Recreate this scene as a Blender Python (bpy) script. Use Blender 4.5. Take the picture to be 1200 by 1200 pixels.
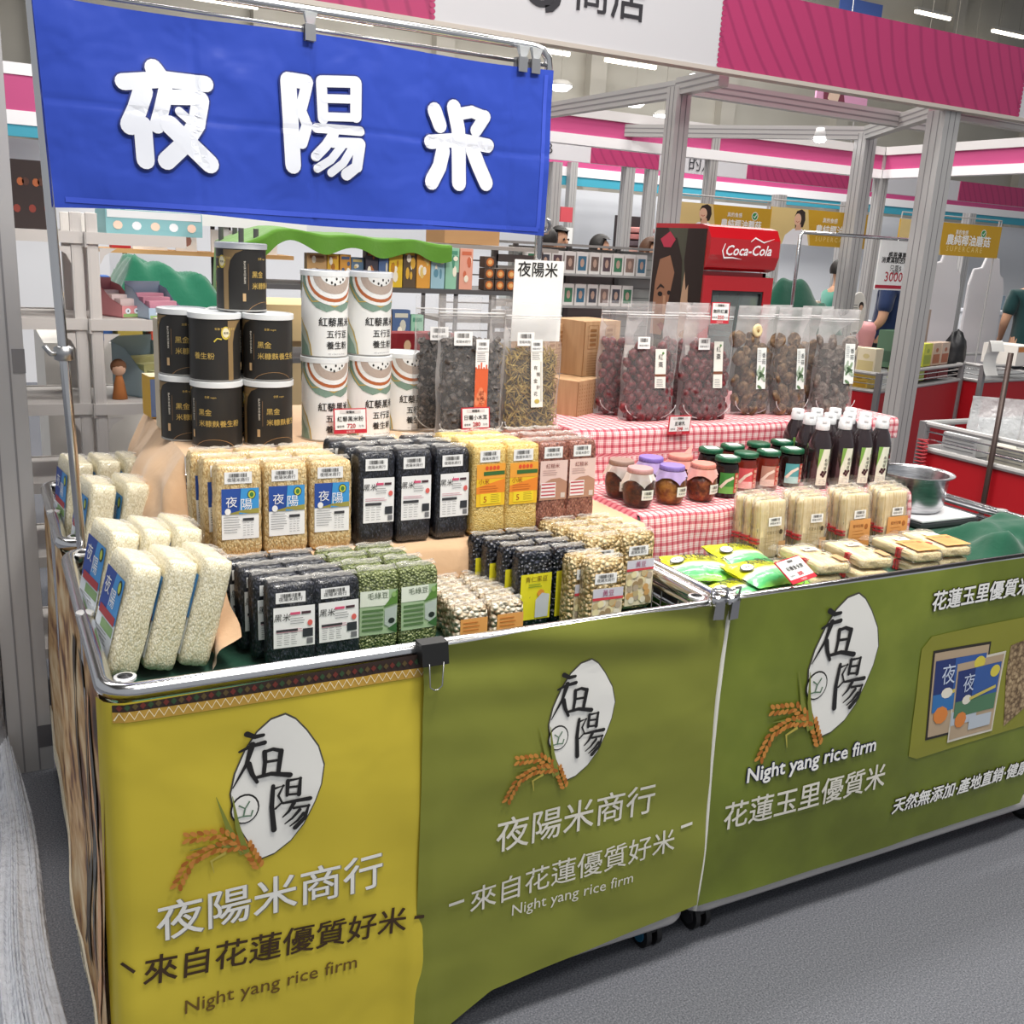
import bpy, bmesh, math, random
from mathutils import Vector, Matrix
random.seed(11)
PI = math.pi
SC = bpy.context.scene
COL = SC.collection
for _o in list(bpy.data.objects):
    bpy.data.objects.remove(_o)

# ------------------------------------------------------------------ camera
cam = bpy.data.cameras.new('camera')
cam.sensor_width = 36.0
cam.lens = 36.0 * 1167.0 / 1200.0
cam.clip_end = 120
camo = bpy.data.objects.new('camera', cam)
COL.objects.link(camo)
# world axes of the camera: right, up, back
RX, RY, RZ = (0.8849, -0.4620, 0.0541), (0.0741, 0.2552, 0.9640), (-0.4592, -0.8490, 0.2601)
camo.matrix_world = Matrix(((RX[0], RY[0], RZ[0], 0), (RX[1], RY[1], RZ[1], 0), (RX[2], RY[2], RZ[2], 1.6), (0, 0, 0, 1)))
SC.camera = camo

# ------------------------------------------------------------------ light
w = bpy.data.worlds.new('hall_air')
SC.world = w
w.use_nodes = True
w.node_tree.nodes['Background'].inputs[0].default_value = (0.93, 0.96, 1.0, 1)
w.node_tree.nodes['Background'].inputs[1].default_value = 0.42
SC.view_settings.view_transform = 'Standard'
SC.view_settings.look = 'None'
SC.view_settings.gamma = 1
SC.view_settings.exposure = 0.0


def lamp(name, loc, sx, sy, watts, col=(1, 0.97, 0.92), aim=None):
    l = bpy.data.lights.new(name, 'AREA')
    l.shape = 'RECTANGLE'; l.size = sx; l.size_y = sy; l.energy = watts; l.color = col
    o = bpy.data.objects.new(name, l)
    o.location = loc
    if aim is not None:
        o.rotation_euler = (Vector(aim) - Vector(loc)).to_track_quat('-Z', 'Y').to_euler()
    COL.objects.link(o)
    return o


lamp('hall_and_fill_lamp', (0.8, 0.6, 6.4), 3.0, 0.8, 180)
lamp('hall_and_fill_lamp', (1.6, -2.4, 6.2), 3.0, 1.0, 110, aim=(1.4, 1.5, 0.4))  # fill lamp added behind the camera to brighten the cart fronts
lamp('hall_and_fill_lamp', (2.6, 3.2, 6.4), 3.0, 0.8, 190)
lamp('hall_and_fill_lamp', (6.5, 5.6, 6.4), 3.0, 1.0, 240)
lamp('hall_and_fill_lamp', (3.5, 8.5, 6.4), 4.0, 1.0, 320)
lamp('hall_and_fill_lamp', (-1.5, 5.5, 6.4), 3.0, 1.0, 220)
lamp('hall_and_fill_lamp', (9.5, 11.0, 6.4), 5.0, 1.0, 560)
lamp('hall_and_fill_lamp', (7.0, 15.0, 8.2), 6.0, 1.0, 260, aim=(8.0, 20.0, 4.5))  # fill lamp added to brighten the far hall wall
lamp('hall_and_fill_lamp', (15.0, 15.5, 8.2), 6.0, 1.0, 200, aim=(16.0, 20.0, 4.5))  # second added fill, for the far end of that wall
lamp('booth_lamp', (1.0, 0.75, 3.6), 0.35, 0.35, 42, (1, 0.95, 0.87), (0.9, 1.95, 0.95))
lamp('booth_lamp', (2.6, 0.9, 3.6), 0.35, 0.35, 32, (1, 0.95, 0.87), (2.2, 2.0, 0.95))

# ------------------------------------------------------------------ materials
_MC = {}


def lin(h):
    h = h.lstrip('#')
    c = [int(h[i:i + 2], 16) / 255 for i in (0, 2, 4)]
    return tuple(x / 12.92 if x <= 0.04045 else ((x + 0.055) / 1.055) ** 2.4 for x in c) + (1,)


def newmat(name):
    m = bpy.data.materials.new(name)
    m.use_nodes = True
    nt = m.node_tree
    return m, nt, nt.nodes['Principled BSDF']


def M(h, rough=0.5, metal=0.0, spec=0.5, emit=0.0, coat=0.0, trans=0.0):
    k = (h, rough, metal, spec, emit, coat, trans)
    if k in _MC:
        return _MC[k]
    m, nt, b = newmat('paint_' + h.strip('#'))
    c = lin(h)
    b.inputs['Base Color'].default_value = c
    b.inputs['Roughness'].default_value = rough
    b.inputs['Metallic'].default_value = metal
    b.inputs['Specular IOR Level'].default_value = spec
    b.inputs['Coat Weight'].default_value = coat
    b.inputs['Transmission Weight'].default_value = trans
    if emit:
        b.inputs['Emission Color'].default_value = c
        b.inputs['Emission Strength'].default_value = emit
    _MC[k] = m
    return m


def N(nt, t, **kw):
    n = nt.nodes.new(t)
    for k, v in kw.items():
        setattr(n, k, v)
    return n


def coords(nt, scale=(1, 1, 1), rot=(0, 0, 0), kind='Object'):
    tc = N(nt, 'ShaderNodeTexCoord')
    mp = N(nt, 'ShaderNodeMapping')
    mp.inputs['Scale'].default_value = scale
    mp.inputs['Rotation'].default_value = rot
    nt.links.new(tc.outputs[kind], mp.inputs[0])
    return mp.outputs[0]


def ramp(nt, src, stops, interp='LINEAR'):
    r = N(nt, 'ShaderNodeValToRGB')
    r.color_ramp.interpolation = interp
    e = r.color_ramp.elements
    while len(e) < len(stops):
        e.new(0.5)
    for el, (p, h) in zip(e, stops):
        el.position = p
        el.color = lin(h)
    nt.links.new(src, r.inputs[0])
    return r.outputs[0]


def bump(nt, b, src, strength=0.3, dist=0.002):
    n = N(nt, 'ShaderNodeBump')
    n.inputs['Strength'].default_value = strength
    n.inputs['Distance'].default_value = dist
    nt.links.new(src, n.inputs['Height'])
    nt.links.new(n.outputs[0], b.inputs['Normal'])


def grain(name, stops, scale=190, stretch=(1, 1, 0.5), rough=0.35, bmp=0.6, coat=0.5, rnd=True):
    """vacuum-packed grain or beans seen through clear film: one tone per kernel, kernels bumped"""
    m, nt, b = newmat(name)
    v = N(nt, 'ShaderNodeTexVoronoi')
    v.inputs['Scale'].default_value = scale
    nt.links.new(coords(nt, stretch), v.inputs['Vector'])
    sep = N(nt, 'ShaderNodeSeparateColor')
    nt.links.new(v.outputs['Color'], sep.inputs[0])
    mix = N(nt, 'ShaderNodeMath', operation='MULTIPLY_ADD')
    nt.links.new(sep.outputs[0], mix.inputs[0])
    mix.inputs[1].default_value = 0.55
    d = N(nt, 'ShaderNodeMath', operation='MULTIPLY')
    nt.links.new(v.outputs['Distance'], d.inputs[0])
    d.inputs[1].default_value = -0.75
    ad = N(nt, 'ShaderNodeMath', operation='ADD')
    nt.links.new(d.outputs[0], ad.inputs[0])
    ad.inputs[1].default_value = 0.5
    nt.links.new(ad.outputs[0], mix.inputs[2])
    nt.links.new(ramp(nt, mix.outputs[0], stops), b.inputs['Base Color'])
    b.inputs['Roughness'].default_value = rough
    b.inputs['Coat Weight'].default_value = coat
    b.inputs['Coat Roughness'].default_value = 0.12
    inv = N(nt, 'ShaderNodeMath', operation='MULTIPLY')
    inv.inputs[1].default_value = -1
    nt.links.new(v.outputs['Distance'], inv.inputs[0])
    bump(nt, b, inv.outputs[0], bmp, 1.2 / scale)
    return m


def noisy(name, stops, scale=8, detail=4, rough=0.6, metal=0, bmp=0.0, bdist=0.004, stretch=(1, 1, 1), spec=0.4, kind='Object'):
    m, nt, b = newmat(name)
    n = N(nt, 'ShaderNodeTexNoise')
    n.inputs['Scale'].default_value = scale
    n.inputs['Detail'].default_value = detail
    nt.links.new(coords(nt, stretch, kind=kind), n.inputs['Vector'])
    nt.links.new(ramp(nt, n.outputs['Fac'], stops), b.inputs['Base Color'])
    b.inputs['Roughness'].default_value = rough
    b.inputs['Metallic'].default_value = metal
    b.inputs['Specular IOR Level'].default_value = spec
    if bmp:
        bump(nt, b, n.outputs['Fac'], bmp, bdist)
    return m


def film(name, haze=0.14, tint='#f4f4f6', gloss=0.5, rough=0.12, bmp=0.5, scale=14):
    """clear plastic film: mostly see-through, a little milky, glossy at glancing angles"""
    m, nt, b = newmat(name)
    out = nt.nodes['Material Output']
    b.inputs['Base Color'].default_value = lin(tint)
    b.inputs['Roughness'].default_value = rough
    b.inputs['Specular IOR Level'].default_value = gloss
    n = N(nt, 'ShaderNodeTexNoise')
    n.inputs['Scale'].default_value = scale
    n.inputs['Detail'].default_value = 3
    nt.links.new(coords(nt), n.inputs['Vector'])
    bump(nt, b, n.outputs['Fac'], bmp, 0.02)
    t = N(nt, 'ShaderNodeBsdfTransparent')
    fr = N(nt, 'ShaderNodeLayerWeight')
    fr.inputs['Blend'].default_value = 0.35
    ma = N(nt, 'ShaderNodeMath', operation='MULTIPLY_ADD')
    nt.links.new(fr.outputs['Fresnel'], ma.inputs[0])
    ma.inputs[1].default_value = 0.45
    ma.inputs[2].default_value = haze
    mx = N(nt, 'ShaderNodeMixShader')
    nt.links.new(ma.outputs[0], mx.inputs[0])
    nt.links.new(t.outputs[0], mx.inputs[1])
    nt.links.new(b.outputs[0], mx.inputs[2])
    nt.links.new(mx.outputs[0], out.inputs[0])
    return m


def cloth(name, h, fine=900, rough=0.85, sheen=0.3, wr=0.35, sc=22):
    m, nt, b = newmat(name)
    b.inputs['Base Color'].default_value = lin(h)
    b.inputs['Roughness'].default_value = rough
    b.inputs['Sheen Weight'].default_value = sheen
    b.inputs['Specular IOR Level'].default_value = 0.25
    n = N(nt, 'ShaderNodeTexNoise')
    n.inputs['Scale'].default_value = sc
    n.inputs['Detail'].default_value = 5 if sc > 10 else 2.2
    n.inputs['Distortion'].default_value = 0.25
    nt.links.new(coords(nt), n.inputs['Vector'])
    bump(nt, b, n.outputs['Fac'], wr, 0.18 / sc)
    return m


CHROME = M('#d8d8da', 0.18, 1.0)
STEEL = M('#b4b4b6', 0.32, 1.0)
ALU = M('#b9b7b6', 0.42, 0.3)
ALUD = M('#8b898b', 0.5, 0.3)
WHITE = M('#f2f2f0', 0.5)
BLACK = M('#141414', 0.5)
INK = M('#22201f', 0.6)
FILM = film('clear_film')
FILM2 = film('pouch_film', 0.075, '#f6f3f3', 0.65, 0.1, 0.8, 13)
WRAP = film('thin_wrap', 0.12, '#f7f4ee', 0.6, 0.08, 0.8, 30)  # extra milkiness puts whitish highlights on the pack tops

# ------------------------------------------------------------------ mesh builder
_TX = {}


def text_geo(s, bold=0.0, res=2):
    k = (s, bold, res)
    if k in _TX:
        return _TX[k]
    c = bpy.data.curves.new('lettering', 'FONT')
    c.body = s
    c.resolution_u = res
    o = bpy.data.objects.new('lettering', c)
    COL.objects.link(o)
    dg = bpy.context.evaluated_depsgraph_get()
    me = bpy.data.meshes.new_from_object(o.evaluated_get(dg))
    me.calc_loop_triangles()
    vs = [(v.co.x, v.co.y) for v in me.vertices]
    fs = [tuple(t.vertices) for t in me.loop_triangles]
    bpy.data.objects.remove(o)
    bpy.data.curves.remove(c)
    bpy.data.meshes.remove(me)
    x0 = min((v[0] for v in vs), default=0); x1 = max((v[0] for v in vs), default=1)
    _TX[k] = (vs, fs, x0, x1)
    return _TX[k]


class MB:
    def __init__(self):
        self.v, self.f, self.m, self.mats = [], [], [], []

    def mi(self, mat):
        if mat not in self.mats:
            self.mats.append(mat)
        return self.mats.index(mat)

    def add(self, vs, fs, mat):
        b = len(self.v)
        k = self.mi(mat)
        self.v += [tuple(v) for v in vs]
        self.f += [tuple(i + b for i in f) for f in fs]
        self.m += [k] * len(fs)
        return self

    def box(self, c, s, mat, rot=None):
        hx, hy, hz = s[0] / 2, s[1] / 2, s[2] / 2
        vs = [Vector((x, y, z)) for x in (-hx, hx) for y in (-hy, hy) for z in (-hz, hz)]
        if rot is not None:
            vs = [rot @ v for v in vs]
        c = Vector(c)
        return self.add([v + c for v in vs], [(0, 1, 3, 2), (4, 6, 7, 5), (0, 4, 5, 1), (2, 3, 7, 6), (0, 2, 6, 4), (1, 5, 7, 3)], mat)

    def span(self, a, b, mat):
        return self.box([(p + q) / 2 for p, q in zip(a, b)], [abs(q - p) for p, q in zip(a, b)], mat)

    def rbox(self, s, mat, r=0.008, n=6, c=(0, 0, 0), wob=0.0, seed=0, bulge=0.0):
        """rounded box, base at z=0 below c"""
        hx, hy, hz = s[0] / 2, s[1] / 2, s[2] / 2
        rr = min(r, hx * 0.95, hy * 0.95, hz * 0.95)
        rnd = random.Random(seed)
        idx = {}
        vs, fs = [], []

        def vert(i, j, k):
            key = (i, j, k)
            if key not in idx:
                p = Vector(((2 * i / n - 1) * hx, (2 * j / n - 1) * hy, (2 * k / n - 1) * hz))
                q = Vector((max(-hx + rr, min(hx - rr, p.x)), max(-hy + rr, min(hy - rr, p.y)), max(-hz + rr, min(hz - rr, p.z))))
                d = p - q
                if d.length > 1e-9:
                    p = q + d.normalized() * rr
                if bulge:
                    e = (1 - (p.x / hx) ** 2) * (1 - (p.z / hz) ** 2)
                    p.y *= 1 + bulge * e
                if wob:
                    p += Vector((rnd.uniform(-wob, wob), rnd.uniform(-wob, wob), rnd.uniform(-wob, wob)))
                idx[key] = len(vs)
                vs.append(p + Vector((c[0], c[1], c[2] + hz)))
            return idx[key]
        for a in range(n):
            for b in range(n):
                fs += [(vert(a, b, 0), vert(a, b + 1, 0), vert(a + 1, b + 1, 0), vert(a + 1, b, 0)),
                       (vert(a, b, n), vert(a + 1, b, n), vert(a + 1, b + 1, n), vert(a, b + 1, n)),
                       (vert(a, 0, b), vert(a + 1, 0, b), vert(a + 1, 0, b + 1), vert(a, 0, b + 1)),
                       (vert(a, n, b), vert(a, n, b + 1), vert(a + 1, n, b + 1), vert(a + 1, n, b)),
                       (vert(0, a, b), vert(0, a, b + 1), vert(0, a + 1, b + 1), vert(0, a + 1, b)),
                       (vert(n, a, b), vert(n, a + 1, b), vert(n, a + 1, b + 1), vert(n, a, b + 1))]
        return self.add(vs, fs, mat)

    def tube(self, pts, r, mat, n=8, closed=False, caps=True):
        pts = [Vector(p) for p in pts]
        m = len(pts)
        rs = r if isinstance(r, (list, tuple)) else [r] * m
        ring, up = [], None
        for i, p in enumerate(pts):
            a = pts[i - 1] if (i or closed) else pts[0]
            c = pts[(i + 1) % m] if (i < m - 1 or closed) else pts[-1]
            t = (c - a).normalized()
            if up is None:
                up = t.orthogonal().normalized()
            else:
                up = (up - t * up.dot(t))
                up = up.normalized() if up.length > 1e-6 else t.orthogonal().normalized()
            s = t.cross(up)
            ring.append([p + (up * math.cos(2 * PI * j / n) + s * math.sin(2 * PI * j / n)) * rs[i] for j in range(n)])
        vs = [v for r_ in ring for v in r_]
        fs = []
        for i in range(m if closed else m - 1):
            k = (i + 1) % m
            for j in range(n):
                fs.append((i * n + j, i * n + (j + 1) % n, k * n + (j + 1) % n, k * n + j))
        if caps and not closed:
            fs += [tuple(range(n - 1, -1, -1)), tuple((m - 1) * n + j for j in range(n))]
        return self.add(vs, fs, mat)

    def lathe(self, prof, mat, n=24, c=(0, 0, 0), caps=True):
        vs, fs = [], []
        for r, z in prof:
            for j in range(n):
                a = 2 * PI * j / n
                vs.append((c[0] + r * math.cos(a), c[1] + r * math.sin(a), c[2] + z))
        for i in range(len(prof) - 1):
            for j in range(n):
                k = (j + 1) % n
                fs.append((i * n + j, i * n + k, (i + 1) * n + k, (i + 1) * n + j))
        if caps:
            fs += [tuple(range(n - 1, -1, -1)), tuple((len(prof) - 1) * n + j for j in range(n))]
        return self.add(vs, fs, mat)

    def grid(self, fn, nu, nv, mat, closed_u=False):
        vs = [fn(i / nu, j / nv) for j in range(nv + 1) for i in range(nu if closed_u else nu + 1)]
        w_ = nu if closed_u else nu + 1
        fs = [(j * w_ + i, j * w_ + (i + 1) % w_, (j + 1) * w_ + (i + 1) % w_, (j + 1) * w_ + i) for j in range(nv) for i in range(nu)]
        return self.add(vs, fs, mat)

    def flat(self, poly, fn, mat, cut=None):
        """2-D polygon (convex or simple) laid through fn(x, y); cut = longest edge kept"""
        from mathutils.geometry import tessellate_polygon
        tr = [tuple(t) for t in tessellate_polygon([[Vector((p[0], p[1], 0)) for p in poly]])]
        return self.tris([tuple(p) for p in poly], tr, fn, mat, cut)

    def tris(self, vs, tr, fn, mat, cut=None):
        vs = list(vs)
        if cut:
            todo, out, mid = list(tr), [], {}
            while todo:
                t = todo.pop()
                e = [((vs[t[i]][0] - vs[t[(i + 1) % 3]][0]) ** 2 + (vs[t[i]][1] - vs[t[(i + 1) % 3]][1]) ** 2) for i in range(3)]
                i = e.index(max(e))
                if e[i] <= cut * cut:
                    out.append(t)
                    continue
                a, b, c = t[i], t[(i + 1) % 3], t[(i + 2) % 3]
                k = (min(a, b), max(a, b))
                if k not in mid:
                    mid[k] = len(vs)
                    vs.append(((vs[a][0] + vs[b][0]) / 2, (vs[a][1] + vs[b][1]) / 2))
                m_ = mid[k]
                todo += [(a, m_, c), (m_, b, c)]
            tr = out
        fixed = []
        for t in tr:
            (ax, ay), (bx, by), (cx, cy) = vs[t[0]], vs[t[1]], vs[t[2]]
            if (bx - ax) * (cy - ay) - (by - ay) * (cx - ax) < 0:
                t = (t[0], t[2], t[1])
            fixed.append(t)
        return self.add([fn(x, y) for x, y in vs], fixed, mat)

    def text(self, s, x, y, size, mat, fn, al='c', bold=0.0, sx=1.0, shear=0.0, rot=0.0, cut=None, res=2):
        vs, fs, x0, x1 = text_geo(s, 0.0, res)
        ox = {'c': (x0 + x1) / 2, 'l': x0, 'r': x1}[al]
        ca, sa = math.cos(rot), math.sin(rot)
        k = 0 if bold <= 0 else 4 if bold < 0.016 else 6 if bold < 0.03 else 12
        for i in range(max(1, k)):
            bx, by = (bold * math.cos(2 * PI * (i + 0.5) / k), bold * math.sin(2 * PI * (i + 0.5) / k)) if k else (0, 0)
            out = []
            for a, b in vs:
                a, b = (a - ox + bx) * size * sx + (b + by) * size * shear, (b + by) * size
                out.append((x + a * ca - b * sa, y + a * sa + b * ca))
            b0 = len(self.v)
            self.tris(out, fs, fn, mat, cut)
            if i and len(self.v) > b0 + 2:
                fc = self.f[-1]
                A, B, C_ = (Vector(self.v[j]) for j in fc[:3])
                nn = (B - A).cross(C_ - A)
                nn = nn.normalized() * (0.00011 * i) if nn.length else nn
                self.v[b0:] = [(p[0] + nn.x, p[1] + nn.y, p[2] + nn.z) for p in self.v[b0:]]
        return self

    def cap(self, pts, wd, mat, fn, cut=None):
        """round-ended brush stroke"""
        self.stroke(pts, wd, mat, fn, cut)
        for p in pts:
            self.disc(p[0], p[1], wd / 2, wd / 2, mat, fn, 14, cut)
        return self

    def disc(self, x, y, rx, ry, mat, fn, n=20, cut=None):
        return self.flat([(x + rx * math.cos(2 * PI * i / n), y + ry * math.sin(2 * PI * i / n)) for i in range(n)], fn, mat, cut)

    def rect(self, x0, y0, x1, y1, mat, fn, cut=None):
        return self.flat([(x0, y0), (x1, y0), (x1, y1), (x0, y1)], fn, mat, cut)

    def stroke(self, pts, wd, mat, fn, cut=None):
        """brush line of the given widths through 2-D points"""
        n = len(pts)
        ws = wd if isinstance(wd, (list, tuple)) else [wd] * n
        L, R_ = [], []
        for i, p in enumerate(pts):
            a, b = pts[max(0, i - 1)], pts[min(n - 1, i + 1)]
            d = Vector((b[0] - a[0], b[1] - a[1]))
            d = d.normalized() if d.length else Vector((1, 0))
            L.append((p[0] - d.y * ws[i] / 2, p[1] + d.x * ws[i] / 2))
            R_.append((p[0] + d.y * ws[i] / 2, p[1] - d.x * ws[i] / 2))
        vs = L + R_
        tr = []
        for i in range(n - 1):
            tr += [(i, n + i, n + i + 1), (i, n + i + 1, i + 1)]
        return self.tris(vs, tr, fn, mat, cut)

    def mesh(self, name, smooth=False, angle=None):
        me = bpy.data.meshes.new(name)
        me.from_pydata(self.v, [], self.f)
        for m in self.mats:
            me.materials.append(m)
        me.polygons.foreach_set('material_index', self.m)
        if smooth:
            me.polygons.foreach_set('use_smooth', [True] * len(self.f))
        me.update()
        if smooth and angle:
            me.set_sharp_from_angle(angle=math.radians(angle))
        return me

    def build(self, name, parent=None, smooth=False, loc=None, rz=0, angle=None):
        o = bpy.data.objects.new(name, self.mesh(name, smooth, angle))
        COL.objects.link(o)
        if loc is not None:
            o.location = loc
        if rz:
            o.rotation_euler.z = rz
        if parent is not None:
            o.parent = parent
        return o


def tag(o, label=None, cat=None, group=None, kind=None):
    for k, v in (('label', label), ('category', cat), ('group', group), ('kind', kind)):
        if v:
            o[k] = v
    return o


def thing(name, label, cat, loc=(0, 0, 0), rz=0, group=None):
    o = bpy.data.objects.new(name, None)
    o.empty_display_size = 0.02
    COL.objects.link(o)
    o.location = loc
    o.rotation_euler.z = rz
    return tag(o, label, cat, group)


def child(mesh, name, parent, loc=(0, 0, 0), rot=(0, 0, 0), scale=None, label=None):
    o = bpy.data.objects.new(name, mesh)
    COL.objects.link(o)
    o.parent = parent
    o.location = loc
    o.rotation_euler = rot
    if scale is not None:
        o.scale = (scale,) * 3 if isinstance(scale, (int, float)) else scale
    if label:
        o['label'] = label
    return o


def kids(o):
    return [c for c in bpy.data.objects if c.parent is o]


def dup(root, loc, rz=None, label=None, rot=None, scale=None):
    r = root.copy()
    COL.objects.link(r)
    r.location = loc
    if rz is not None:
        r.rotation_euler.z = rz
    if rot is not None:
        r.rotation_euler = rot
    if scale is not None:
        r.scale = scale
    if label:
        r['label'] = label
    for ch in kids(root):
        c = ch.copy(); COL.objects.link(c); c.parent = r
        for g in kids(ch):
            d = g.copy(); COL.objects.link(d); d.parent = c
    return r


def struct(mb, name, smooth=False):
    return tag(mb.build(name, smooth=smooth), kind='structure')


def face(y=0.0, eps=0.0):
    """2-D (x, z) onto a plane that faces -Y"""
    return lambda a, b: Vector((a, y - eps, b))


def frame(o, ux, uy, eps=0.0):
    o, ux, uy = Vector(o), Vector(ux).normalized(), Vector(uy).normalized()
    n = ux.cross(uy)
    return lambda a, b, e=eps: o + ux * a + uy * b + n * e


_R = Matrix((RX, RY, RZ)).transposed()


def at(px, py, Y=None, X=None, Z=None):
    """where the sight line through a photo pixel meets the plane y=Y (or x=X, z=Z)"""
    d = _R @ Vector(((px - 600) / 1167.0, -(py - 600) / 1167.0, -1))
    t = Y / d.y if Y is not None else X / d.x if X is not None else (Z - 1.6) / d.z
    return Vector((0, 0, 1.6)) + d * t


def nz(*a):
    from mathutils import noise
    return noise.noise(Vector(a))


ORD = ['first', 'second', 'third', 'fourth', 'fifth', 'sixth', 'seventh', 'eighth', 'ninth', 'tenth', 'eleventh', 'twelfth']
# ================================================================== setting
CARPET = noisy('carpet', [(0.3, '#4f5158'), (0.5, '#696b72'), (0.72, '#878990')], 240, 4, 0.95, bmp=0.18, bdist=0.003)
f = MB()
f.span((-8, -3, -0.1), (32, 21, 0), CARPET)
struct(f, 'floor')
HALLWALL = noisy('hall_wall_paint', [(0.3, '#c4bfb4'), (0.7, '#d2cec4')], 0.6, 2, 0.9)
f = MB()
f.span((-8, 20, 0), (32, 20.3, 9), HALLWALL)
for i in range(10):
    f.span((-6 + i * 3.6, 19.75, 0), (-5.6 + i * 3.6, 20, 9), M('#cfcac0', 0.9))
struct(f, 'wall_back')
f = MB()
f.span((-8, -3, 9), (32, 20.3, 9.2), M('#4c4844', 0.9))
struct(f, 'ceiling')
# roof trusses of the hall
for i, (y, z) in enumerate(((12.5, 7.9), (15.0, 7.9), (17.5, 7.9))):
    f = MB()
    f.tube([(-8, y, z), (32, y, z)], 0.09, M('#6b645c', 0.8), 6)
    f.tube([(-8, y, z + 1.0), (32, y, z + 1.0)], 0.09, M('#6b645c', 0.8), 6)
    for k in range(20):
        f.tube([(-8 + k * 2, y, z), (-7 + k * 2, y, z + 1.0), (-6 + k * 2, y, z)], 0.05, M('#6b645c', 0.8), 5)
    struct(f, 'trim_%d' % (i + 1))
# service beam below which the tube lights hang, in front of the far wall
for i, (za, yy) in enumerate(((5.62, 18.0), (5.45, 16.5))):
    f = MB()
    f.span((-8, yy - 0.06, za), (32, yy + 0.06, za + 0.14), M('#9b9082', 0.9))
    struct(f, 'trim_%d' % (i + 4))

def hang(t):
    for c in kids(t):
        if c.name.startswith('hanger'):
            c.location.z = 0.1
            c.scale.z = 9.0 - t.location.z - 0.1


tube0 = thing('tube_light', 'white tube light above the blue banner, next to its middle clip', 'light')
f = MB(); f.span((-0.62, -0.06, 0.05), (0.62, 0.06, 0.12), M('#d8d4cc', 0.6)); f.build('housing', tube0)
f = MB(); f.tube([(-0.6, 0, 0.02), (0.6, 0, 0.02)], 0.045, M('#fff6e2', 0.4, emit=5.0), 8); f.build('tube', tube0)
f = MB()
for s in (-0.4, 0.4):
    f.tube([(s, 0, 0.0), (s, 0, 1.0)], 0.006, M('#a8a298', 0.7), 5)
f.build('hanger', tube0)
TUBES = [(398, 23, 18, None), (522, 42, 18, 'white tube light over the banner pole, second from the blue banner clip'),
         (635, 60, 18, 'white tube light just behind the rounded corner of the banner frame'),
         (739, 76, 18, 'white tube light under the white fascia with black characters'),
         (1093, 19, 19, 'large tube light in the dark roof above the pink wavy fascia'),
         (1181, 41, 19, 'tube light in the dark roof by the end of the pink fascia'),
         (1141, 142, 18, 'tube light seen below the far end of the pink fascia'),
         (258, 3, 18, 'tube light at the top edge over the blue banner'),
         (1092, 122, 16.5, 'tube light between pink fascia and grey booth frame')]
for i, (px, py, Y, lb) in enumerate(TUBES):
    p = at(px, py, Y=Y)
    if i == 0:
        tube0.location = p; hang(tube0)
    else:
        hang(dup(tube0, p, label=lb))
spot0 = thing('round_hall_light', 'round white hall light beside the top corner of the blue banner', 'light')
f = MB(); f.lathe([(0.02, 0.1), (0.12, 0.09), (0.2, 0.03), (0.21, 0.0)], M('#c9c6c0', 0.5), 18); f.build('shade', spot0, smooth=True)
f = MB(); f.lathe([(0.001, -0.09), (0.12, -0.075), (0.2, 0.0)], M('#ffffff', 0.4, emit=7.0), 18); f.build('lens', spot0)
f = MB(); f.tube([(0, 0, 0.0), (0, 0, 1.0)], 0.008, M('#a8a298', 0.7), 5); f.build('hanger', spot0)
for i, (px, py, Y, lb) in enumerate([(657, 101, 16, None), (744, 120, 16, 'round white hall light left of the grey booth post, above the pink band'),
                                     (778, 136, 16, 'round hall light touching the side of the grey booth post'),
                                     (820, 88, 17, 'round hall light just under the white fascia near the pink panel')]):
    p = at(px, py, Y=Y)
    if i == 0:
        spot0.location = p; hang(spot0)
    else:
        hang(dup(spot0, p, label=lb))
lf = thing('flood_light', 'bright flood light hanging from the grey booth frame', 'light', at(961, 161, Y=10.35 / (at(961, 161, Y=1).x + 0.821)))
f = MB(); f.lathe([(0.02, 0.07), (0.045, 0.06), (0.055, 0)], M('#e6e6e6', 0.4), 16); f.build('head', lf, smooth=True)
f = MB(); f.lathe([(0.001, -0.04), (0.035, -0.032), (0.054, 0.0)], M('#ffffff', 0.3, emit=14.0), 16); f.build('lens', lf)
f = MB(); f.tube([(0, 0, 0.06), (0, 0, 2.47 - lf.location.z)], 0.008, ALU, 6); f.build('arm', lf)

# ------------------------------------------------------------------ booth frame


def post(name, x, y, z0, z1, label, w_=0.1, parent=None):
    """square extruded aluminium post with two grooves on every face"""
    f = MB()
    h = w_ / 2
    f.span((-h, -h, 0), (h, h, z1 - z0), ALU)
    for s in (-0.36, 0.36):
        for a in (0, 1):
            for sd in (-1, 1):
                c = [0, 0, (z1 - z0) / 2]
                c[a] = sd * h
                c[1 - a] = s * h
                sz = [0, 0, z1 - z0 - 0.004]
                sz[a] = 0.003
                sz[1 - a] = 0.005
                f.box(c, sz, ALUD)
    o = f.build(name, loc=(x, y, z0))
    return tag(o, label, 'post')


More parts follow.
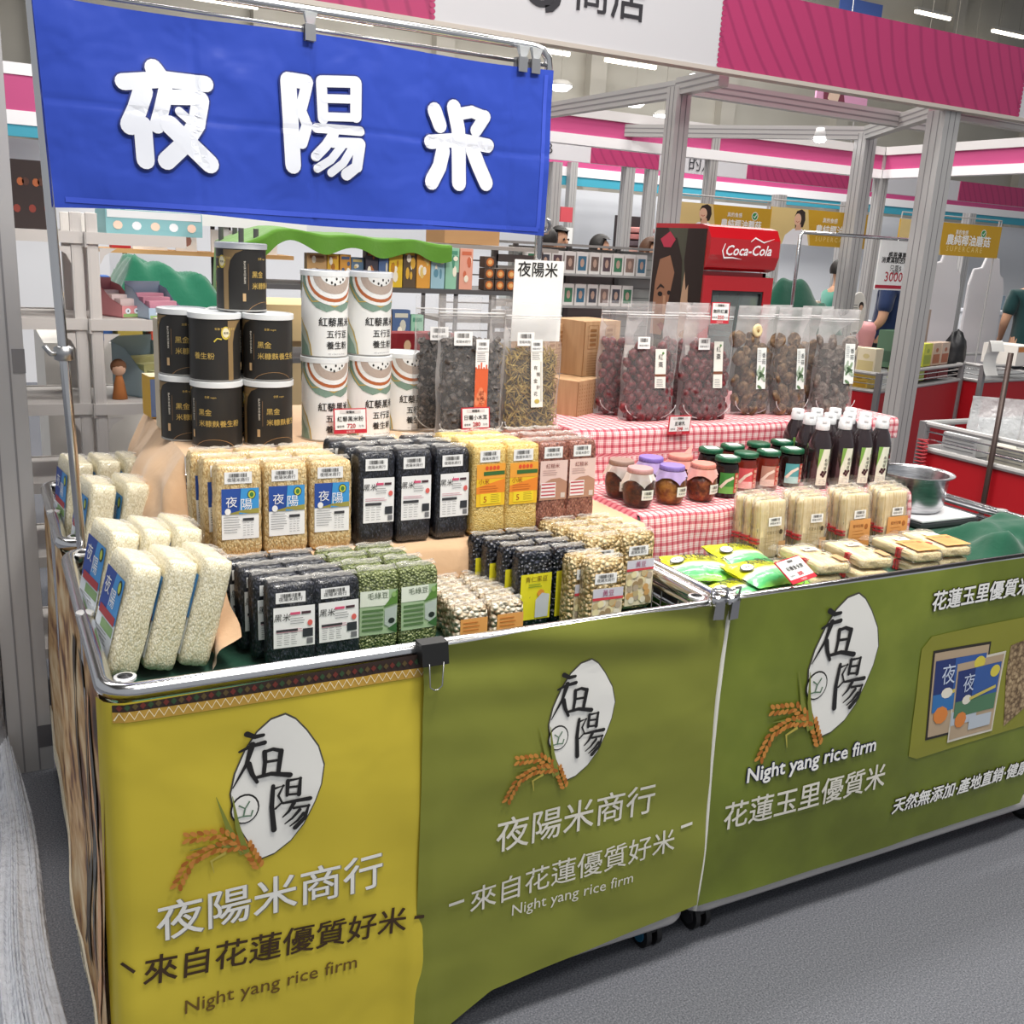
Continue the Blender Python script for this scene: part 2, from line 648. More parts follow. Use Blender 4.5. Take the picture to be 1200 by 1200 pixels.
pl = post('booth_post', 0.042, 3.05, 0.0, 2.9, 'thick grey metal post at the edge beside the chrome banner pole', 0.115)
f = MB()
f.span((0.028, -0.0595, 1.19), (0.0595, -0.0575, 1.255), M('#7e7c7d', 0.6))
f.build('grey_tape', pl)
f = MB()
f.span((0.02, -0.0595, 0.075), (0.0595, -0.0575, 0.145), M('#5d5b5e', 0.4))
f.build('dark_tape', pl)
post('booth_post', 3.6, 4.95, 0.0, 2.5, 'grey aluminium booth post behind the red drinks fridge')
post('booth_post', 5.14, 4.42, 0.0, 2.49, 'thick grey aluminium post under the end of the pink wavy fascia', 0.13)
post('booth_post', 5.75, 5.6, 0.0, 2.5, 'grey aluminium post just behind the thick post under the pink fascia', 0.11)
post('booth_post', 7.45, 7.0, 0.0, 2.62, 'thin post at the inner corner of the pink banded booth', 0.09)
post('booth_post', 5.48, 7.0, 0.0, 2.62, 'thin post in the middle of the pink banded booth, behind a yellow sign', 0.08)


def beam(a, b, label, hgt=0.09, wd=0.06):
    f = MB()
    a, b = Vector(a), Vector(b)
    d = b - a
    L = d.length
    f.span((0, -wd / 2, -hgt / 2), (L, wd / 2, hgt / 2), ALU)
    for s in (-1, 1):
        f.box((L / 2, s * wd / 2, hgt * 0.18), (L, 0.003, 0.008), ALUD)
        f.box((L / 2, s * wd / 2, -hgt * 0.18), (L, 0.003, 0.008), ALUD)
    o = f.build('booth_beam', loc=a, rz=math.atan2(d.y, d.x))
    return tag(o, label, 'beam')


beam((3.6, 4.95, 2.51), (5.75, 5.0, 2.51), 'grey frame beam running under the pink wavy fascia')
beam((3.6, 4.95, 2.49), (3.55, 7.0, 2.49), 'grey frame beam running back from the post behind the fridge')
beam((5.75, 5.6, 2.5), (4.6, 7.0, 2.5), 'slanted grey frame beam above the bright flood light')
beam((3.55, 4.5, 2.5), (3.6, 4.95, 2.5), 'short grey frame beam joining post and white fascia')
beam((5.2, 4.45, 2.5), (8.0, 4.5, 2.5), 'grey frame beam leaving the thick post towards the aisle')
beam((5.14, 4.5, 2.5), (5.75, 5.6, 2.5), 'grey frame beam between the two posts under the pink fascia end')

# ------------------------------------------------------------------ fascia with lettering


def wavy(name, h, h2, scale=3.2, rot=0.4):
    m, nt, b = newmat(name)
    wv = N(nt, 'ShaderNodeTexWave')
    wv.inputs['Scale'].default_value = scale
    wv.inputs['Distortion'].default_value = 14.0
    wv.inputs['Detail'].default_value = 0.0
    wv.inputs['Detail Scale'].default_value = 0.25
    nt.links.new(coords(nt, (1, 1, 1.4), (0, rot, 0)), wv.inputs['Vector'])
    nt.links.new(ramp(nt, wv.outputs['Fac'], [(0.0, h2), (0.22, h), (1.0, h)]), b.inputs['Base Color'])
    b.inputs['Roughness'].default_value = 0.55
    return m


PINKW = wavy('pink_wave_print', '#ae3466', '#992b5b')
PINK = M('#c04a80', 0.6)
PINKD = M('#b02a66', 0.6)
FW = M('#c9c8cc', 0.6)
FY, FZ0, FZ1 = 4.35, 2.503, 2.88
fx = [0.6, at(503, 20, Y=FY).x, at(837, 80, Y=FY).x, at(1187, 135, Y=FY).x, 7.6]
fas = thing('fascia_board', 'white and pink overhead fascia board with black characters', 'sign', (fx[1], FY, FZ0))
H_ = FZ1 - FZ0


def scal(f, x, sgn, mat):
    for k in range(16):
        z = H_ * (k + 0.5) / 16
        f.disc(x, z, 0.014, H_ / 32, mat, lambda a, b: Vector((a, -0.0325, b)), 10)


f = MB(); f.span((0, 0, 0), (fx[2] - fx[1], 0.06, H_), FW); f.build('white_panel', fas, loc=(0, -0.03, 0))
f = MB(); f.span((fx[0] - fx[1], 0, 0), (0, 0.062, H_), PINKW); f.build('pink_panel', fas, loc=(0, -0.031, 0))
f = MB(); f.span((fx[2] - fx[1], 0, 0), (fx[3] - fx[1], 0.062, H_), PINKW); f.build('pink_panel', fas, loc=(0, -0.031, 0))
f = MB(); f.span((fx[3] - fx[1], 0, 0), (fx[4] - fx[1], 0.06, H_), FW); f.build('white_panel', fas, loc=(0, -0.03, 0))
f = MB()
scal(f, 0, 1, PINKW); scal(f, fx[2] - fx[1], -1, PINKW); scal(f, fx[3] - fx[1], 1, PINKW)
f.build('scalloped_edge', fas)
f = MB(); f.span((fx[0] - fx[1], -0.036, -0.02), (fx[4] - fx[1], 0.036, 0.0), M('#c2b9b0', 0.5)); f.build('edge_rail', fas)
f = MB()
q = lambda a, b: Vector((a, -0.0335, b))
DK = M('#2c2a30', 0.6)
t1 = at(688, 20, Y=FY).x - fx[1]; t2 = at(731, 24, Y=FY).x - fx[1]; tz = 0.235
f.text('商', t1, tz - 0.075, 0.205, DK, q, bold=0.012)
f.text('店', t2, tz - 0.08, 0.205, DK, q, bold=0.012)
ta = at(629, 10, Y=FY).x - fx[1]
ring = [(ta + 0.075 * math.cos(2 * PI * i / 24), 0.215 + 0.075 * math.sin(2 * PI * i / 24)) for i in range(25)]
f.stroke(ring, 0.03, DK, q)
tj = ta + 0.098
f.stroke([(tj, 0.33), (tj, 0.2), (tj - 0.012, 0.155), (tj - 0.04, 0.128), (tj - 0.072, 0.122)], 0.03, DK, q)
f.build('lettering', fas)

# ------------------------------------------------------------------ pink banded booth behind
GLOWW = M('#f3f1f4', 0.5)


def band(a, b, z0, z1, mats, label):
    """top band of a booth: rail, coloured strip, rail; a and b are ends on plan"""
    d = Vector((b[0] - a[0], b[1] - a[1], 0))
    t = thing('booth_band', label, 'booth band', (a[0], a[1], z0), math.atan2(d.y, d.x))
    L = d.length
    z = 0
    for nm, hh, mt, dp in mats:
        f = MB(); f.span((0, -dp / 2, z), (L, dp / 2, z + hh), mt); f.build(nm, t)
        z += hh
    return t


RAILS = [('lower_rail', 0.075, GLOWW, 0.09), ('pink_strip', 0.125, PINK, 0.05), ('upper_rail', 0.07, M('#d5d2d2', 0.5), 0.09)]
band((2.0, 7.0), (7.45, 7.0), 2.355, 0, RAILS, 'long pink band on the booth behind the blue banner and fridge')
band((7.45, 6.95), (7.45, 4.2), 2.355, 0, RAILS, 'pink band on the booth side, past the thick grey post')
# fascia of the next row, white with deep pink panels
Y2 = 9.4
f2 = thing('fascia_board', 'far white fascia with deep pink panels behind the pink banded booth', 'sign', (3, Y2, at(700, 192, Y=Y2).z))
zz = 0.24
f = MB(); f.span((0, 0, 0), (14, 0.05, zz), M('#d2d0d4', 0.6)); f.build('white_panel', f2)
for a, b in ((692, 771), (877, 1024), (1130, 1230)):
    f = MB(); f.span((at(a, 185, Y=Y2).x - 3, -0.012, 0.0), (at(b, 195, Y=Y2).x - 3, 0, zz), PINKW); f.build('pink_panel', f2)
f = MB()
f.text('B', at(643, 180, Y=Y2).x - 3, 0.05, 0.15, DK, lambda a, b: Vector((a, -0.014, b)))
f.text('的八', at(822, 195, Y=Y2).x - 3, 0.04, 0.19, DK, lambda a, b: Vector((a, -0.014, b)))
f.build('lettering', f2)
# third row: pink, white, teal bands over white partitions
Y3 = 12.6
band((0, Y3), (26, Y3), at(720, 222, Y=Y3).z, 0, [('teal_strip', 0.12, M('#3d9db5', 0.6), 0.06), ('white_rail', 0.12, GLOWW, 0.08), ('pink_strip', 0.17, PINK, 0.06), ('upper_rail', 0.06, GLOWW, 0.08)],
     'far teal, white and pink band over white partitions')
band((-4, Y3 - 2), (1.1, Y3 - 2), at(20, 160, Y=Y3 - 2).z, 0, [('teal_strip', 0.1, M('#3d9db5', 0.6), 0.06), ('white_rail', 0.12, GLOWW, 0.08), ('pink_strip', 0.3, PINK, 0.06), ('upper_rail', 0.1, GLOWW, 0.08)],
     'teal, white and pink band seen between the thick post and the blue banner')
f = MB()
f.span((-4, 13.0, 0), (30, 13.1, 2.4), M('#e3e5ea', 0.7))
struct(f, 'wall_partition')
f = MB()
f.span((-4, 11.0, 0), (1.2, 11.1, 2.3), M('#dfe0e4', 0.7))
struct(f, 'wall_side')
for px, lb in ((648, 'slim far post between pink band and standing visitors'), (668, 'far post by the small red notice on the white wall'),
               (733, 'far wide post beside the stacked pink boxes'), (760, 'far post right of the stacked pink boxes')):
    Yp = 9.45 if px != 668 else 12.5
    p = at(px, 240, Y=Yp)
    post('booth_post', p.x, p.y, 0, at(px, 190, Y=Yp).z, lb, 0.11)
for px, Yp, lb in ((905, 9.2, 'far slim post between the two yellow signs'), (1000, 8.4, 'far post behind the hanging white price board'), (985, 9.3, 'far post just right of the second yellow sign'), (1128, 9.3, 'far post above the third yellow sign')):
    p = at(px, 300, Y=Yp)
    post('booth_post', p.x, p.y, 0, 2.3, lb, 0.12)
hs = thing('hanging_sign', 'pink and purple hanging banner under the pink wavy fascia', 'sign', at(985, 118, Y=11))
f = MB(); f.span((-0.45, 0, -0.22), (0.5, 0.03, 0.28), M('#e3a3c4', 0.6)); f.build('panel', hs)
f = MB()
f.flat([(-0.35, 0.25), (0.0, 0.2), (0.12, -0.15), (-0.3, -0.2)], face(0, 0.004), M('#7e3a4c', 0.6))
f.flat([(-0.2, 0.2), (-0.02, 0.1), (-0.08, -0.1), (-0.25, 0.0)], face(0, 0.006), M('#e8c9b4', 0.6))
f.span((-0.1, -0.01, -0.75), (1.1, 0.01, -0.55), M('#c59bd6', 0.6))
f.tube([(0.3, 0, -0.22), (0.3, 0, -0.6)], 0.006, ALU, 5)
f.tube([(0.0, 0, 0.2), (0.0, 0, 2.2)], 0.006, ALU, 5)
f.build('picture', hs)
hs = tag(MB().span((-0.5, -0.01, -0.2), (0.5, 0.01, 0.2), M('#5a78c8', 0.6)).tube([(0, 0, 0.2), (0, 0, 3.2)], 0.006, ALU, 5).build('hanging_sign', loc=at(1008, 16, Y=14)), 'blue hanging banner above the pink wavy fascia', 'sign')
# ================================================================== carts


def caster(parent, x, y, blue=False):
    e = bpy.data.objects.new('caster', None)
    COL.objects.link(e); e.parent = parent; e.location = (x, y, 0)
    f = MB()
    f.tube([(-0.022, 0, 0.036), (-0.008, 0, 0.036)], 0.036, M('#1b1b1d', 0.5), 18)
    f.tube([(0.008, 0, 0.036), (0.022, 0, 0.036)], 0.036, M('#1b1b1d', 0.5), 18)
    for s in (-1, 1):
        f.tube([(s * 0.022, 0, 0.036), (s * 0.025, 0, 0.036)], 0.022, M('#2c6f92' if blue else '#39393c', 0.4), 14)
    f.build('wheel', e, smooth=True, angle=40)
    f = MB()
    f.lathe([(0.012, 0.032), (0.03, 0.05), (0.03, 0.068), (0.01, 0.072), (0.01, 0.085)], M('#242426', 0.5), 14)
    f.build('fork', e, smooth=True, angle=40)


def rrect(x0, x1, y0, y1, z, r=0.045, n=6):
    pts = []
    for cx, cy, a0 in ((x1 - r, y1 - r, 0), (x0 + r, y1 - r, 90), (x0 + r, y0 + r, 180), (x1 - r, y0 + r, 270)):
        for i in range(n + 1):
            a = math.radians(a0 + 90 * i / n)
            pts.append((cx + r * math.cos(a), cy + r * math.sin(a), z))
    return pts


def cart(x0, x1, y0, y1, label, deck=0.785, blue=False, top=0.872):
    cx, cy = (x0 + x1) / 2, (y0 + y1) / 2
    t = thing('display_cart', label, 'cart', (cx, cy, 0), 0, 'chrome wire carts of the rice stall')
    X, Y = (x1 - x0) / 2, (y1 - y0) / 2
    f = MB()
    f.tube(rrect(-X, X, -Y, Y, top), 0.0155, CHROME, 10, closed=True)
    f.tube(rrect(-X, X, -Y, Y, top - 0.028), 0.007, CHROME, 8, closed=True)
    f.build('top_rail', t, smooth=True)
    for sx in (-1, 1):
        for sy in (-1, 1):
            f = MB()
            px, py = sx * (X - 0.032), sy * (Y - 0.032)
            f.tube([(px, py, 0.09), (px, py, top + 0.012)], 0.013, CHROME, 12, caps=False)
            f.lathe([(0.0135, 0), (0.018, 0.001), (0.018, 0.006), (0.0125, 0.007)], M('#ececec', 0.25, 0.6), 14, (px, py, top + 0.008), False)
            f.lathe([(0.001, 0), (0.0125, 0)], M('#4a4a4c', 0.5), 12, (px, py, top), False)
            f.build('corner_post', t, smooth=True, angle=40)
    for sx in (-1, 1):
        f = MB()
        f.tube([(sx * X, -0.03, 0.1), (sx * X, -0.03, top + 0.01)], 0.011, CHROME, 10)
        f.lathe([(0.011, 0), (0.016, 0.001), (0.016, 0.006), (0.008, 0.007)], M('#ececec', 0.25, 0.6), 12, (sx * X, -0.03, top + 0.008))
        f.build('side_post', t, smooth=True, angle=40)

    def wires(a, b, name):
        a, b = Vector(a), Vector(b)
        f = MB()
        for k in range(5):
            z = 0.6 + 0.05 * k
            f.tube([a + Vector((0, 0, z)), b + Vector((0, 0, z))], 0.0022, CHROME, 5)
        n = max(2, round((b - a).length / 0.1))
        for k in range(1, n):
            p = a.lerp(b, k / n)
            f.tube([p + Vector((0, 0, 0.58)), p + Vector((0, 0, top - 0.02))], 0.0022, CHROME, 5)
        f.build(name, t, smooth=True)
    e = 0.004
    wires((-X, -Y + 0.03, 0), (-X, Y - 0.03, 0), 'wire_panel')
    wires((X, -Y + 0.03, 0), (X, Y - 0.03, 0), 'wire_panel')
    wires((-X + 0.03, Y, 0), (X - 0.03, Y, 0), 'wire_panel')
    wires((-X + 0.03, -Y, 0), (X - 0.03, -Y, 0), 'wire_panel')
    f = MB()
    f.span((-X + 0.012, -Y + 0.012, deck - 0.02), (X - 0.012, Y - 0.012, deck), M('#6a6c70', 0.5, 0.6))
    f.build('deck', t)
    f = MB()
    f.tube(rrect(-X, X, -Y, Y, 0.1), 0.017, ALU, 10, closed=True)
    f.span((-X + 0.01, -Y + 0.01, 0.085), (X - 0.01, Y - 0.01, 0.1), M('#515357', 0.6, 0.4))
    f.build('bottom_frame', t, smooth=True, angle=40)
    for sx in (-1, 1):
        for sy in (-1, 1):
            caster(t, sx * (X - 0.06), sy * (Y - 0.05), blue and sx > 0)
    return t


cart(0.135, 1.362, 1.568, 2.33, 'chrome wire cart under the rice and bean packs, behind the yellow banner', blue=True)
cart(1.392, 2.765, 1.575, 2.33, 'chrome wire cart under the noodles and jars, behind the dark green banner', deck=0.82)
cart(0.13, 1.36, 2.40, 3.0, 'chrome wire cart behind the front one, under the black and white tins')
cart(1.40, 2.765, 2.40, 3.0, 'chrome wire cart under the pouches of dates and mushrooms')

# ------------------------------------------------------------------ printed banners
YEL = cloth('yellow_banner_print', '#ccb93e', rough=0.42, sheen=0.0, wr=0.16, sc=6)
GRN = cloth('green_banner_print', '#82873a', rough=0.40, sheen=0.0, wr=0.18, sc=5)
GRN2 = noisy('mottled_green_banner', [(0.3, '#5f6924'), (0.55, '#73802d'), (0.75, '#869138')], 3.5, 4, 0.42, bmp=0.2, bdist=0.01)
CREAM = M('#ecebe6', 0.5)
BRN = M('#3d2a14', 0.5)
LOGO_PX = [(800, 325), (828, 338), (858, 368), (890, 412), (905, 462), (897, 515), (880, 562), (850, 625), (815, 672), (770, 708), (735, 722), (708, 690), (682, 650), (660, 600), (650, 545), (662, 490), (690, 425), (722, 375), (760, 340)]
_lp = [at(a / 2.4, 700 + b / 2.4, Y=1.55) for a, b in LOGO_PX]
LOGO = [(p.x - 0.402, p.z - 0.665) for p in _lp]


BRUSH = [([(692, 378), (715, 386), (738, 381)], (16, 10)), ([(672, 428), (702, 413), (742, 402)], (7, 13)), ([(708, 408), (692, 462), (654, 528)], (17, 3)), ([(698, 462), (708, 490), (722, 512)], (16, 9)),
         ([(742, 428), (744, 455), (740, 492)], (13, 10)), ([(742, 428), (765, 420), (788, 424)], (9, 12)), ([(788, 424), (784, 455), (780, 486)], (14, 11)), ([(746, 456), (780, 450)], (8, 8)), ([(716, 500), (760, 488), (812, 490)], (9, 15)),
         ([(766, 522), (762, 580), (768, 642)], (11, 15)), ([(768, 530), (794, 520), (780, 548), (790, 566), (772, 584)], (8, 6)), ([(806, 506), (804, 546)], (11, 9)), ([(806, 506), (840, 498), (836, 542)], (8, 12)), ([(808, 524), (834, 520)], (7, 7)), ([(806, 544), (836, 540)], (7, 7)),
         ([(792, 568), (826, 560), (866, 552)], (7, 13)), ([(822, 566), (808, 590), (792, 606)], (12, 4)), ([(822, 580), (862, 572), (852, 606), (826, 634)], (8, 14)), ([(838, 584), (818, 608), (798, 624)], (10, 4)), ([(848, 594), (832, 614), (812, 630)], (10, 4))]


def logo(f, cx, cz, s, fn0):
    """white rice grain with two brush characters, a round seal and ears of rice"""
    def L(e):
        return lambda a, b: fn0(cx + a * s, cz + b * s, e)
    C_ = 0.03
    f.flat([(a * 1.035, b * 1.025) for a, b in LOGO], L(0.0015), M('#4d4a40', 0.5), C_)
    f.flat(LOGO, L(0.0025), CREAM, C_)
    ink = M('#1c1a1a', 0.5)
    for k, (pts, ws) in enumerate(BRUSH):
        q2 = [(at(x / 2.4, 700 + y / 2.4, Y=1.55).x - 0.402, at(x / 2.4, 700 + y / 2.4, Y=1.55).z - 0.665) for x, y in pts]
        ws = [v * 0.00066 for v in (ws if isinstance(ws, tuple) else (ws,) * len(pts))]
        if len(ws) < len(pts):
            ws = [ws[0] + (ws[-1] - ws[0]) * i / (len(pts) - 1) for i in range(len(pts))]
        f.stroke(q2, ws, ink, L(0.0045 + 0.00008 * k), C_)
        for p_, w_ in zip(q2, ws):
            f.disc(p_[0], p_[1], w_ / 2, w_ / 2, ink, L(0.0045 + 0.00008 * k), 10)
    f.disc(-0.057, -0.03, 0.025, 0.028, ink, L(0.0035), 20)
    f.disc(-0.057, -0.03, 0.022, 0.025, CREAM, L(0.0045), 20)
    sg = M('#5d7a63', 0.5)
    f.stroke([(-0.068, -0.02), (-0.057, -0.028), (-0.049, -0.016)], 0.003, sg, L(0.006))
    f.stroke([(-0.057, -0.028), (-0.06, -0.042), (-0.07, -0.043)], 0.003, sg, L(0.006))
    f.stroke([(-0.06, -0.042), (-0.047, -0.044), (-0.044, -0.034)], 0.003, sg, L(0.006))
    leaf = M('#7d8434', 0.5)
    f.stroke([(-0.06, -0.115), (-0.085, -0.06), (-0.105, 0.005)], [0.012, 0.009, 0.001], leaf, L(0.005), C_)
    f.stroke([(-0.055, -0.115), (-0.07, -0.06), (-0.078, 0.0)], [0.01, 0.008, 0.001], leaf, L(0.0055), C_)
    f.stroke([(-0.07, -0.1), (-0.11, -0.085), (-0.15, -0.085)], [0.006, 0.005, 0.001], leaf, L(0.005), C_)
    f.stroke([(-0.09, -0.105), (-0.115, -0.115), (-0.11, -0.14)], [0.006, 0.005, 0.001], M('#b7a84a', 0.5), L(0.005), C_)
    gold, gold2 = M('#c8853a', 0.5), M('#a9641f', 0.5)
    for pts, n in (([(-0.035, -0.145), (-0.055, -0.1), (-0.1, -0.065), (-0.155, -0.06)], 16), ([(-0.06, -0.098), (-0.11, -0.09), (-0.15, -0.105), (-0.172, -0.15)], 15)):
        for k in range(n):
            t = k / (n - 1) * 2.999
            i = int(t); u = t - i
            x = pts[i][0] * (1 - u) + pts[i + 1][0] * u
            y = pts[i][1] * (1 - u) + pts[i + 1][1] * u
            dx, dy = pts[i + 1][0] - pts[i][0], pts[i + 1][1] - pts[i][1]
            a = math.atan2(dy, dx)
            for sd in (-1, 1):
                aa = a + sd * 0.6
                ox, oy = x - math.sin(a) * sd * 0.006, y + math.cos(a) * sd * 0.006
                r1, r2 = 0.0075, 0.004
                f.flat([(ox + r1 * math.cos(p) * math.cos(aa) - r2 * math.sin(p) * math.sin(aa), oy + r1 * math.cos(p) * math.sin(aa) + r2 * math.sin(p) * math.cos(aa)) for p in [2 * PI * q / 8 for q in range(8)]],
                       L(0.005 + 0.0004 * (k % 3)), gold if (k + sd) % 3 else gold2)


def fit(s, width, bold=0.0):
    vs, fs, a, b = text_geo(s, bold)
    return width / (b - a)


# yellow banner on the front of the first cart, wrapping the corner
def yel(a, b, e=0.0):
    d = (0.86 - b)
    y = 1.546 - 0.012 * d + 0.007 * nz(a * 3.1, b * 4.2, 1.5) + 0.004 * nz(a * 9, b * 6, 7.1) * min(1, 4 * d + 0.2) - 0.008 * math.exp(-((a - 0.66) / 0.02) ** 2) * d
    if a < 0.165:
        q = min(1.0, (0.165 - a) / 0.045)
        y += 0.04 * (1 - math.sqrt(max(0, 1 - q * q)))
    return Vector((a - 0.012 * d * (1 if a < 0.3 else max(0, 1 - (a - 0.3) * 4)), y - e, b))


t = thing('banner', 'yellow banner with white rice grain logo on the cart front', 'banner', (0, 0, 0))
f = MB()
f.grid(lambda u, v: yel(0.12 + 0.585 * u, 0.012 + 0.853 * v), 60, 70, YEL)
f.build('printed_sheet', t, smooth=True)
f = MB()
logo(f, 0.402, 0.665, 1.0, yel)
f.build('logo', t)
f = MB()
s = fit('夜陽米商行', 0.40)
f.text('夜陽米商行', 0.3985, 0.418, s, M('#8d8a78', 0.5), lambda a, b: yel(a, b, 0.002), bold=0.012, cut=0.03)
f.text('夜陽米商行', 0.396, 0.42, s, CREAM, lambda a, b: yel(a, b, 0.0035), bold=0.008, cut=0.03)
f.build('lettering', t); f = MB()
s = fit('來自花蓮優質好米', 0.475)
f.text('來自花蓮優質好米', 0.408, 0.322, s, BRN, lambda a, b: yel(a, b, 0.003), bold=0.012, rot=-0.075, cut=0.03)
f.stroke([(0.138, 0.385), (0.158, 0.366)], 0.006, BRN, lambda a, b: yel(a, b, 0.003))
f.stroke([(0.662, 0.327), (0.684, 0.322)], 0.007, BRN, lambda a, b: yel(a, b, 0.003))
f.build('lettering', t); f = MB()
f.text('Night yang rice firm', 0.393, 0.252, fit('Night yang rice firm', 0.31), M('#6a4f1a', 0.5), lambda a, b: yel(a, b, 0.003), bold=0.004, rot=-0.03, cut=0.03)
f.build('lettering', t)
f = MB()
Z0 = 0.846
f.flat([(0.14, Z0 + 0.004), (0.69, Z0 - 0.002), (0.69, Z0 + 0.026), (0.14, Z0 + 0.016)], lambda a, b: yel(a, b, 0.002), M('#33231d', 0.6), 0.03)
for k in range(46):
    a = 0.145 + k * 0.0118
    c = ('#6c2a22', '#2f4a2c', '#5a4a28')[k % 3]
    f.flat([(a, Z0 + 0.012), (a + 0.005, Z0 + 0.006), (a + 0.01, Z0 + 0.012), (a + 0.005, Z0 + 0.018)], lambda p, q: yel(p, q, 0.0035), M(c, 0.6))
f.flat([(0.14, Z0 - 0.014), (0.69, Z0 - 0.02), (0.69, Z0 - 0.001), (0.14, Z0 + 0.004)], lambda a, b: yel(a, b, 0.002), M('#c0983f', 0.6), 0.03)
zg = [(0.142 + 0.0075 * k, Z0 - 0.003 - 0.006 * (k * 0.0075 / 0.55) + (0.0065 if k % 2 else -0.0065)) for k in range(73)]
f.stroke(zg, 0.0022, M('#f0e7c4', 0.6), lambda a, b: yel(a, b, 0.0035))
f.build('patterned_border', t)


# olive banner overlapping it
def grn(a, b, e=0.0):
    d = 0.885 - b
    y = 1.538 - 0.012 * d + 0.009 * nz(a * 2.6, b * 3.8, 21.5) + 0.004 * nz(a * 6, b * 11, 3.3)
    y += 0.006 * math.sin(b * 60 + a * 10) * math.exp(-d * 14) - 0.006 * math.exp(-((a - 0.70) / 0.02) ** 2) * d
    return Vector((a, y - e, b))


def gz(a):
    return max(0.018, 0.018 + (a - 0.70) * 0.56) if a < 0.84 else 0.0964 + (a - 0.84) * 0.09


t = thing('banner', 'olive green banner with white rice grain logo, between the yellow one and the white seam', 'banner', (0, 0, 0))
f = MB()


def _g(u, v):
    a = 0.668 + 0.704 * u
    z1 = 0.886 + 0.006 * math.sin(u * PI)
    z0 = gz(a)
    return grn(a, z0 + (z1 - z0) * v)


f.grid(_g, 60, 70, GRN)
f.build('printed_sheet', t, smooth=True)
f = MB(); logo(f, 1.018, 0.68, 0.96, grn); f.build('logo', t)
f = MB()
W2 = M('#dedbd0', 0.5)
f.text('夜陽米商行', 1.027, 0.43, fit('夜陽米商行', 0.385), W2, lambda a, b: grn(a, b, 0.003), bold=0.006, cut=0.03)
f.build('lettering', t); f = MB()
f.text('來自花蓮優質好米', 1.033, 0.312, fit('來自花蓮優質好米', 0.50), W2, lambda a, b: grn(a, b, 0.003), bold=0.004, rot=0.03, cut=0.03)
f.stroke([(0.735, 0.333), (0.768, 0.335)], 0.007, W2, lambda a, b: grn(a, b, 0.003))
f.stroke([(1.298, 0.368), (1.33, 0.370)], 0.007, W2, lambda a, b: grn(a, b, 0.003))
f.build('lettering', t); f = MB()
f.text('Night yang rice firm', 1.03, 0.262, fit('Night yang rice firm', 0.297), W2, lambda a, b: grn(a, b, 0.003), cut=0.03)
f.build('lettering', t)


# dark green banner of the second cart
def dgr(a, b, e=0.0):
    d = 0.89 - b
    y = 1.546 - 0.006 * d + 0.006 * nz(a * 2.2, b * 3.1, 41.5) + 0.003 * nz(a * 7, b * 7, 13.3)
    return Vector((a, y - e, b))


t = thing('banner', 'mottled green banner with rice pack picture on the second cart', 'banner', (0, 0, 0))
f = MB()


def _d(u, v):
    b = 0.128 + 0.76 * v
    xr = 2.545 + 0.13 * v ** 0.8
    return dgr(1.372 + (xr - 1.372) * u, b)


f.grid(_d, 80, 50, GRN2)
f.build('printed_sheet', t, smooth=True)
f = MB()
f.tube([dgr(1.374 + 0.006 * math.sin(k * 0.5), 0.125 + 0.763 * k / 14, 0.004) for k in range(15)], 0.0065, M('#e8e6dc', 0.6), 6)
f.build('white_seam', t, smooth=True)
f = MB(); logo(f, 1.742, 0.683, 1.32, dgr); f.build('logo', t)
f = MB()
NAVY = M('#1d2348', 0.5)
s = fit('Night yang rice firm', 0.41)
f.text('Night yang rice firm', 1.69, 0.432, s, NAVY, lambda a, b: dgr(a, b, 0.0025), bold=0.06, cut=0.03)
f.text('Night yang rice firm', 1.69, 0.432, s, WHITE, lambda a, b: dgr(a, b, 0.0045), bold=0.02, cut=0.03)
f.build('lettering', t); f = MB()
f.text('花蓮玉里優質米', 1.69, 0.325, fit('花蓮玉里優質米', 0.515), W2, lambda a, b: dgr(a, b, 0.003), bold=0.012, cut=0.03)
f.build('lettering', t); f = MB()
s = 0.0545
for bo, mt, e in ((0.08, INK, 0.0025), (0.035, WHITE, 0.0045)):
    f.text('花蓮玉里優質米∧', 2.013, 0.79, s, mt, lambda a, b: dgr(a, b, e), 'l', bold=bo * 0.6, cut=0.03)
    f.text('天然無添加·產地直銷·健康', 1.995, 0.232, 0.0475, mt, lambda a, b: dgr(a, b, e), 'l', bold=bo * 0.6, shear=0.12, cut=0.03)
f.build('lettering', t)
f = MB()


def pq(pts):
    return [(at(x, y, Y=1.546).x, at(x, y, Y=1.546).z) for x, y in pts]


OL = M('#8a8a2e', 0.5)
f.flat(pq([(1062, 885), (1078, 760), (1090, 745), (1204, 722)]) + [(2.53, 0.66), (2.53, 0.385), (2.06, 0.372)], lambda a, b: dgr(a, b, 0.0018), OL, 0.03)
# printed pictures of two rice packs
KR = M('#b59f84', 0.5)
NV = M('#22346f', 0.5)


def bil(q4):
    return lambda u, v: [(q4[0][i] * (1 - u) * (1 - v) + q4[1][i] * u * (1 - v) + q4[2][i] * u * v + q4[3][i] * (1 - u) * v) for i in (0, 1)]


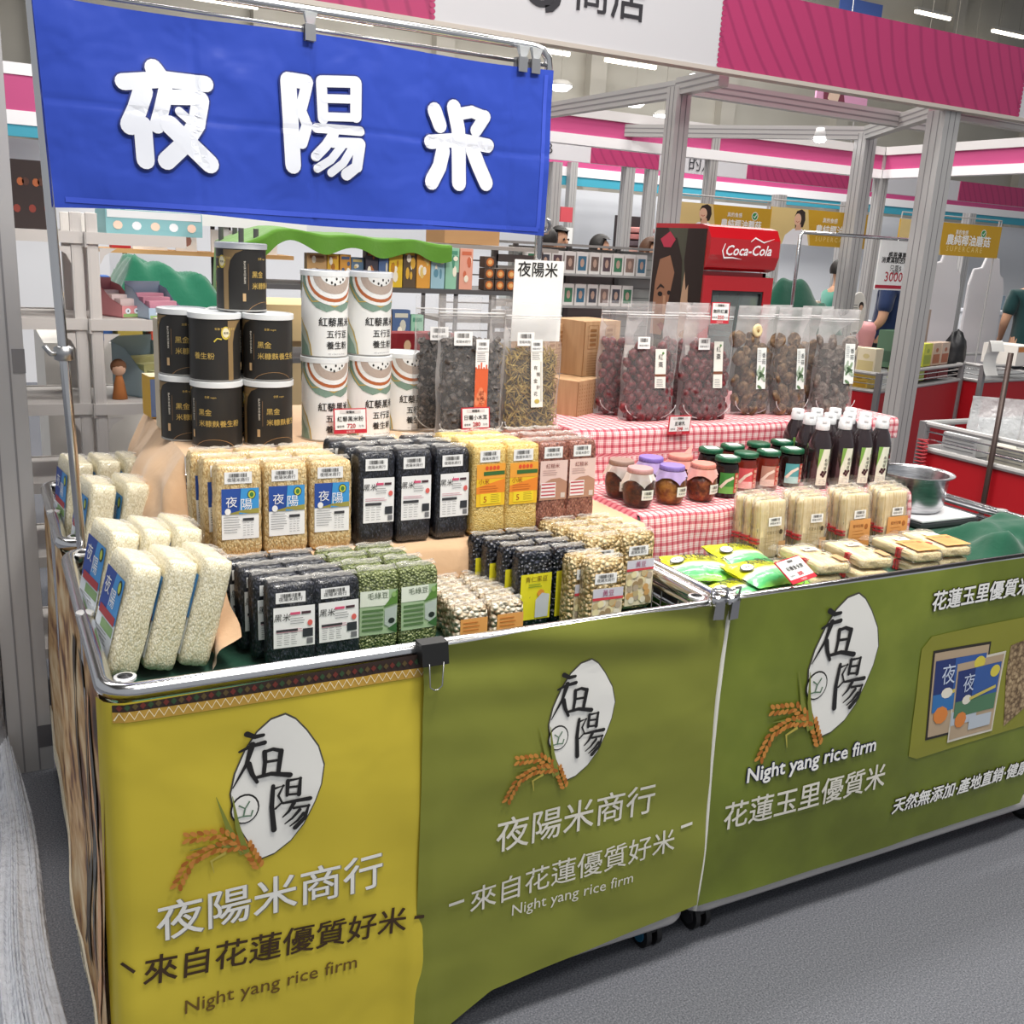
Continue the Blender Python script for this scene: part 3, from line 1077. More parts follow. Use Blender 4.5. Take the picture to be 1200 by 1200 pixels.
for q, e, k in ((pq([(1081, 866), (1146, 851), (1161, 751), (1092, 762)]), 0.0028, 0), (pq([(1107, 869), (1160, 855), (1178, 762), (1119, 775)]), 0.004, 1)):
    B = bil(q)

    def F(u, v, ee=0.0, B=B, e=e):
        a, b = B(u, v)
        return dgr(a, b, e + ee)
    f.rect(0, 0, 1, 1, M('#d9d3c4', 0.5) if k else M('#2a2520', 0.5), F, 0.2)
    f.rect(0.03, 0.03, 0.97, 0.97, KR, lambda a, b: F(a, b, 0.0006), 0.2)
    f.rect(0.06, 0.3, 0.94, 0.88, NV, lambda a, b: F(a, b, 0.0012), 0.2)
    f.rect(0.06, 0.3, 0.94, 0.5, M('#4f7a5a' if k else '#2f6fae', 0.5), lambda a, b: F(a, b, 0.0016), 0.2)
    f.rect(0.4, 0.5, 0.94, 0.88, M('#335a9e', 0.5), lambda a, b: F(a, b, 0.0016), 0.2)
    f.disc(0.83, 0.78, 0.1, 0.075, M('#d8c84a', 0.5), lambda a, b: F(a, b, 0.002), 14)
    f.text('夜', 0.3, 0.62, 0.24, M('#c9d4e8', 0.5), lambda a, b: F(a, b, 0.002), bold=-0.01)
    f.disc(0.3, 0.5, 0.1, 0.06, M('#e5dfd0', 0.5), lambda a, b: F(a, b, 0.002), 10)
    f.stroke([(0.36, 0.5), (0.9, 0.58)], 0.04, M('#cdbc5a', 0.5), lambda a, b: F(a, b, 0.002))
    f.disc(0.22, 0.26, 0.13, 0.1, M('#d8823a', 0.5), lambda a, b: F(a, b, 0.002), 9)
    f.rect(0.42, 0.1, 0.9, 0.26, M('#b9c2cc', 0.5), lambda a, b: F(a, b, 0.002))
RICEP = grain('printed_brown_rice', [(0.1, '#5f4a33'), (0.5, '#9d8564'), (0.9, '#c4ad88')], 90, (1, 1, 1), 0.5, 0.0, 0.0)
f.flat(pq([(1174, 850), (1178, 790), (1184, 756), (1203, 748)]) + [(2.5, 0.62), (2.5, 0.46)], lambda a, b: dgr(a, b, 0.003), RICEP, 0.03)
f.build('picture', t)


# side cloth on the first cart
def side(u, v):
    y = 1.57 + 1.45 * u
    d = 0.865 - v
    x = 0.126 - 0.026 * d + 0.006 * nz(y * 5, v * 4, 3.0) - 0.006 * math.sin(y * 9) * d
    return Vector((x, y, v))


SIDEP = noisy('nut_photo_print', [(0.25, '#3a241a'), (0.38, '#7d5134'), (0.5, '#c39a68'), (0.62, '#d9bd93'), (0.78, '#e7d6b6')], 13, 3, 0.6, stretch=(1, 0.55, 0.9))


def shem(u):
    return 0.02 + 0.35 * max(0, u - 0.55) + 0.012 * math.sin(u * 40)


t = thing('side_banner', 'cloth with printed nuts and lace hem on the cart end beside the thick post', 'banner')
f = MB(); f.grid(lambda u, v: side(u, shem(u) + (0.862 - shem(u)) * v), 50, 30, SIDEP); f.build('printed_sheet', t, smooth=True)
f = MB()
for k, (u0, m, wd) in enumerate(((0.1, '#4a4844', 0.05), (0.2, '#4c4336', 0.035), (0.06, '#e0a878', 0.05), (0.29, '#3d2f26', 0.03))):
    n = 14
    vs, tr = [], []
    for i in range(n + 1):
        b = 0.1 + 0.7 * i / n
        uu = u0 + 0.05 * math.sin(i * 0.45 + k)
        ww = wd * (0.3 + 0.7 * abs(math.sin(i * 0.6 + k * 2)))
        vs += [side(uu, b) - Vector((0.003, 0, 0)), side(uu + ww, b) - Vector((0.003, 0, 0))]
    for i in range(n):
        tr.append((2 * i, 2 * i + 2, 2 * i + 3, 2 * i + 1))
    f.add(vs, tr, M(m, 0.6))
f.build('brush_pattern', t)
f = MB()
LACE = M('#ddd6c2', 0.8)
zz_ = []
for k in range(121):
    u = k / 120
    zz_.append(side(u, shem(u) - (0.028 if k % 2 else 0.002)) - Vector((0.003, 0, 0)))
f.tube(zz_, 0.0022, LACE, 4)
f.tube([side(k / 60, shem(k / 60) - 0.03) - Vector((0.003, 0, 0)) for k in range(61)], 0.003, LACE, 4)
f.tube([side(k / 60, shem(k / 60) + 0.004) - Vector((0.003, 0, 0)) for k in range(61)], 0.003, LACE, 4)
f.build('lace_hem', t)

# clips on the rail
t = thing('binder_clip', 'black binder clip holding the olive banner to the rail', 'clip', (0.685, 1.536, 0.892))
f = MB()
f.add([(-0.026, -0.014, -0.036), (0.026, -0.014, -0.036), (0.026, -0.006, 0.004), (-0.026, -0.006, 0.004), (-0.026, 0.03, -0.036), (0.026, 0.03, -0.036), (0.026, 0.024, 0.004), (-0.026, 0.024, 0.004)],
      [(0, 1, 2, 3), (3, 2, 6, 7), (5, 4, 7, 6), (0, 3, 7, 4), (1, 5, 6, 2)], BLACK)
f.build('body', t)
f = MB()
f.tube([(-0.014, -0.016, -0.03), (-0.012, -0.018, -0.075), (-0.004, -0.018, -0.082), (0.004, -0.018, -0.082), (0.012, -0.018, -0.075), (0.014, -0.016, -0.03)], 0.0014, STEEL, 6)
f.build('wire_handle', t, smooth=True)


def metal_clip(loc, label, s=1.0, rz=0.0):
    t = thing('metal_clip', label, 'clip', loc, rz, None)
    f = MB()
    f.add([(-0.014 * s, -0.012 * s, -0.045 * s), (0.014 * s, -0.012 * s, -0.045 * s), (0.012 * s, -0.014 * s, 0.0), (-0.012 * s, -0.014 * s, 0.0), (-0.014 * s, -0.008 * s, -0.045 * s), (0.014 * s, -0.008 * s, -0.045 * s), (0.012 * s, -0.004 * s, 0.0), (-0.012 * s, -0.004 * s, 0.0)],
          [(0, 1, 2, 3), (3, 2, 6, 7), (5, 4, 7, 6), (0, 3, 7, 4), (1, 5, 6, 2), (0, 4, 5, 1)], STEEL)
    f.build('jaw', t)
    f = MB()
    f.tube([(0.018 * s, 0, 0), (-0.018 * s, 0, 0)], 0.011 * s, CHROME, 14)
    f.tube([(-0.02 * s, 0, 0.008 * s), (-0.02 * s, -0.004 * s, 0.03 * s), (0.02 * s, -0.004 * s, 0.03 * s), (0.02 * s, 0, 0.008 * s)], 0.003 * s, CHROME, 6)
    f.build('spring', t, smooth=True)
    return t


metal_clip((1.335, 1.535, 0.898), 'metal spring clip on the rail next to the white seam, by the wire side', 0.9, -0.2)
metal_clip((1.372, 1.533, 0.895), 'metal spring clip on the rail right at the top of the white seam', 0.9, 0.1)

# ------------------------------------------------------------------ hanging blue banner and its chrome frame
t = thing('chrome_stand', 'chrome tube frame carrying the blue banner over the stall', 'frame', (0, 0, 0))
f = MB()
PY = 2.372
fr = [(0.172, 2.366, 0.1), (0.168, 2.366, 0.9), (0.137, PY, 2.03), (0.139, PY, 2.05), (0.15, PY, 2.066), (0.17, PY, 2.074)]
fr += [(1.27, PY, 2.074), (1.297, PY, 2.068), (1.312, PY, 2.052), (1.316, PY, 2.03), (1.318, 2.366, 0.1)]
f.tube(fr, 0.0105, CHROME, 12)
f.build('tube', t, smooth=True)
f = MB()
f.tube([(0.14, PY - 0.004, 2.035), (1.314, PY - 0.004, 2.035)], 0.0045, CHROME, 8)
f.build('rod', t, smooth=True)
f = MB()
f.lathe([(0.011, 0), (0.02, 0.004), (0.02, 0.03), (0.011, 0.034)], STEEL, 14, (0.157, PY, 1.3))
f.tube([(0.157, PY, 1.315), (0.13, PY - 0.01, 1.318), (0.118, PY - 0.01, 1.335)], 0.006, STEEL, 8)
f.build('clamp', t, smooth=True)
f = MB()
f.tube([(1.317, PY, 1.63), (1.335, PY - 0.01, 1.632), (1.342, PY - 0.012, 1.65), (1.33, PY - 0.02, 1.665)], 0.005, STEEL, 8)
f.build('clamp', t, smooth=True)


def blue(a, b, e=0.0):
    u = (a - 0.138) / 1.18
    d = (2.02 - b) / 0.4
    y = PY - 0.02 + 0.010 * nz(a * 3.2, b * 3.6, 5.5) + 0.005 * nz(a * 8, b * 9, 2.3) + 0.006 * math.sin(a * 13 + b * 7) * d - 0.004 * abs(math.sin(a * 7.9)) * d
    c1 = 0.0022 * math.exp(-((b - 1.825 - 0.006 * math.sin(a * 9)) / 0.006) ** 2)
    c2 = sum(0.0025 * math.exp(-((a - k) / 0.005) ** 2) for k in (0.44, 0.7, 0.98, 1.21))
    z = b - 0.006 * math.sin(u * PI * 3) * (1 - d) * 0.6
    return Vector((a + 0.018 * d * (1 - u) - 0.0 * d, y - e + c1 + c2, z))


BLUE = cloth('blue_banner_fabric', '#3049ae', rough=0.34, sheen=0.0, wr=0.5, sc=8)
t = thing('hanging_banner', 'blue fabric banner with three big white characters', 'banner')
f = MB()
f.grid(lambda u, v: blue(0.138 + 1.18 * u, 1.62 + 0.006 * math.sin(u * 9) * (1 - v) + 0.402 * v), 170, 60, BLUE)
f.build('fabric', t, smooth=True)
f = MB()
SEAM = M('#3550c4', 0.45)
f.rect(0.16, 1.632, 1.30, 1.643, SEAM, lambda a, b: blue(a, b, 0.0015), 0.03)
f.rect(1.293, 1.64, 1.303, 2.01, SEAM, lambda a, b: blue(a, b, 0.0015), 0.03)
f.build('hem', t)
BW = M('#dde1ec', 0.5)
STROKES = {
    '夜': [([(177, 79), (185, 91)], 18), ([(140, 95), (190, 92), (238, 98)], 16), ([(163, 106), (155, 128), (146, 146)], 19), ([(161, 146), (163, 187)], 18),
          ([(190, 106), (184, 128), (178, 147)], 15), ([(192, 113), (228, 114)], 15), ([(231, 117), (225, 145), (208, 170), (188, 188)], 18), ([(205, 130), (216, 140)], 9), ([(193, 146), (217, 170), (239, 192)], 19)],
    '陽': [([(336, 96), (339, 194)], 18), ([(340, 95), (358, 98)], 15), ([(358, 102), (350, 130), (357, 148), (350, 168)], 13), ([(375, 97), (376, 140)], 12), ([(377, 97), (415, 98)], 12), ([(415, 99), (414, 138)], 13),
          ([(378, 117), (412, 118)], 9), ([(378, 138), (413, 139)], 9), ([(368, 151), (419, 155)], 10), ([(388, 158), (378, 172), (366, 184)], 11), ([(385, 168), (418, 169)], 11), ([(418, 170), (414, 196), (402, 205)], 13), ([(397, 172), (384, 188), (368, 198)], 9), ([(408, 176), (398, 192), (384, 203)], 9)],
    '米': [([(508, 129), (514, 146)], 18), ([(531, 125), (536, 150), (537, 168)], 18), ([(535, 133), (552, 130), (566, 136)], 14), ([(567, 136), (557, 152)], 15), ([(502, 166), (538, 163), (571, 170)], 16), ([(517, 176), (512, 195), (502, 213)], 18), ([(536, 172), (535, 214)], 19), ([(553, 176), (560, 195), (568, 214)], 19)],
}
for ch, st in STROKES.items():
    f = MB()
    for dw, mt, e in ((3.5, M('#1c2c78', 0.5), 0.004), (0, BW, 0.0065)):
        for k, (pts, wd) in enumerate(st):
            q2 = [(at(x, y, Y=2.352).x, at(x, y, Y=2.352).z) for x, y in pts]
            f.cap(q2, (wd + dw) * 0.00205, mt, lambda a, b, e=e, k=k: blue(a, b, e + 0.0001 * k), 0.02)
    f.build('character', t)


def bulldog(x, label):
    t = thing('banner_clip', label, 'clip', (x, PY - 0.02, 2.02), 0, None)
    f = MB()
    f.span((-0.012, -0.009, -0.012), (0.012, -0.004, 0.022), STEEL)
    f.span((-0.012, 0.004, -0.012), (0.012, 0.022, 0.022), STEEL)
    f.build('jaw', t)
    f = MB()
    f.add([(-0.008, -0.008, 0.02), (0.008, -0.008, 0.02), (0.015, -0.012, 0.046), (-0.015, -0.012, 0.046), (-0.008, 0.0, 0.02), (0.008, 0.0, 0.02), (0.015, 0.004, 0.046), (-0.015, 0.004, 0.046)],
          [(0, 1, 2, 3), (5, 4, 7, 6), (3, 2, 6, 7), (1, 5, 6, 2), (0, 3, 7, 4)], M('#dfe3e6', 0.15, trans=0.5))
    f.build('clear_grip', t)


bulldog(at(363, 30, Y=2.35).x, 'clear clip gripping the blue banner near its middle')
bulldog(at(612, 72, Y=2.35).x, 'clear clip near the blue banner corner, inner one of the two')
bulldog(at(627, 76, Y=2.35).x, 'clear clip at the very corner of the blue banner')
# ================================================================== cloths of the stepped display
BEIGE = cloth('beige_cloth', '#d9b48f')
DGREEN = cloth('dark_green_cloth', '#0b4a35')
t = thing('green_cloth', 'dark green cloth lining the front cart under the white rice packs', 'cloth')
f = MB()
f.grid(lambda u, v: Vector((0.15 + 1.195 * u, 1.583 + 0.735 * v, 0.7895 + 0.002 * nz(u * 9, v * 9, 1))), 60, 40, DGREEN)
f.build('sheet', t, smooth=True)

TA, TB = 0.945, 1.097      # the two steps


def step(y):
    pts = [(1.928, 0.800), (1.936, 0.93), (1.948, TA), (2.262, TA), (2.275, TA + 0.01), (2.285, TB - 0.012), (2.298, TB), (2.92, TB)]
    if y <= pts[0][0]:
        return pts[0][1]
    for (a, za), (b, zb) in zip(pts, pts[1:]):
        if y <= b:
            return za + (zb - za) * (y - a) / (b - a)
    return pts[-1][1]


YS = [1.928, 1.931, 1.933, 1.936, 1.942, 1.948, 2.02, 2.08, 2.14, 2.2, 2.262, 2.268, 2.275, 2.278, 2.281, 2.285, 2.291, 2.298, 2.35, 2.42, 2.5, 2.6, 2.7, 2.8, 2.92]
t = thing('beige_cloth', 'beige cloth draped over the stepped display of the first cart', 'cloth')
f = MB()
XL, XR = 0.39, 1.43


def bc(i, j):
    y = YS[j]
    x = XL + (XR - XL) * i / 60
    z = step(y)
    wv = 0.006 * nz(x * 9, y * 3, 0.3) + 0.004 * math.sin(x * 41 + y * 9)
    flat = z in (TA, TB) or j in range(5, 11) or j >= 17
    return Vector((x, y + (0 if flat else wv - 0.004), z - (0.0 if not flat else 0.0003)))


vs = [bc(i, j) for j in range(len(YS)) for i in range(61)]
f.add(vs, [(j * 61 + i, j * 61 + i + 1, (j + 1) * 61 + i + 1, (j + 1) * 61 + i) for j in range(len(YS) - 1) for i in range(60)], BEIGE)


# the end that hangs down beside the white rice
def drape(u, v):
    y = 1.76 + 1.14 * u
    zt = step(max(y, 1.97)) if y > 1.97 else TA - (1.97 - y) * 0.40
    arch = 0.16 * max(0, math.sin((u - 0.42) / 0.5 * PI)) if 0.42 < u < 0.92 else 0
    zb = 0.797 + arch
    z = zt + (zb - zt) * v
    d = zt - z
    x = XL - 0.03 * min(1, v * 3) - 0.16 * d - 0.10 * arch * v * 3 + 0.012 * math.sin(y * 38 + v) * v + 0.008 * nz(y * 12, v * 3, 4)
    return Vector((x, y - 0.02 * v * math.sin(y * 20), z))


f.grid(drape, 70, 16, BEIGE)
f.build('fabric', t, smooth=True, angle=70)
f = MB()
for k in range(36):
    u = 0.5 + 0.36 * k / 36
    p = drape(u, 1.0)
    f.tube([p, p + Vector((0.004 * math.sin(k * 7), 0.004 * math.cos(k * 5), -0.022)), p + Vector((0.01 * math.sin(k * 3), 0.004 * math.cos(k * 9), -0.045 - 0.012 * math.sin(k * 2.3)))], 0.0016, M('#e6cfae', 0.9), 4)
f.build('fringe', t)

# ================================================================== vacuum packs
G = {
    'white': grain('white_rice', [(0.05, '#c8bd9c'), (0.4, '#e3dabd'), (0.85, '#f4efdc')], 400, (1, 1, 0.5), 0.35, 0.4),
    'oat': grain('pale_brown_rice', [(0.05, '#b08c56'), (0.4, '#d9bd88'), (0.85, '#ead7ac')], 330, (1, 1, 0.5)),
    'black': grain('black_rice', [(0.05, '#0d0e14'), (0.5, '#23252e'), (0.9, '#4b4e5c')], 330, (1, 1, 0.5)),
    'millet': grain('yellow_millet', [(0.05, '#c79b45'), (0.4, '#e8c878'), (0.85, '#f3dc9a')], 330, (1, 1, 1)),
    'red': grain('red_rice', [(0.05, '#5d3028'), (0.4, '#93594a'), (0.85, '#b98471')], 330, (1, 1, 0.5)),
    'mung': grain('mung_beans', [(0.05, '#3f4a22'), (0.4, '#7b8650'), (0.85, '#a9b07e')], 190, (1, 1, 1), 0.35, 0.9),
    'bean': grain('black_beans', [(0.05, '#0b0d14'), (0.5, '#1e222e'), (0.9, '#454a5e')], 95, (1, 1, 1.3), 0.3, 1.0),
    'peanut': grain('speckled_white_beans', [(0.05, '#7d5a3c'), (0.3, '#d9c6a6'), (0.6, '#efe4d0'), (0.9, '#fbf6ea')], 78, (1, 1, 1.2), 0.35, 1.0),
    'soy': grain('soy_beans', [(0.05, '#8f6f3c'), (0.35, '#d3b680'), (0.85, '#f0dfb6')], 105, (1, 1, 1), 0.35, 1.0),
}
LW = M('#f4f3f2', 0.45)
GREY = M('#8d8d90', 0.6)
PNK = M('#d9577c', 0.5)


def barcode(f, x, z, w_, h, fn, seed=1, line='夜陽米商行'):
    rnd = random.Random(seed)
    f.rect(x - w_ / 2, z - h / 2, x + w_ / 2, z + h / 2, LW, lambda a, b: fn(a, b, 0.0006))
    a = x - w_ * 0.34
    while a < x + w_ * 0.32:
        k = rnd.choice((0.0006, 0.001, 0.0016))
        f.rect(a, z + h * 0.06, a + k, z + h * 0.38, INK, lambda p, q: fn(p, q, 0.0011))
        a += k + rnd.choice((0.0006, 0.0009, 0.0014))
    f.text(line, x, z - h * 0.3, fit(line, w_ * 0.8), INK, lambda p, q: fn(p, q, 0.0011))


def lines(f, x0, z0, w_, n, dz, mat, fn, hgt=0.0012, seed=3):
    rnd = random.Random(seed)
    for k in range(n):
        f.rect(x0, z0 - k * dz, x0 + w_ * rnd.uniform(0.7, 1.0), z0 - k * dz + hgt, mat, lambda a, b: fn(a, b, 0.0012))


def table(f, x0, z0, w_, h, fn):
    """small nutrition table: heading bar and three columns"""
    f.rect(x0, z0 + h * 0.86, x0 + w_ * 0.72, z0 + h, M('#3a3a3e', 0.6), lambda a, b: fn(a, b, 0.0012))
    for k in range(3):
        lines(f, x0 + w_ * (0.02 + 0.24 * k), z0 + h * 0.74, w_ * 0.2, 6, h * 0.13, GREY, fn, 0.0009, k)


def lab_moon(f, w_, h, fn):
    """blue night-sky label above a white text field"""
    W = w_ * 0.82; x0 = -W / 2; zb = h * 0.21; zt = h * 0.76; zm = zb + (zt - zb) * 0.5
    e = lambda k: (lambda a, b: fn(a, b, k))
    f.rect(x0, zb, x0 + W, zt, LW, e(0.0006))
    f.rect(x0, zm, x0 + W, zt, M('#2a4fa0', 0.5), e(0.001))
    f.flat([(x0 + W * 0.46, zm), (x0 + W, zm), (x0 + W, zt), (x0 + W * 0.52, zt)], e(0.0014), M('#3f97d6', 0.5))
    f.flat([(x0 + W * 0.1, zm), (x0 + W, zm), (x0 + W, zm + 0.011), (x0 + W * 0.5, zm + 0.008)], e(0.0018), M('#a49a4a', 0.5))
    f.disc(x0 + W * 0.16, zm + 0.006, 0.006, 0.007, LW, e(0.0022), 10)
    f.disc(x0 + W * 0.8, zt - 0.013, 0.0085, 0.0095, M('#2a2a2c', 0.5), e(0.0018), 14)
    f.disc(x0 + W * 0.8, zt - 0.013, 0.007, 0.008, M('#c8cf4e', 0.5), e(0.0022), 14)
    f.disc(x0 + W * 0.8, zt - 0.013, 0.004, 0.005, M('#3f7a42', 0.5), e(0.0026), 10)
    f.text('夜', x0 + W * 0.26, zm + (zt - zm) * 0.32, 0.024, LW, e(0.0024))
    f.text('陽', x0 + W * 0.66, zm + (zt - zm) * 0.2, 0.026, LW, e(0.0024))
    lines(f, x0 + W * 0.05, zm - 0.007, W * 0.5, 7, 0.0052, GREY, fn)
    table(f, x0 + W * 0.56, zb + 0.004, W * 0.42, (zm - zb) * 0.75, fn)


def lab_black(f, w_, h, fn):
    W = w_ * 0.84; x0 = -W / 2 + 0.003; zb = h * 0.25; zt = h * 0.73
    e = lambda k: (lambda a, b: fn(a, b, k))
    f.rect(x0, zb, x0 + W, zt, LW, e(0.0006))
    f.text('黑米', x0 + W * 0.2, zt - 0.026, 0.016, INK, e(0.0013), shear=0.15)
    f.rect(x0 + W * 0.4, zt - 0.016, x0 + W * 0.64, zt - 0.011, PNK, e(0.0013))
    f.rect(x0 + W * 0.67, zt - 0.016, x0 + W * 0.9, zt - 0.011, M('#4b2f38', 0.6), e(0.0013))
    lines(f, x0 + W * 0.4, zt - 0.024, W * 0.4, 3, 0.005, GREY, fn)
    f.disc(x0 + W * 0.88, zt - 0.035, 0.005, 0.006, M('#e0675f', 0.5), e(0.0013), 12)
    lines(f, x0 + W * 0.06, zt - 0.046, W * 0.8, 2, 0.004, M('#c98a9a', 0.6), fn)
    table(f, x0 + W * 0.06, zb + 0.003, W * 0.72, (zt - zb) * 0.42, fn)
    f.rect(x0 + W * 0.7, zb + 0.018, x0 + W * 0.95, zb + 0.035, M('#33363c', 0.5), e(0.0013))
    f.rect(x0 + W * 0.8, zb + 0.004, x0 + W * 0.95, zb + 0.015, M('#77777a', 0.6), e(0.0013))


def lab_yellow(f, w_, h, fn):
    W = w_ * 0.86; x0 = -W / 2; zb = h * 0.34; zt = h * 0.80
    e = lambda k: (lambda a, b: fn(a, b, k))
    f.rect(x0, zb, x0 + W, zt, M('#f3c32a', 0.5), e(0.0006))
    f.rect(x0, zt - 0.034, x0 + W, zt, M('#f2a53c', 0.5), e(0.001))
    f.flat([(x0, zb + 0.045), (x0 + W, zb + 0.062), (x0 + W, zb + 0.03), (x0, zb + 0.03)], e(0.0009), M('#f08c2e', 0.5))
    for k in range(4):
        f.disc(x0 + W * (0.35 + 0.13 * k), zt - 0.009, 0.0042, 0.005, M('#e5552e', 0.5), e(0.0013), 9)
    f.rect(x0 + W * 0.24, zt - 0.026, x0 + W * 0.98, zt - 0.017, M('#3c6b35', 0.5), e(0.0013))
    f.text('小米', x0 + W * 0.25, zt - 0.045, 0.014, M('#a0421c', 0.5), e(0.0013), shear=0.1)
    lines(f, x0 + W * 0.1, zt - 0.052, W * 0.75, 3, 0.0055, M('#c2641e', 0.6), fn)
    f.rect(x0 + W * 0.14, zb + 0.006, x0 + W * 0.86, zb + 0.03, M('#f6d92e', 0.5), e(0.0012))
    lines(f, x0 + W * 0.5, zb + 0.026, W * 0.35, 5, 0.004, M('#9a7a1a', 0.6), fn, 0.001)
    f.text('5', x0 + W * 0.3, zb + 0.01, 0.02, M('#b5461c', 0.5), e(0.0016))


def lab_red(f, w_, h, fn):
    W = w_ * 0.9; x0 = -W / 2; zb = h * 0.36; zt = h * 0.8
    e = lambda k: (lambda a, b: fn(a, b, k))
    f.rect(x0, zb, x0 + W, zt, M('#e9c9c0', 0.5), e(0.0006))
    f.flat([(x0, zb), (x0 + W, zb), (x0 + W, zb + 0.042), (x0 + W * 0.72, zb + 0.052), (x0 + W * 0.4, zb + 0.05), (x0, zb + 0.036)], e(0.001), M('#b98a72', 0.5))
    f.text('紅糙米', x0 + W * 0.45, zt - 0.017, 0.012, M('#8a4a42', 0.5), e(0.0013))
    lines(f, x0 + W * 0.1, zt - 0.024, W * 0.6, 3, 0.005, M('#b58f88', 0.6), fn)
    f.rect(x0 + W * 0.04, zb + 0.006, x0 + W * 0.58, zb + 0.042, M('#f3e8e6', 0.5), e(0.0014))
    for k in range(4):
        f.rect(x0 + W * 0.06, zb + 0.011 + k * 0.0085, x0 + W * 0.56, zb + 0.014 + k * 0.0085, M('#c4474e', 0.6), e(0.0018))
    f.rect(x0 + W * 0.78, zb + 0.004, x0 + W * 0.94, zb + 0.016, M('#d8c8be', 0.6), e(0.0014))


def lab_green(f, w_, h, fn):
    W = w_ * 0.9; x0 = -W / 2; zb = h * 0.23; zt = h * 0.78
    e = lambda k: (lambda a, b: fn(a, b, k))
    f.rect(x0, zb, x0 + W, zt, M('#a9c29a', 0.5), e(0.0006))
    f.rect(x0, zt - 0.032, x0 + W * 0.76, zt, M('#e9efe0', 0.5), e(0.001))
    f.text('毛綠豆', x0 + W * 0.47, zt - 0.016, 0.0145, M('#4e5f42', 0.5), e(0.0014))
    f.flat([(x0 + W, zt), (x0 + W * 0.62, zt - 0.036), (x0 + W, zt - 0.03)], e(0.0013), M('#5f8a3e', 0.5))
    f.disc(x0 + W * 0.9, zt - 0.011, 0.005, 0.006, M('#8fb56a', 0.5), e(0.0017), 10)
    f.flat([(x0 + W * 0.66, zb + 0.02), (x0 + W * 0.95, zb + 0.004), (x0 + W, zt - 0.034), (x0 + W * 0.66, zt - 0.04)], e(0.0011), M('#b9c4bd', 0.5))
    f.flat([(x0 + W * 0.74, zb + 0.01), (x0 + W, zb), (x0 + W, zb + 0.022)], e(0.0015), M('#3f6b3a', 0.5))
    f.disc(x0 + W * 0.85, zb + 0.027, 0.007, 0.006, M('#26302a', 0.5), e(0.0016), 9)
    for k in range(5):
        f.rect(x0 + W * 0.06, zt - 0.044 - k * 0.0098, x0 + W * 0.62, zt - 0.039 - k * 0.0098, M('#5b7d4c', 0.6), e(0.0013))


def lab_lemon(f, w_, h, fn):
    W = w_ * 0.9; x0 = -W / 2; zb = h * 0.1; zt = h * 0.72
    e = lambda k: (lambda a, b: fn(a, b, k))
    f.rect(x0, zb, x0 + W, zt, M('#e6dc2c', 0.5), e(0.0006))
    f.text('青仁黑豆', 0, zt - 0.017, 0.014, M('#7a5a14', 0.5), e(0.0013))
    lines(f, x0 + W * 0.25, zt - 0.025, W * 0.5, 2, 0.005, M('#7f9a2a', 0.6), fn, 0.002)
    f.disc(x0 + W * 0.66, zt - 0.045, 0.009, 0.009, M('#e69a3c', 0.5), e(0.0013), 12)
    f.flat([(x0 + W * 0.5, zb + 0.004), (x0 + W * 0.92, zb + 0.004), (x0 + W * 0.95, zb + 0.055), (x0 + W * 0.7, zb + 0.06), (x0 + W * 0.5, zb + 0.045)], e(0.0015), M('#cfd3da', 0.5))
    lines(f, x0 + W * 0.56, zb + 0.045, W * 0.3, 6, 0.007, GREY, fn)


def lab_soy(f, w_, h, fn):
    W = w_ * 0.84; x0 = -W / 2 + 0.004; zb = h * 0.06; zt = h * 0.66
    e = lambda k: (lambda a, b: fn(a, b, k))
    f.rect(x0, zb, x0 + W, zt, M('#e6d9bb', 0.5), e(0.0006))
    rnd = random.Random(5)
    cs = ('#efe2b4', '#c9b58a', '#d8a86c', '#b9a894', '#efe8d6', '#a9906c')
    for k in range(30):
        f.disc(x0 + W * rnd.uniform(0.12, 0.88), zb + (zt - zb) * rnd.uniform(0.08, 0.72), 0.008, 0.0085, M(cs[k % 6], 0.5), e(0.0009 + 0.00003 * k), 10)
    f.rect(x0, zt - 0.026, x0 + W, zt - 0.02, M('#d2434e', 0.5), e(0.0022))
    f.rect(x0, zt - 0.02, x0 + W, zt, M('#cfcdd8', 0.5), e(0.0022))
    f.text('黃豆', x0 + W * 0.5, zt - 0.016, 0.015, M('#a33a6a', 0.5), e(0.0026))


def lab_orange(f, w_, h, fn):
    W = w_ * 0.8; x0 = -W / 2 + 0.004; zb = h * 0.02; zt = h * 0.72
    e = lambda k: (lambda a, b: fn(a, b, k))
    f.rect(x0, zb, x0 + W, zt, M('#eda85e', 0.5), e(0.0006))
    lines(f, x0 + W * 0.1, zt - 0.01, W * 0.7, 5, 0.008, M('#c0702c', 0.6), fn, 0.002)
    f.disc(x0 + W * 0.78, zb + 0.02, 0.006, 0.006, M('#c8553a', 0.5), e(0.0013), 10)


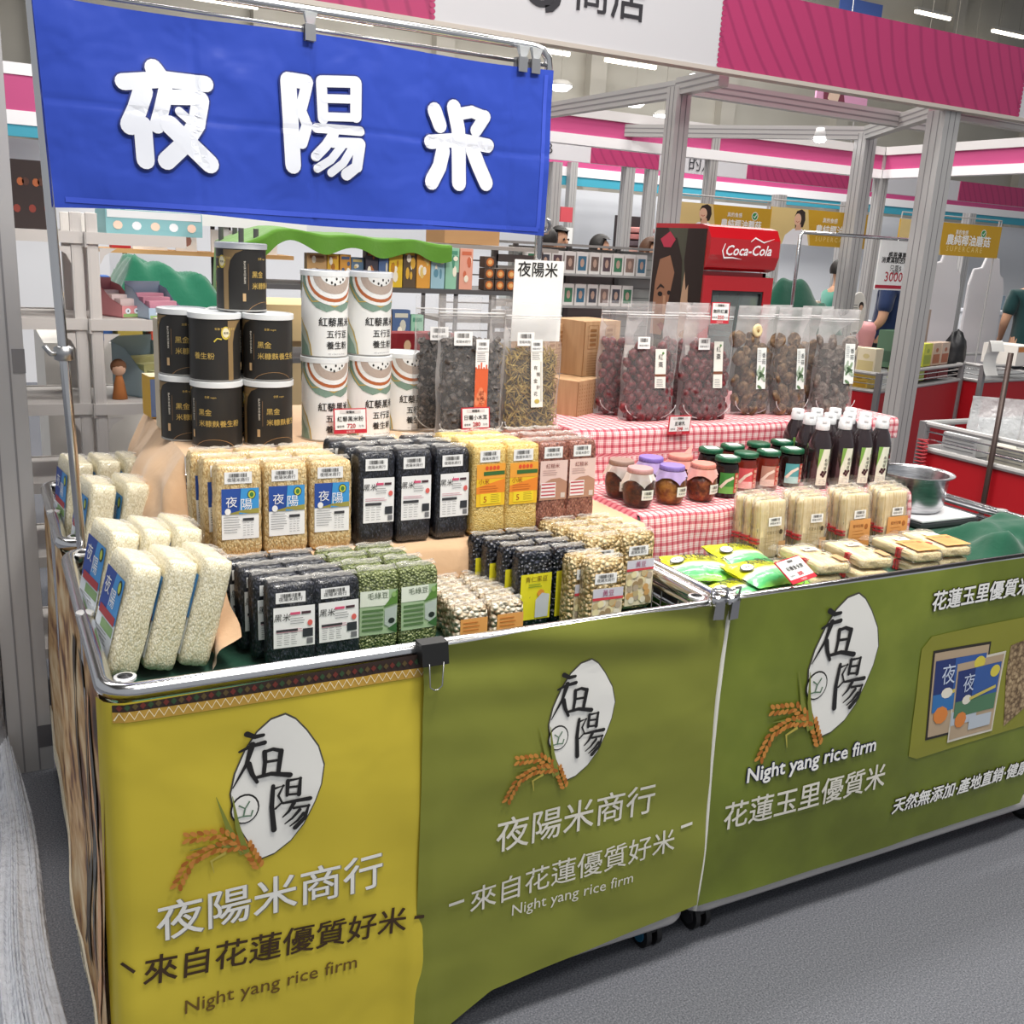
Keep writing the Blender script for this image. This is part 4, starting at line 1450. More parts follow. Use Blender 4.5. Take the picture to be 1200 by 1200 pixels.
def lab_side(f, w_, h, fn):
    W = w_ * 0.86; x0 = -W / 2; zb = h * 0.1; zt = h * 0.84; zm = h * 0.44
    e = lambda k: (lambda a, b: fn(a, b, k))
    f.rect(x0, zb, x0 + W, zt, M('#d5dbe2', 0.5), e(0.0006))
    f.rect(x0, zm, x0 + W, zt, M('#27489a', 0.5), e(0.001))
    f.flat([(x0 + W * 0.4, zm), (x0 + W, zm), (x0 + W, zt), (x0 + W * 0.55, zt)], e(0.0014), M('#3f8fd0', 0.5))
    f.text('夜', x0 + W * 0.25, zt - 0.045, 0.036, LW, e(0.002)); f.text('陽', x0 + W * 0.62, zt - 0.06, 0.038, LW, e(0.002))
    f.disc(x0 + W * 0.84, zt - 0.018, 0.012, 0.014, M('#23321f', 0.5), e(0.002), 14); f.disc(x0 + W * 0.84, zt - 0.018, 0.008, 0.010, M('#b8c84e', 0.5), e(0.0024), 14)
    f.flat([(x0 + W * 0.1, zm - 0.004), (x0 + W * 0.95, zm - 0.004), (x0 + W * 0.95, zm + 0.012), (x0 + W * 0.1, zm + 0.012)], e(0.002), M('#a82f38', 0.5))
    f.rect(x0 + W * 0.3, zb + 0.045, x0 + W * 0.95, zm - 0.008, M('#7fa06a', 0.5), e(0.0012))
    lines(f, x0 + W * 0.06, zb + 0.04, W * 0.8, 6, 0.006, GREY, fn, 0.0016)


def make_pack(name, kind, dims, lab, label, cat, group, barz=None, bulge=0.05, seed=1, side=False):
    w_, d, h = dims
    t = thing(name, label, cat, (0, 0, 0), 0, group)
    f = MB()
    f.rbox((w_, d, h), G[kind], min(0.012, d * 0.3), 12, wob=0.0011, seed=seed, bulge=bulge)
    f.build('body', t, smooth=True)
    # folded, heat-sealed film on the top
    f = MB()
    f.grid(lambda u, v: Vector(((u - 0.5) * w_ * 0.94, (v - 0.5) * d * 0.72 + 0.003 * math.sin(u * 7), h + 0.0025 + 0.004 * abs(nz(u * 5, v * 3, seed)) + 0.003 * math.sin(v * PI))), 10, 5, WRAP)
    f.tube([((u - 0.5) * w_ * 0.94, 0.004 * math.sin(u * 9), h + 0.006 + 0.002 * math.sin(u * 13)) for u in [k / 10 for k in range(11)]], 0.0018, WRAP, 5)
    f.build('film_fold', t, smooth=True)
    bz = -d / 2 * (1 + bulge * 0.9)

    def fn(a, b, e=0.0):
        k = bulge * (1 - (2 * a / w_) ** 2) * (1 - (2 * b / h - 1) ** 2)
        return Vector((a, -d / 2 * (1 + k) - 0.0012 - e, b))
    if side:
        def fn(a, b, e=0.0):
            return Vector((-w_ / 2 - 0.0016 - e, -a, b))
        W2_ = d
    f = MB(); lab(f, d if side else w_, h, fn); f.build('front_label', t)
    if barz:
        f = MB(); barcode(f, -w_ * 0.04, h * barz, w_ * 0.6, h * 0.125, fn); f.build('barcode_sticker', t)
    return t


def place_grid(proto, cells, phrase):
    """cells: (x, y, z, column words, row words); proto goes to the first cell, copies to the rest"""
    for i, (x, y, z, cw, rw) in enumerate(cells):
        lb = phrase % (rw, cw) if cw else phrase % rw
        rz = random.uniform(-0.035, 0.035)
        rot = (random.uniform(-0.035, -0.01), random.uniform(-0.012, 0.012), rz)
        if i == 0:
            proto.location = (x, y, z); proto.rotation_euler = rot; proto['label'] = lb
        else:
            dup(proto, (x, y, z), label=lb, rot=rot)


ROWS = ['front row', 'second row', 'third row', 'back row']
S_T = 0.9455
# --- brown rice, three columns of three
pk = make_pack('rice_pack', 'oat', (0.091, 0.060, 0.192), lab_moon, 'x', 'rice pack', 'pale brown rice packs with blue labels', 0.875, seed=2)
cs = []
for r in range(3):
    for c, x in enumerate([at(q, 597, Y=1.968).x for q in (281, 336, 389)]):
        cs.append((x - 0.012 * r, 1.998 + 0.066 * r, S_T + 0.002, ('nearest the white rice', 'middle column', 'beside the black rice')[c], ('front row', 'middle row', 'back row')[r]))
place_grid(pk, cs, 'pale brown rice pack with blue label, %s, %s')
# --- black rice
pk = make_pack('rice_pack', 'black', (0.083, 0.058, 0.206), lab_black, 'x', 'rice pack', 'tall black rice packs on the beige step', 0.87, seed=3)
cs = []
for r in range(3):
    for c, x in enumerate([at(q, 585, Y=1.966).x for q in (442, 486, 531)]):
        cs.append((x - 0.012 * r, 1.995 + 0.064 * r, S_T + 0.002, ('beside the brown rice', 'middle column', 'beside the yellow millet')[c], ('front row', 'middle row', 'back row')[r]))
place_grid(pk, cs, 'tall black rice pack with white label on beige step, %s, %s')
# --- millet
pk = make_pack('millet_pack', 'millet', (0.085, 0.058, 0.212), lab_yellow, 'x', 'millet pack', 'yellow millet packs', 0.885, bulge=0.02, seed=4)
cs = []
for r in range(3):
    for c, x in enumerate([at(q, 578, Y=1.953).x for q in (575, 613)]):
        cs.append((x - 0.012 * r, 1.982 + 0.064 * r, S_T + 0.002, ('beside the black rice', 'beside the red rice')[c], ('front row', 'middle row', 'back row')[r]))
place_grid(pk, cs, 'yellow millet pack with orange label, %s, %s')
# --- red rice
pk = make_pack('rice_pack', 'red', (0.08, 0.058, 0.213), lab_red, 'x', 'rice pack', 'reddish brown rice packs', 0.89, bulge=0.02, seed=5)
cs = []
for r in range(3):
    for c, x in enumerate([at(q, 568, Y=1.95).x for q in (649, 682)]):
        cs.append((x - 0.008 * r, 1.979 + 0.064 * r, S_T + 0.002, ('beside the yellow millet', 'beside the checked cloth')[c], ('front row', 'middle row', 'back row')[r]))
place_grid(pk, cs, 'reddish rice pack with pale pink label, %s, %s')
# --- lower step: black rice, mung beans
D_Z = 0.795
pk = make_pack('rice_pack', 'black', (0.094, 0.042, 0.168), lab_black, 'x', 'rice pack', 'black rice packs in the front cart', 0.84, seed=6)
cs = []
for r in range(4):
    for c, x in enumerate([at(q, 735, Y=1.736).x for q in (343, 396)]):
        cs.append((x - 0.016 * r, 1.757 + 0.0485 * r, D_Z + 0.002 * r, ('beside the white rice', 'beside the mung beans')[c], ROWS[r]))
place_grid(pk, cs, 'black rice pack low behind the yellow banner, %s, %s')
pk = make_pack('mung_bean_pack', 'mung', (0.086, 0.042, 0.168), lab_green, 'x', 'bean pack', 'green mung bean packs', None, seed=7)
cs = []
for r in range(4):
    for c, x in enumerate([at(q, 725, Y=1.749).x for q in (443, 491)]):
        cs.append((x - 0.012 * r, 1.77 + 0.0485 * r, D_Z, ('beside the black rice', 'beside the speckled beans')[c], ROWS[r]))
place_grid(pk, cs, 'green mung bean pack with pale green label, %s, %s')
# --- short packs of speckled white beans
pk = make_pack('white_bean_pack', 'peanut', (0.076, 0.04, 0.086), lab_orange, 'x', 'bean pack', 'short speckled white bean packs', None, seed=8)
cs = []
for r in range(5):
    for c, x in enumerate((0.85, 0.934)):
        cs.append((x + 0.004 * r, 1.735 + 0.0435 * r, D_Z - 0.003, ('beside the mung beans', 'beside the black beans')[c], ('front row', 'second row', 'third row', 'fourth row', 'back row')[r]))
place_grid(pk, cs, 'short pack of speckled white beans, %s, %s')
# --- black beans with lemon label
pk = make_pack('black_bean_pack', 'bean', (0.085, 0.042, 0.168), lab_lemon, 'x', 'bean pack', 'black bean packs with lemon yellow labels', None, seed=9)
cs = []
for r in range(4):
    for c, x in enumerate((1.022, 1.11)):
        cs.append((x - 0.014 * r, 1.785 + 0.0465 * r, D_Z, ('beside the speckled beans', 'beside the soy beans')[c], ROWS[r]))
place_grid(pk, cs, 'black bean pack with lemon yellow label, %s, %s')
# --- soy beans
pk = make_pack('soy_bean_pack', 'soy', (0.09, 0.042, 0.182), lab_soy, 'x', 'bean pack', 'soy bean packs', 0.78, seed=10)
cs = []
for r in range(4):
    for c, x in enumerate((1.201, 1.296)):
        cs.append((x - 0.010 * r, 1.792 + 0.0465 * r, D_Z + 0.002, ('beside the black beans', 'beside the wire side')[c], ROWS[r]))
for r in range(2):
    cs.append((1.142 - 0.02 * r, 1.712 + 0.044 * (r - 0.05) - 0.02, D_Z - 0.014, 'in the cart corner', ('very front', 'right behind it')[r]))
place_grid(pk, cs, 'soy bean pack with bean picture label, %s, %s')

# --- big white rice packs that lean at the cart end
pk = make_pack('rice_pack', 'white', (0.058, 0.142, 0.208), lab_side, 'x', 'rice pack', 'big leaning white rice packs', None, seed=12, bulge=0.03, side=True)
first = True
for r, (y, z0, xs, tl) in enumerate(((1.845, 0.80, (0.172, 0.236, 0.297), 0.27), (2.005, 0.815, (0.165, 0.226, 0.285), 0.22), (2.45, 0.80, (0.185, 0.258, 0.328), 0.17), (2.70, 0.80, (0.168, 0.235, 0.30), 0.12))):
    for c, x in enumerate(xs):
        lb = 'big white rice pack leaning, %s, %s' % (('at the cart front', 'second row from the cart front', 'third row, behind the chrome pole', 'far row by the grey shelf')[r], ('nearest the rail', 'middle one', 'nearest the beige cloth')[c])
        rot = (random.uniform(-0.03, 0.0), tl, 0.13 + random.uniform(-0.03, 0.03))
        loc = (x, y, z0 + 0.005)
        if first:
            pk.location = loc; pk.rotation_euler = rot; pk['label'] = lb; first = False
        else:
            dup(pk, loc, label=lb, rot=rot)
f = MB()
f.grid(lambda u, v: Vector((0.15 + 0.24 * u, 2.415 + 0.4 * v, 0.7985 + 0.001 * nz(u * 5, v * 5, 2))), 10, 10, DGREEN)
tag(f.build('green_cloth', smooth=True), 'dark green cloth under the far rows of white rice', 'cloth')

# ================================================================== tins
TK = M('#2b2927', 0.42)
GOLD = M('#dcbc66', 0.4, 0.15)
TAN = M('#b08a5c', 0.5)


def cyl(r, th0=0.0):
    return lambda a, b, e=0.0: Vector(((r + e) * math.sin(a / r + th0), -(r + e) * math.cos(a / r + th0), b))


def can(name, r, h, body, label, group):
    t = thing(name, label, 'tin', (0, 0, 0), 0, group)
    f = MB(); f.lathe([(r * 0.97, 0), (r, 0.002), (r, h - 0.006)], body, 40); f.build('body', t, smooth=True, angle=40)
    f = MB()
    f.lathe([(r, h - 0.014), (r + 0.003, h - 0.013), (r + 0.003, h - 0.001), (r - 0.001, h), (r - 0.004, h), (r - 0.005, h - 0.003), (0.001, h - 0.003)], M('#e9ecee', 0.3), 40, caps=False)
    f.build('lid', t, smooth=True, angle=40)
    f = MB(); f.lathe([(r, 0.0), (r + 0.0012, 0.0005), (r + 0.0012, 0.0035), (r, 0.004)], M('#b9b7b4', 0.35, 0.7), 40, caps=False); f.build('bottom_rim', t, smooth=True, angle=40)
    return t


R1, H1 = 0.0575, 0.156
bt = can('tin', R1, H1, TK, 'x', 'black tins with gold characters')
f = MB()
F0 = cyl(R1, 0.0)
g = lambda a, b: F0(a, b, 0.0008)
f.text('黑金', -0.012, 0.079, 0.0165, GOLD, g, 'l', cut=0.008, res=1)
f.text('米糠麩養生粉', -0.012, 0.053, 0.0165, GOLD, g, 'l', cut=0.008, res=1)
f.text('全素 vegan', 0.004, 0.119, 0.006, GOLD, g, 'l', res=1)
f.text('有機 糙米麩養生粉', -0.11, 0.119, 0.006, GOLD, g, 'l', res=1)
f.stroke([(0.052 * math.cos(q) + 0.025, -0.012 + 0.034 * math.sin(q)) for q in [PI * k / 12 for k in range(13)]], 0.0009, TAN, g, 0.008)
f.text('養生粉', -0.16, 0.053, 0.0165, GOLD, g, 'l', cut=0.008, res=1)
f.disc(-0.085, 0.112, 0.011, 0.015, M('#d9c34a', 0.5), g, 16, cut=0.01)
f.disc(-0.085, 0.113, 0.008, 0.011, M('#eee6c4', 0.5), lambda a, b: F0(a, b, 0.0012), 14, cut=0.01)
f.text('夜陽', -0.085, 0.11, 0.006, INK, lambda a, b: F0(a, b, 0.0016), res=1)
f.stroke([(-0.095, 0.098), (-0.105, 0.1), (-0.112, 0.092)], 0.003, M('#d9c34a', 0.5), g, 0.008)
# tan side strip with a sloping edge and a white vertical line of letters
f.flat([(-0.08, 0.0), (-0.067, 0.0), (-0.067, 0.09), (-0.062, 0.115), (-0.05, 0.132), (-0.032, 0.14), (-0.08, 0.14)], g, M('#8f7650', 0.5), 0.01)
f.text('BLACK RICE BRAN', -0.031, 0.09, 0.0062, M('#e8e2d4', 0.5), lambda a, b: F0(a, b, 0.0014), 'c', rot=-PI / 2, bold=0.01, cut=0.008, res=1)
f.rect(-0.034, 0.024, -0.027, 0.042, M('#c7a67a', 0.5), lambda a, b: F0(a, b, 0.0014))
f.stroke([(-0.021, 0.05), (-0.021, 0.11)], 0.0006, TAN, lambda a, b: F0(a, b, 0.0014))
f.build('front_print', bt)
first = True
for (x, y, k, rz, lb) in ((0.605, 2.392, 0, -0.10, 'black tin at the bottom, front, beside the white tins'), (0.484, 2.395, 0, -0.75, 'black tin at the bottom of the front stack, outer one'),
                          (0.606, 2.393, 1, -0.45, 'black tin second from below, beside the white tins'), (0.483, 2.397, 1, 1.72, 'black tin second from below with pale gold rice grain emblem'),
                          (0.430, 2.497, 0, -0.35, 'black tin at the bottom behind, half hidden, at the outer end'), (0.431, 2.5, 1, -0.3, 'black tin upper behind, half hidden, at the outer end'),
                          (0.552, 2.512, 0, 0.3, 'black tin hidden behind the bottom front pair'), (0.552, 2.513, 1, 0.5, 'black tin behind the middle, under the topmost tin'),
                          (0.56, 2.455, 2, 0.42, 'black tin topmost of all, standing on the others')):
    loc = (x, y, TB + 0.0005 + k * (H1 + 0.0006))
    if first:
        bt.location = loc; bt.rotation_euler.z = rz; bt['label'] = lb; first = False
    else:
        dup(bt, loc, rz, lb)

R2, H2 = 0.0565, 0.207
WT = M('#eeefee', 0.4)
wt = can('tin', R2, H2, WT, 'x', 'white tins with striped arcs')
F1 = cyl(R2)


def arcs(f, cx):
    e = lambda k: (lambda a, b: F1(a, b, k))
    zt = 0.198

    def half(rx, rz, mat, k):
        f.flat([(cx + rx * math.cos(q), zt + rz * math.sin(q)) for q in [PI + PI * j / 16 for j in range(17)]], e(k), mat, 0.012)
    tl, gd = M('#7f9a8c', 0.5), M('#c9a94e', 0.5)
    m1 = [(cx - 0.088, zt - 0.03), (cx - 0.07, zt - 0.055), (cx - 0.045, zt - 0.078), (cx - 0.02, zt - 0.088), (cx, zt - 0.082), (cx + 0.02, zt - 0.088), (cx + 0.045, zt - 0.078), (cx + 0.07, zt - 0.055), (cx + 0.088, zt - 0.03), (cx + 0.088, zt), (cx - 0.088, zt)]
    f.flat(m1, e(0.0006), tl, 0.012)
    f.stroke([(cx - 0.088, zt - 0.022), (cx - 0.055, zt - 0.064), (cx - 0.03, zt - 0.062), (cx, zt - 0.075), (cx + 0.03, zt - 0.062), (cx + 0.055, zt - 0.064), (cx + 0.088, zt - 0.022)], 0.003, gd, e(0.001), 0.012)
    half(0.077, 0.072, WT, 0.0013)
    half(0.069, 0.064, M('#b5653a', 0.5), 0.0016)
    half(0.062, 0.056, WT, 0.0019)
    half(0.052, 0.045, M('#b7a79c', 0.5), 0.0022)
    half(0.034, 0.024, WT, 0.0025)
    for p, q in ((-0.02, -0.012), (-0.008, -0.018), (0.004, -0.009), (0.014, -0.016), (0.022, -0.01), (0.0, -0.022)):
        f.disc(cx + p, zt + q, 0.0026, 0.0034, INK, e(0.0029), 8)


f = MB(); arcs(f, 0.006); arcs(f, 0.18); f.build('arc_pattern', wt)
f = MB()
e = lambda a, b: F1(a, b, 0.0008)
f.text('紅藜黑米', 0.012, 0.078, 0.0225, INK, e, bold=0.012, cut=0.01, res=1)
f.text('五行豆', 0.016, 0.05, 0.020, INK, e, bold=0.008, cut=0.01, res=1)
f.text('養生粉', 0.016, 0.023, 0.020, INK, e, bold=0.008, cut=0.01, res=1)
f.text('RED QUINOA BLACK RICE', 0.016, 0.008, 0.0042, GREY, e, res=1)
f.build('lettering', wt)
f = MB()
tl, gd = M('#7f9a8c', 0.5), M('#c9a94e', 0.5)
f.flat([(-0.09, 0.004), (-0.05, 0.004), (-0.054, 0.03), (-0.062, 0.06), (-0.09, 0.09)], e, M('#b9c4ba', 0.5), 0.012)
f.flat([(-0.09, 0.004), (-0.055, 0.004), (-0.062, 0.028), (-0.09, 0.06)], lambda a, b: F1(a, b, 0.0012), tl, 0.012)
f.stroke([(-0.05, 0.004), (-0.054, 0.03), (-0.066, 0.062), (-0.09, 0.092)], 0.003, gd, lambda a, b: F1(a, b, 0.0014), 0.012)
f.build('mountain_print', wt)
first = True
for (x, y, k, rz, lb) in ((0.756, 2.425, 0, 0.0, 'white striped tin, bottom of the stack behind the 720 price tag'), (0.882, 2.452, 0, 0.1, 'white striped tin, bottom of the stack next to the lone short one'),
                          (0.756, 2.427, 1, 0.02, 'white striped tin on top, beside the black tins'), (0.881, 2.455, 1, 0.08, 'white striped tin on top, further from the black tins'),
                          (1.003, 2.515, 0, 0.05, 'white striped tin standing alone with nothing on it')):
    loc = (x, y, TB + 0.0005 + k * (H2 + 0.0006))
    if first:
        wt.location = loc; wt.rotation_euler.z = rz; wt['label'] = lb; first = False
    else:
        dup(wt, loc, rz, lb)

# cartons behind the tins
RB = M('#8e1a26', 0.45)
t = thing('gift_box', 'dark red gift box behind the lone white tin, with a pale seed print', 'box', (1.055, 2.66, TB), 0.05, 'dark red gift boxes')
f = MB(); f.rbox((0.098, 0.07, 0.245), RB, 0.003, 6); f.build('carton', t)
f = MB()
f.disc(0.0, 0.21, 0.011, 0.016, M('#e8c7a0', 0.5), face(-0.0352, 0.0006), 14)
f.disc(0.044, 0.15, 0.012, 0.012, M('#d9b8b8', 0.5), face(-0.0352, 0.0006), 14)
f.disc(0.046, 0.118, 0.01, 0.012, M('#d9b8b8', 0.5), face(-0.0352, 0.0006), 14)
f.flat([(0.02, 0.03), (0.045, 0.03), (0.04, 0.075), (0.026, 0.06)], face(-0.0352, 0.0006), M('#e2b13a', 0.5))
f.build('printed_pattern', t)
dup(t, (1.158, 2.668, TB), -0.03, 'dark red gift box behind the pouches of black fungus')
t = thing('carton', 'tall narrow beige carton beside the outer black tins', 'box', (0.44, 2.60, 1.0985), 0.02, 'tall beige cartons by the tins')
f = MB(); f.rbox((0.034, 0.09, 0.275), M('#d8cdb8', 0.6), 0.002, 4); f.build('carton_body', t)
f = MB()
f.rect(-0.013, 0.0, 0.013, 0.05, M('#c7a23c', 0.5), face(-0.0452, 0.0004)); f.rect(-0.013, 0.24, 0.013, 0.29, M('#9a7a3c', 0.5), face(-0.0452, 0.0004))
for k in range(9):
    f.rect(-0.004, 0.06 + k * 0.019, 0.004, 0.07 + k * 0.019, M('#6f675c', 0.6), face(-0.0452, 0.0006))
f.build('printed_pattern', t)
dup(t, (0.402, 2.61, 1.0985), 0.05, 'tall narrow beige carton, outermost behind the yellow and blue box')
t = thing('carton', 'yellow and blue carton behind the beige cloth edge', 'box', (0.43, 2.80, 1.0985), 0.12)
f = MB(); f.rbox((0.1, 0.085, 0.11), M('#d9ab33', 0.5), 0.003, 6)
f.build('carton_body', t)
f = MB()
f.rect(-0.05, 0.004, -0.015, 0.105, M('#6d86b8', 0.5), face(-0.0428, 0.0005)); f.disc(0.02, 0.06, 0.018, 0.028, M('#7a5526', 0.5), face(-0.0428, 0.0007), 10)
f.rect(-0.05, -0.04, 0.05, 0.04, M('#e9dcb8', 0.5), lambda a, b: Vector((a, b, 0.1106)))
f.build('printed_pattern', t)


# ================================================================== price tags


def price_tag(loc, rz, tilt, l2, price, label, w_=0.085, h=0.062, l1='夜陽米', unit='元/包', lift=0.002):
    t = thing('price_tag', label, 'price tag', loc, rz)
    t.rotation_euler = (tilt, 0, rz)
    f = MB(); f.span((-w_ / 2, 0.0, 0), (w_ / 2, 0.002, h), M('#c8303e', 0.4)); f.build('card', t)
    f = MB()
    e1 = face(-0.0006); e2 = face(-0.0012)
    f.rect(-w_ / 2 + 0.003, h * 0.16, w_ / 2 - 0.003, h - 0.003, WHITE, e1)
    f.rect(-w_ * 0.32, h * 0.8, w_ * 0.32, h * 0.92, M('#dcd6d4', 0.5), e2)
    f.text(l1, 0, h * 0.81, h * 0.12, INK, face(-0.0016), bold=0.01)
    f.text(l2, 0, h * 0.5, min(fit(l2, w_ * 0.8), h * 0.22), INK, e2, bold=0.008)
    f.text('優惠價', -w_ * 0.3, h * 0.25, h * 0.1, INK, e2)
    f.text(price, 0.002, h * 0.22, h * 0.24, M('#c22832', 0.5), e2, bold=0.02)
    f.text(unit, w_ * 0.33, h * 0.25, h * 0.1, INK, e2)
    f.text('花蓮玉里', 0, h * 0.04, h * 0.09, M('#f3d0d0', 0.5), e1)
    f.build('lettering', t)
    f = MB(); f.tube([(0, 0.003, 0.004), (0, 0.006, -lift), (0, 0.03, -lift)], 0.0015, STEEL, 6); f.build('stand_wire', t)
    return t


p = at(410, 516, Y=2.34)
price_tag((p.x, 2.335, TB + 0.026), 0.0, -0.12, '紅藜黑米粉', '720', 'red edged price tag reading 720 in front of the white tins', lift=0.027)
# ================================================================== checked cloth on the second cart


def gingham():
    m, nt, b = newmat('red_checked_cloth')
    sx = N(nt, 'ShaderNodeSeparateXYZ')
    nt.links.new(coords(nt, (1, 1, 1), kind='UV'), sx.inputs[0])
    outs = []
    for ax, seed in ((0, 1), (1, 2)):
        w_ = N(nt, 'ShaderNodeMath', operation='MULTIPLY'); w_.inputs[1].default_value = 42
        nt.links.new(sx.outputs[ax], w_.inputs[0])
        fr = N(nt, 'ShaderNodeMath', operation='FRACT'); nt.links.new(w_.outputs[0], fr.inputs[0])
        r = N(nt, 'ShaderNodeValToRGB')
        r.color_ramp.interpolation = 'CONSTANT'
        els = r.color_ramp.elements
        for _ in range(4):
            els.new(0.5)
        for el, (p, v) in zip(els, ((0, 0.85), (0.38, 0.1), (0.5, 0.45), (0.6, 0.0), (0.75, 0.3), (0.85, 0.05))):
            el.position = p; el.color = (v, v, v, 1)
        nt.links.new(fr.outputs[0], r.inputs[0])
        outs.append(r.outputs[0])
    ad = N(nt, 'ShaderNodeMath', operation='ADD'); nt.links.new(outs[0], ad.inputs[0]); nt.links.new(outs[1], ad.inputs[1])
    hf = N(nt, 'ShaderNodeMath', operation='MULTIPLY'); hf.inputs[1].default_value = 0.5; nt.links.new(ad.outputs[0], hf.inputs[0])
    red = ramp(nt, hf.outputs[0], [(0.0, '#efe2df'), (0.3, '#e0a3a6'), (0.6, '#cb6470'), (0.9, '#b54052')])
    nt.links.new(red, b.inputs['Base Color'])
    b.inputs['Roughness'].default_value = 0.85
    n = N(nt, 'ShaderNodeTexNoise'); n.inputs['Scale'].default_value = 18; n.inputs['Detail'].default_value = 4
    nt.links.new(coords(nt), n.inputs['Vector'])
    bump(nt, b, n.outputs['Fac'], 0.4, 0.012)
    return m


GING = gingham()
RJ, RT = 0.952, 1.105       # jar step and pouch step
GY = [(1.985, 0.822), (1.993, 0.90), (2.002, RJ - 0.008), (2.012, RJ), (2.318, RJ), (2.33, RJ + 0.012), (2.34, RT - 0.012), (2.352, RT), (2.95, RT)]


def gz2(s):
    """point on the step profile at length s along it"""
    for (a, za), (b, zb) in zip(GY, GY[1:]):
        L = math.hypot(b - a, zb - za)
        if s <= L:
            return a + (b - a) * s / L, za + (zb - za) * s / L
        s -= L
    return GY[-1]


GL = sum(math.hypot(b[0] - a[0], b[1] - a[1]) for a, b in zip(GY, GY[1:]))


def gcloth(u, v):
    s = GL * v
    y, z = gz2(s)
    x = 1.447 + (0.985 if y < 2.335 else 1.275) * u
    flat = abs(z - RJ) < 0.001 or abs(z - RT) < 0.001
    wv = 0 if flat else 0.010 * nz(x * 6, z * 4, 9.3) + 0.006 * math.sin(x * 33 + z * 20) * (1 - min(1, max(0, (z - 0.8) / 0.16)) * 0.5)
    x2 = x + (0 if flat else 0.006 * nz(z * 9, x * 3, 2))
    return Vector((x2, y - (0.006 if not flat else 0) + wv, z - 0.0004))


def gside(u, v):
    """the near end, hanging over the cart gap"""
    s = GL * (0.10 + 0.9 * u)
    y, z = gz2(s)
    d = v * (z - 0.825 + 0.02 * math.sin(u * 17))
    x = 1.447 - 0.008 - 0.05 * v * (1 - v) - 0.012 * math.sin(y * 31) * v - 0.02 * v
    return Vector((x + (0.008 if v == 0 else 0), y, z - d))


t = thing('checked_tablecloth', 'red and white checked cloth draped over the stepped stand on the second cart', 'tablecloth')
f = MB()
NU, NV = 90, 120
f.grid(gcloth, NU, NV, GING)
me = f.mesh('main_sheet', True)
uv = me.uv_layers.new(name='UVMap')
uvs = []
for lp in me.loops:
    i, j = lp.vertex_index % (NU + 1), lp.vertex_index // (NU + 1)
    uvs += [1.24 * i / NU, GL * j / NV]
uv.data.foreach_set('uv', uvs)
o = bpy.data.objects.new('main_sheet', me); COL.objects.link(o); o.parent = t
f = MB(); NU2, NV2 = 80, 16
f.grid(gside, NU2, NV2, GING)
me = f.mesh('side_fall', True)
uv = me.uv_layers.new(name='UVMap')
uvs = []
for lp in me.loops:
    i, j = lp.vertex_index % (NU2 + 1), lp.vertex_index // (NU2 + 1)
    uvs += [0.16 * j / NV2, GL * (0.1 + 0.9 * i / NU2)]
uv.data.foreach_set('uv', uvs)
o = bpy.data.objects.new('side_fall', me); COL.objects.link(o); o.parent = t

t = thing('green_cloth', 'dark green cloth lining the second cart, under the noodles', 'cloth')
f = MB()
f.grid(lambda u, v: Vector((1.412 + 1.33 * u, 1.59 + 0.725 * v, 0.8245 + 0.002 * nz(u * 9, v * 9, 5))), 40, 30, DGREEN)
f.build('sheet', t, smooth=True)
# leafy green lining seen through the wire side
f = MB()
f.grid(lambda u, v: Vector((1.409 + 0.006 * nz(u * 8, v * 6, 3), 1.62 + 0.66 * u, 0.62 + 0.168 * v)), 30, 8, noisy('leaf_print', [(0.35, '#123f1e'), (0.55, '#3f8a2c'), (0.7, '#79b93f')], 14, 3, 0.7))
tag(f.build('lining_sheet', smooth=True), 'leaf green lining sheet behind the wire side between the two carts', 'sheet')

# ================================================================== zip pouches


def pouch_fn(w_, h, d):
    def half(v):
        return d / 2 * min(1, (v * 8) ** 0.5 + 0.35) * max(0.03, 1 - max(0, (v - 0.1) / 0.82)) ** 0.75 if v < 0.92 else 0.0025

    def fn(u, v):
        a = 2 * PI * u
        c, s = math.cos(a), math.sin(a)
        x = w_ / 2 * c * (1 - 0.02 * math.sin(v * 9)) + 0.004 * nz(v * 4, c, w_)
        y = half(v) * s + 0.003 * nz(x * 20, v * 9, h)
        return Vector((x, y + (0.008 * nz(v * 3, 1.0, w_) if v > 0.7 else 0), h * v))
    return fn, half


def pouch(name, w_, h, d, label, group, lab=None):
    t = thing(name, label, 'pouch', (0, 0, 0), 0, group)
    fn, half = pouch_fn(w_, h, d)
    f = MB(); f.grid(fn, 36, 26, FILM2, closed_u=True)
    f.build('film', t, smooth=True)
    f = MB()
    ZL = film('zip_strip', 0.42, '#ffffff', 0.7, 0.2, 0.1)
    for v, th in ((0.905, 0.0045), (0.885, 0.002)):
        f.tube([(w_ * (k / 8 - 0.5) * 0.97, 0.008 * nz(v * 3, 1.0, w_) * (1 if v > 0.7 else 0) - 0.003 + 0.002 * math.sin(k), h * v) for k in range(9)], th / 2, ZL, 6)
    f.tube([(w_ / 2 * 0.96 * math.cos(a), -half(0.1) * 0.55 - 0.004, 0.028 - 0.024 * abs(math.sin(a)) ** 0.8 + 0.02 * abs(math.cos(a)) ** 3) for a in [PI + PI * k / 14 for k in range(15)]], 0.0013, ZL, 5)
    f.build('zip_strip', t, smooth=True)
    return t, fn, half


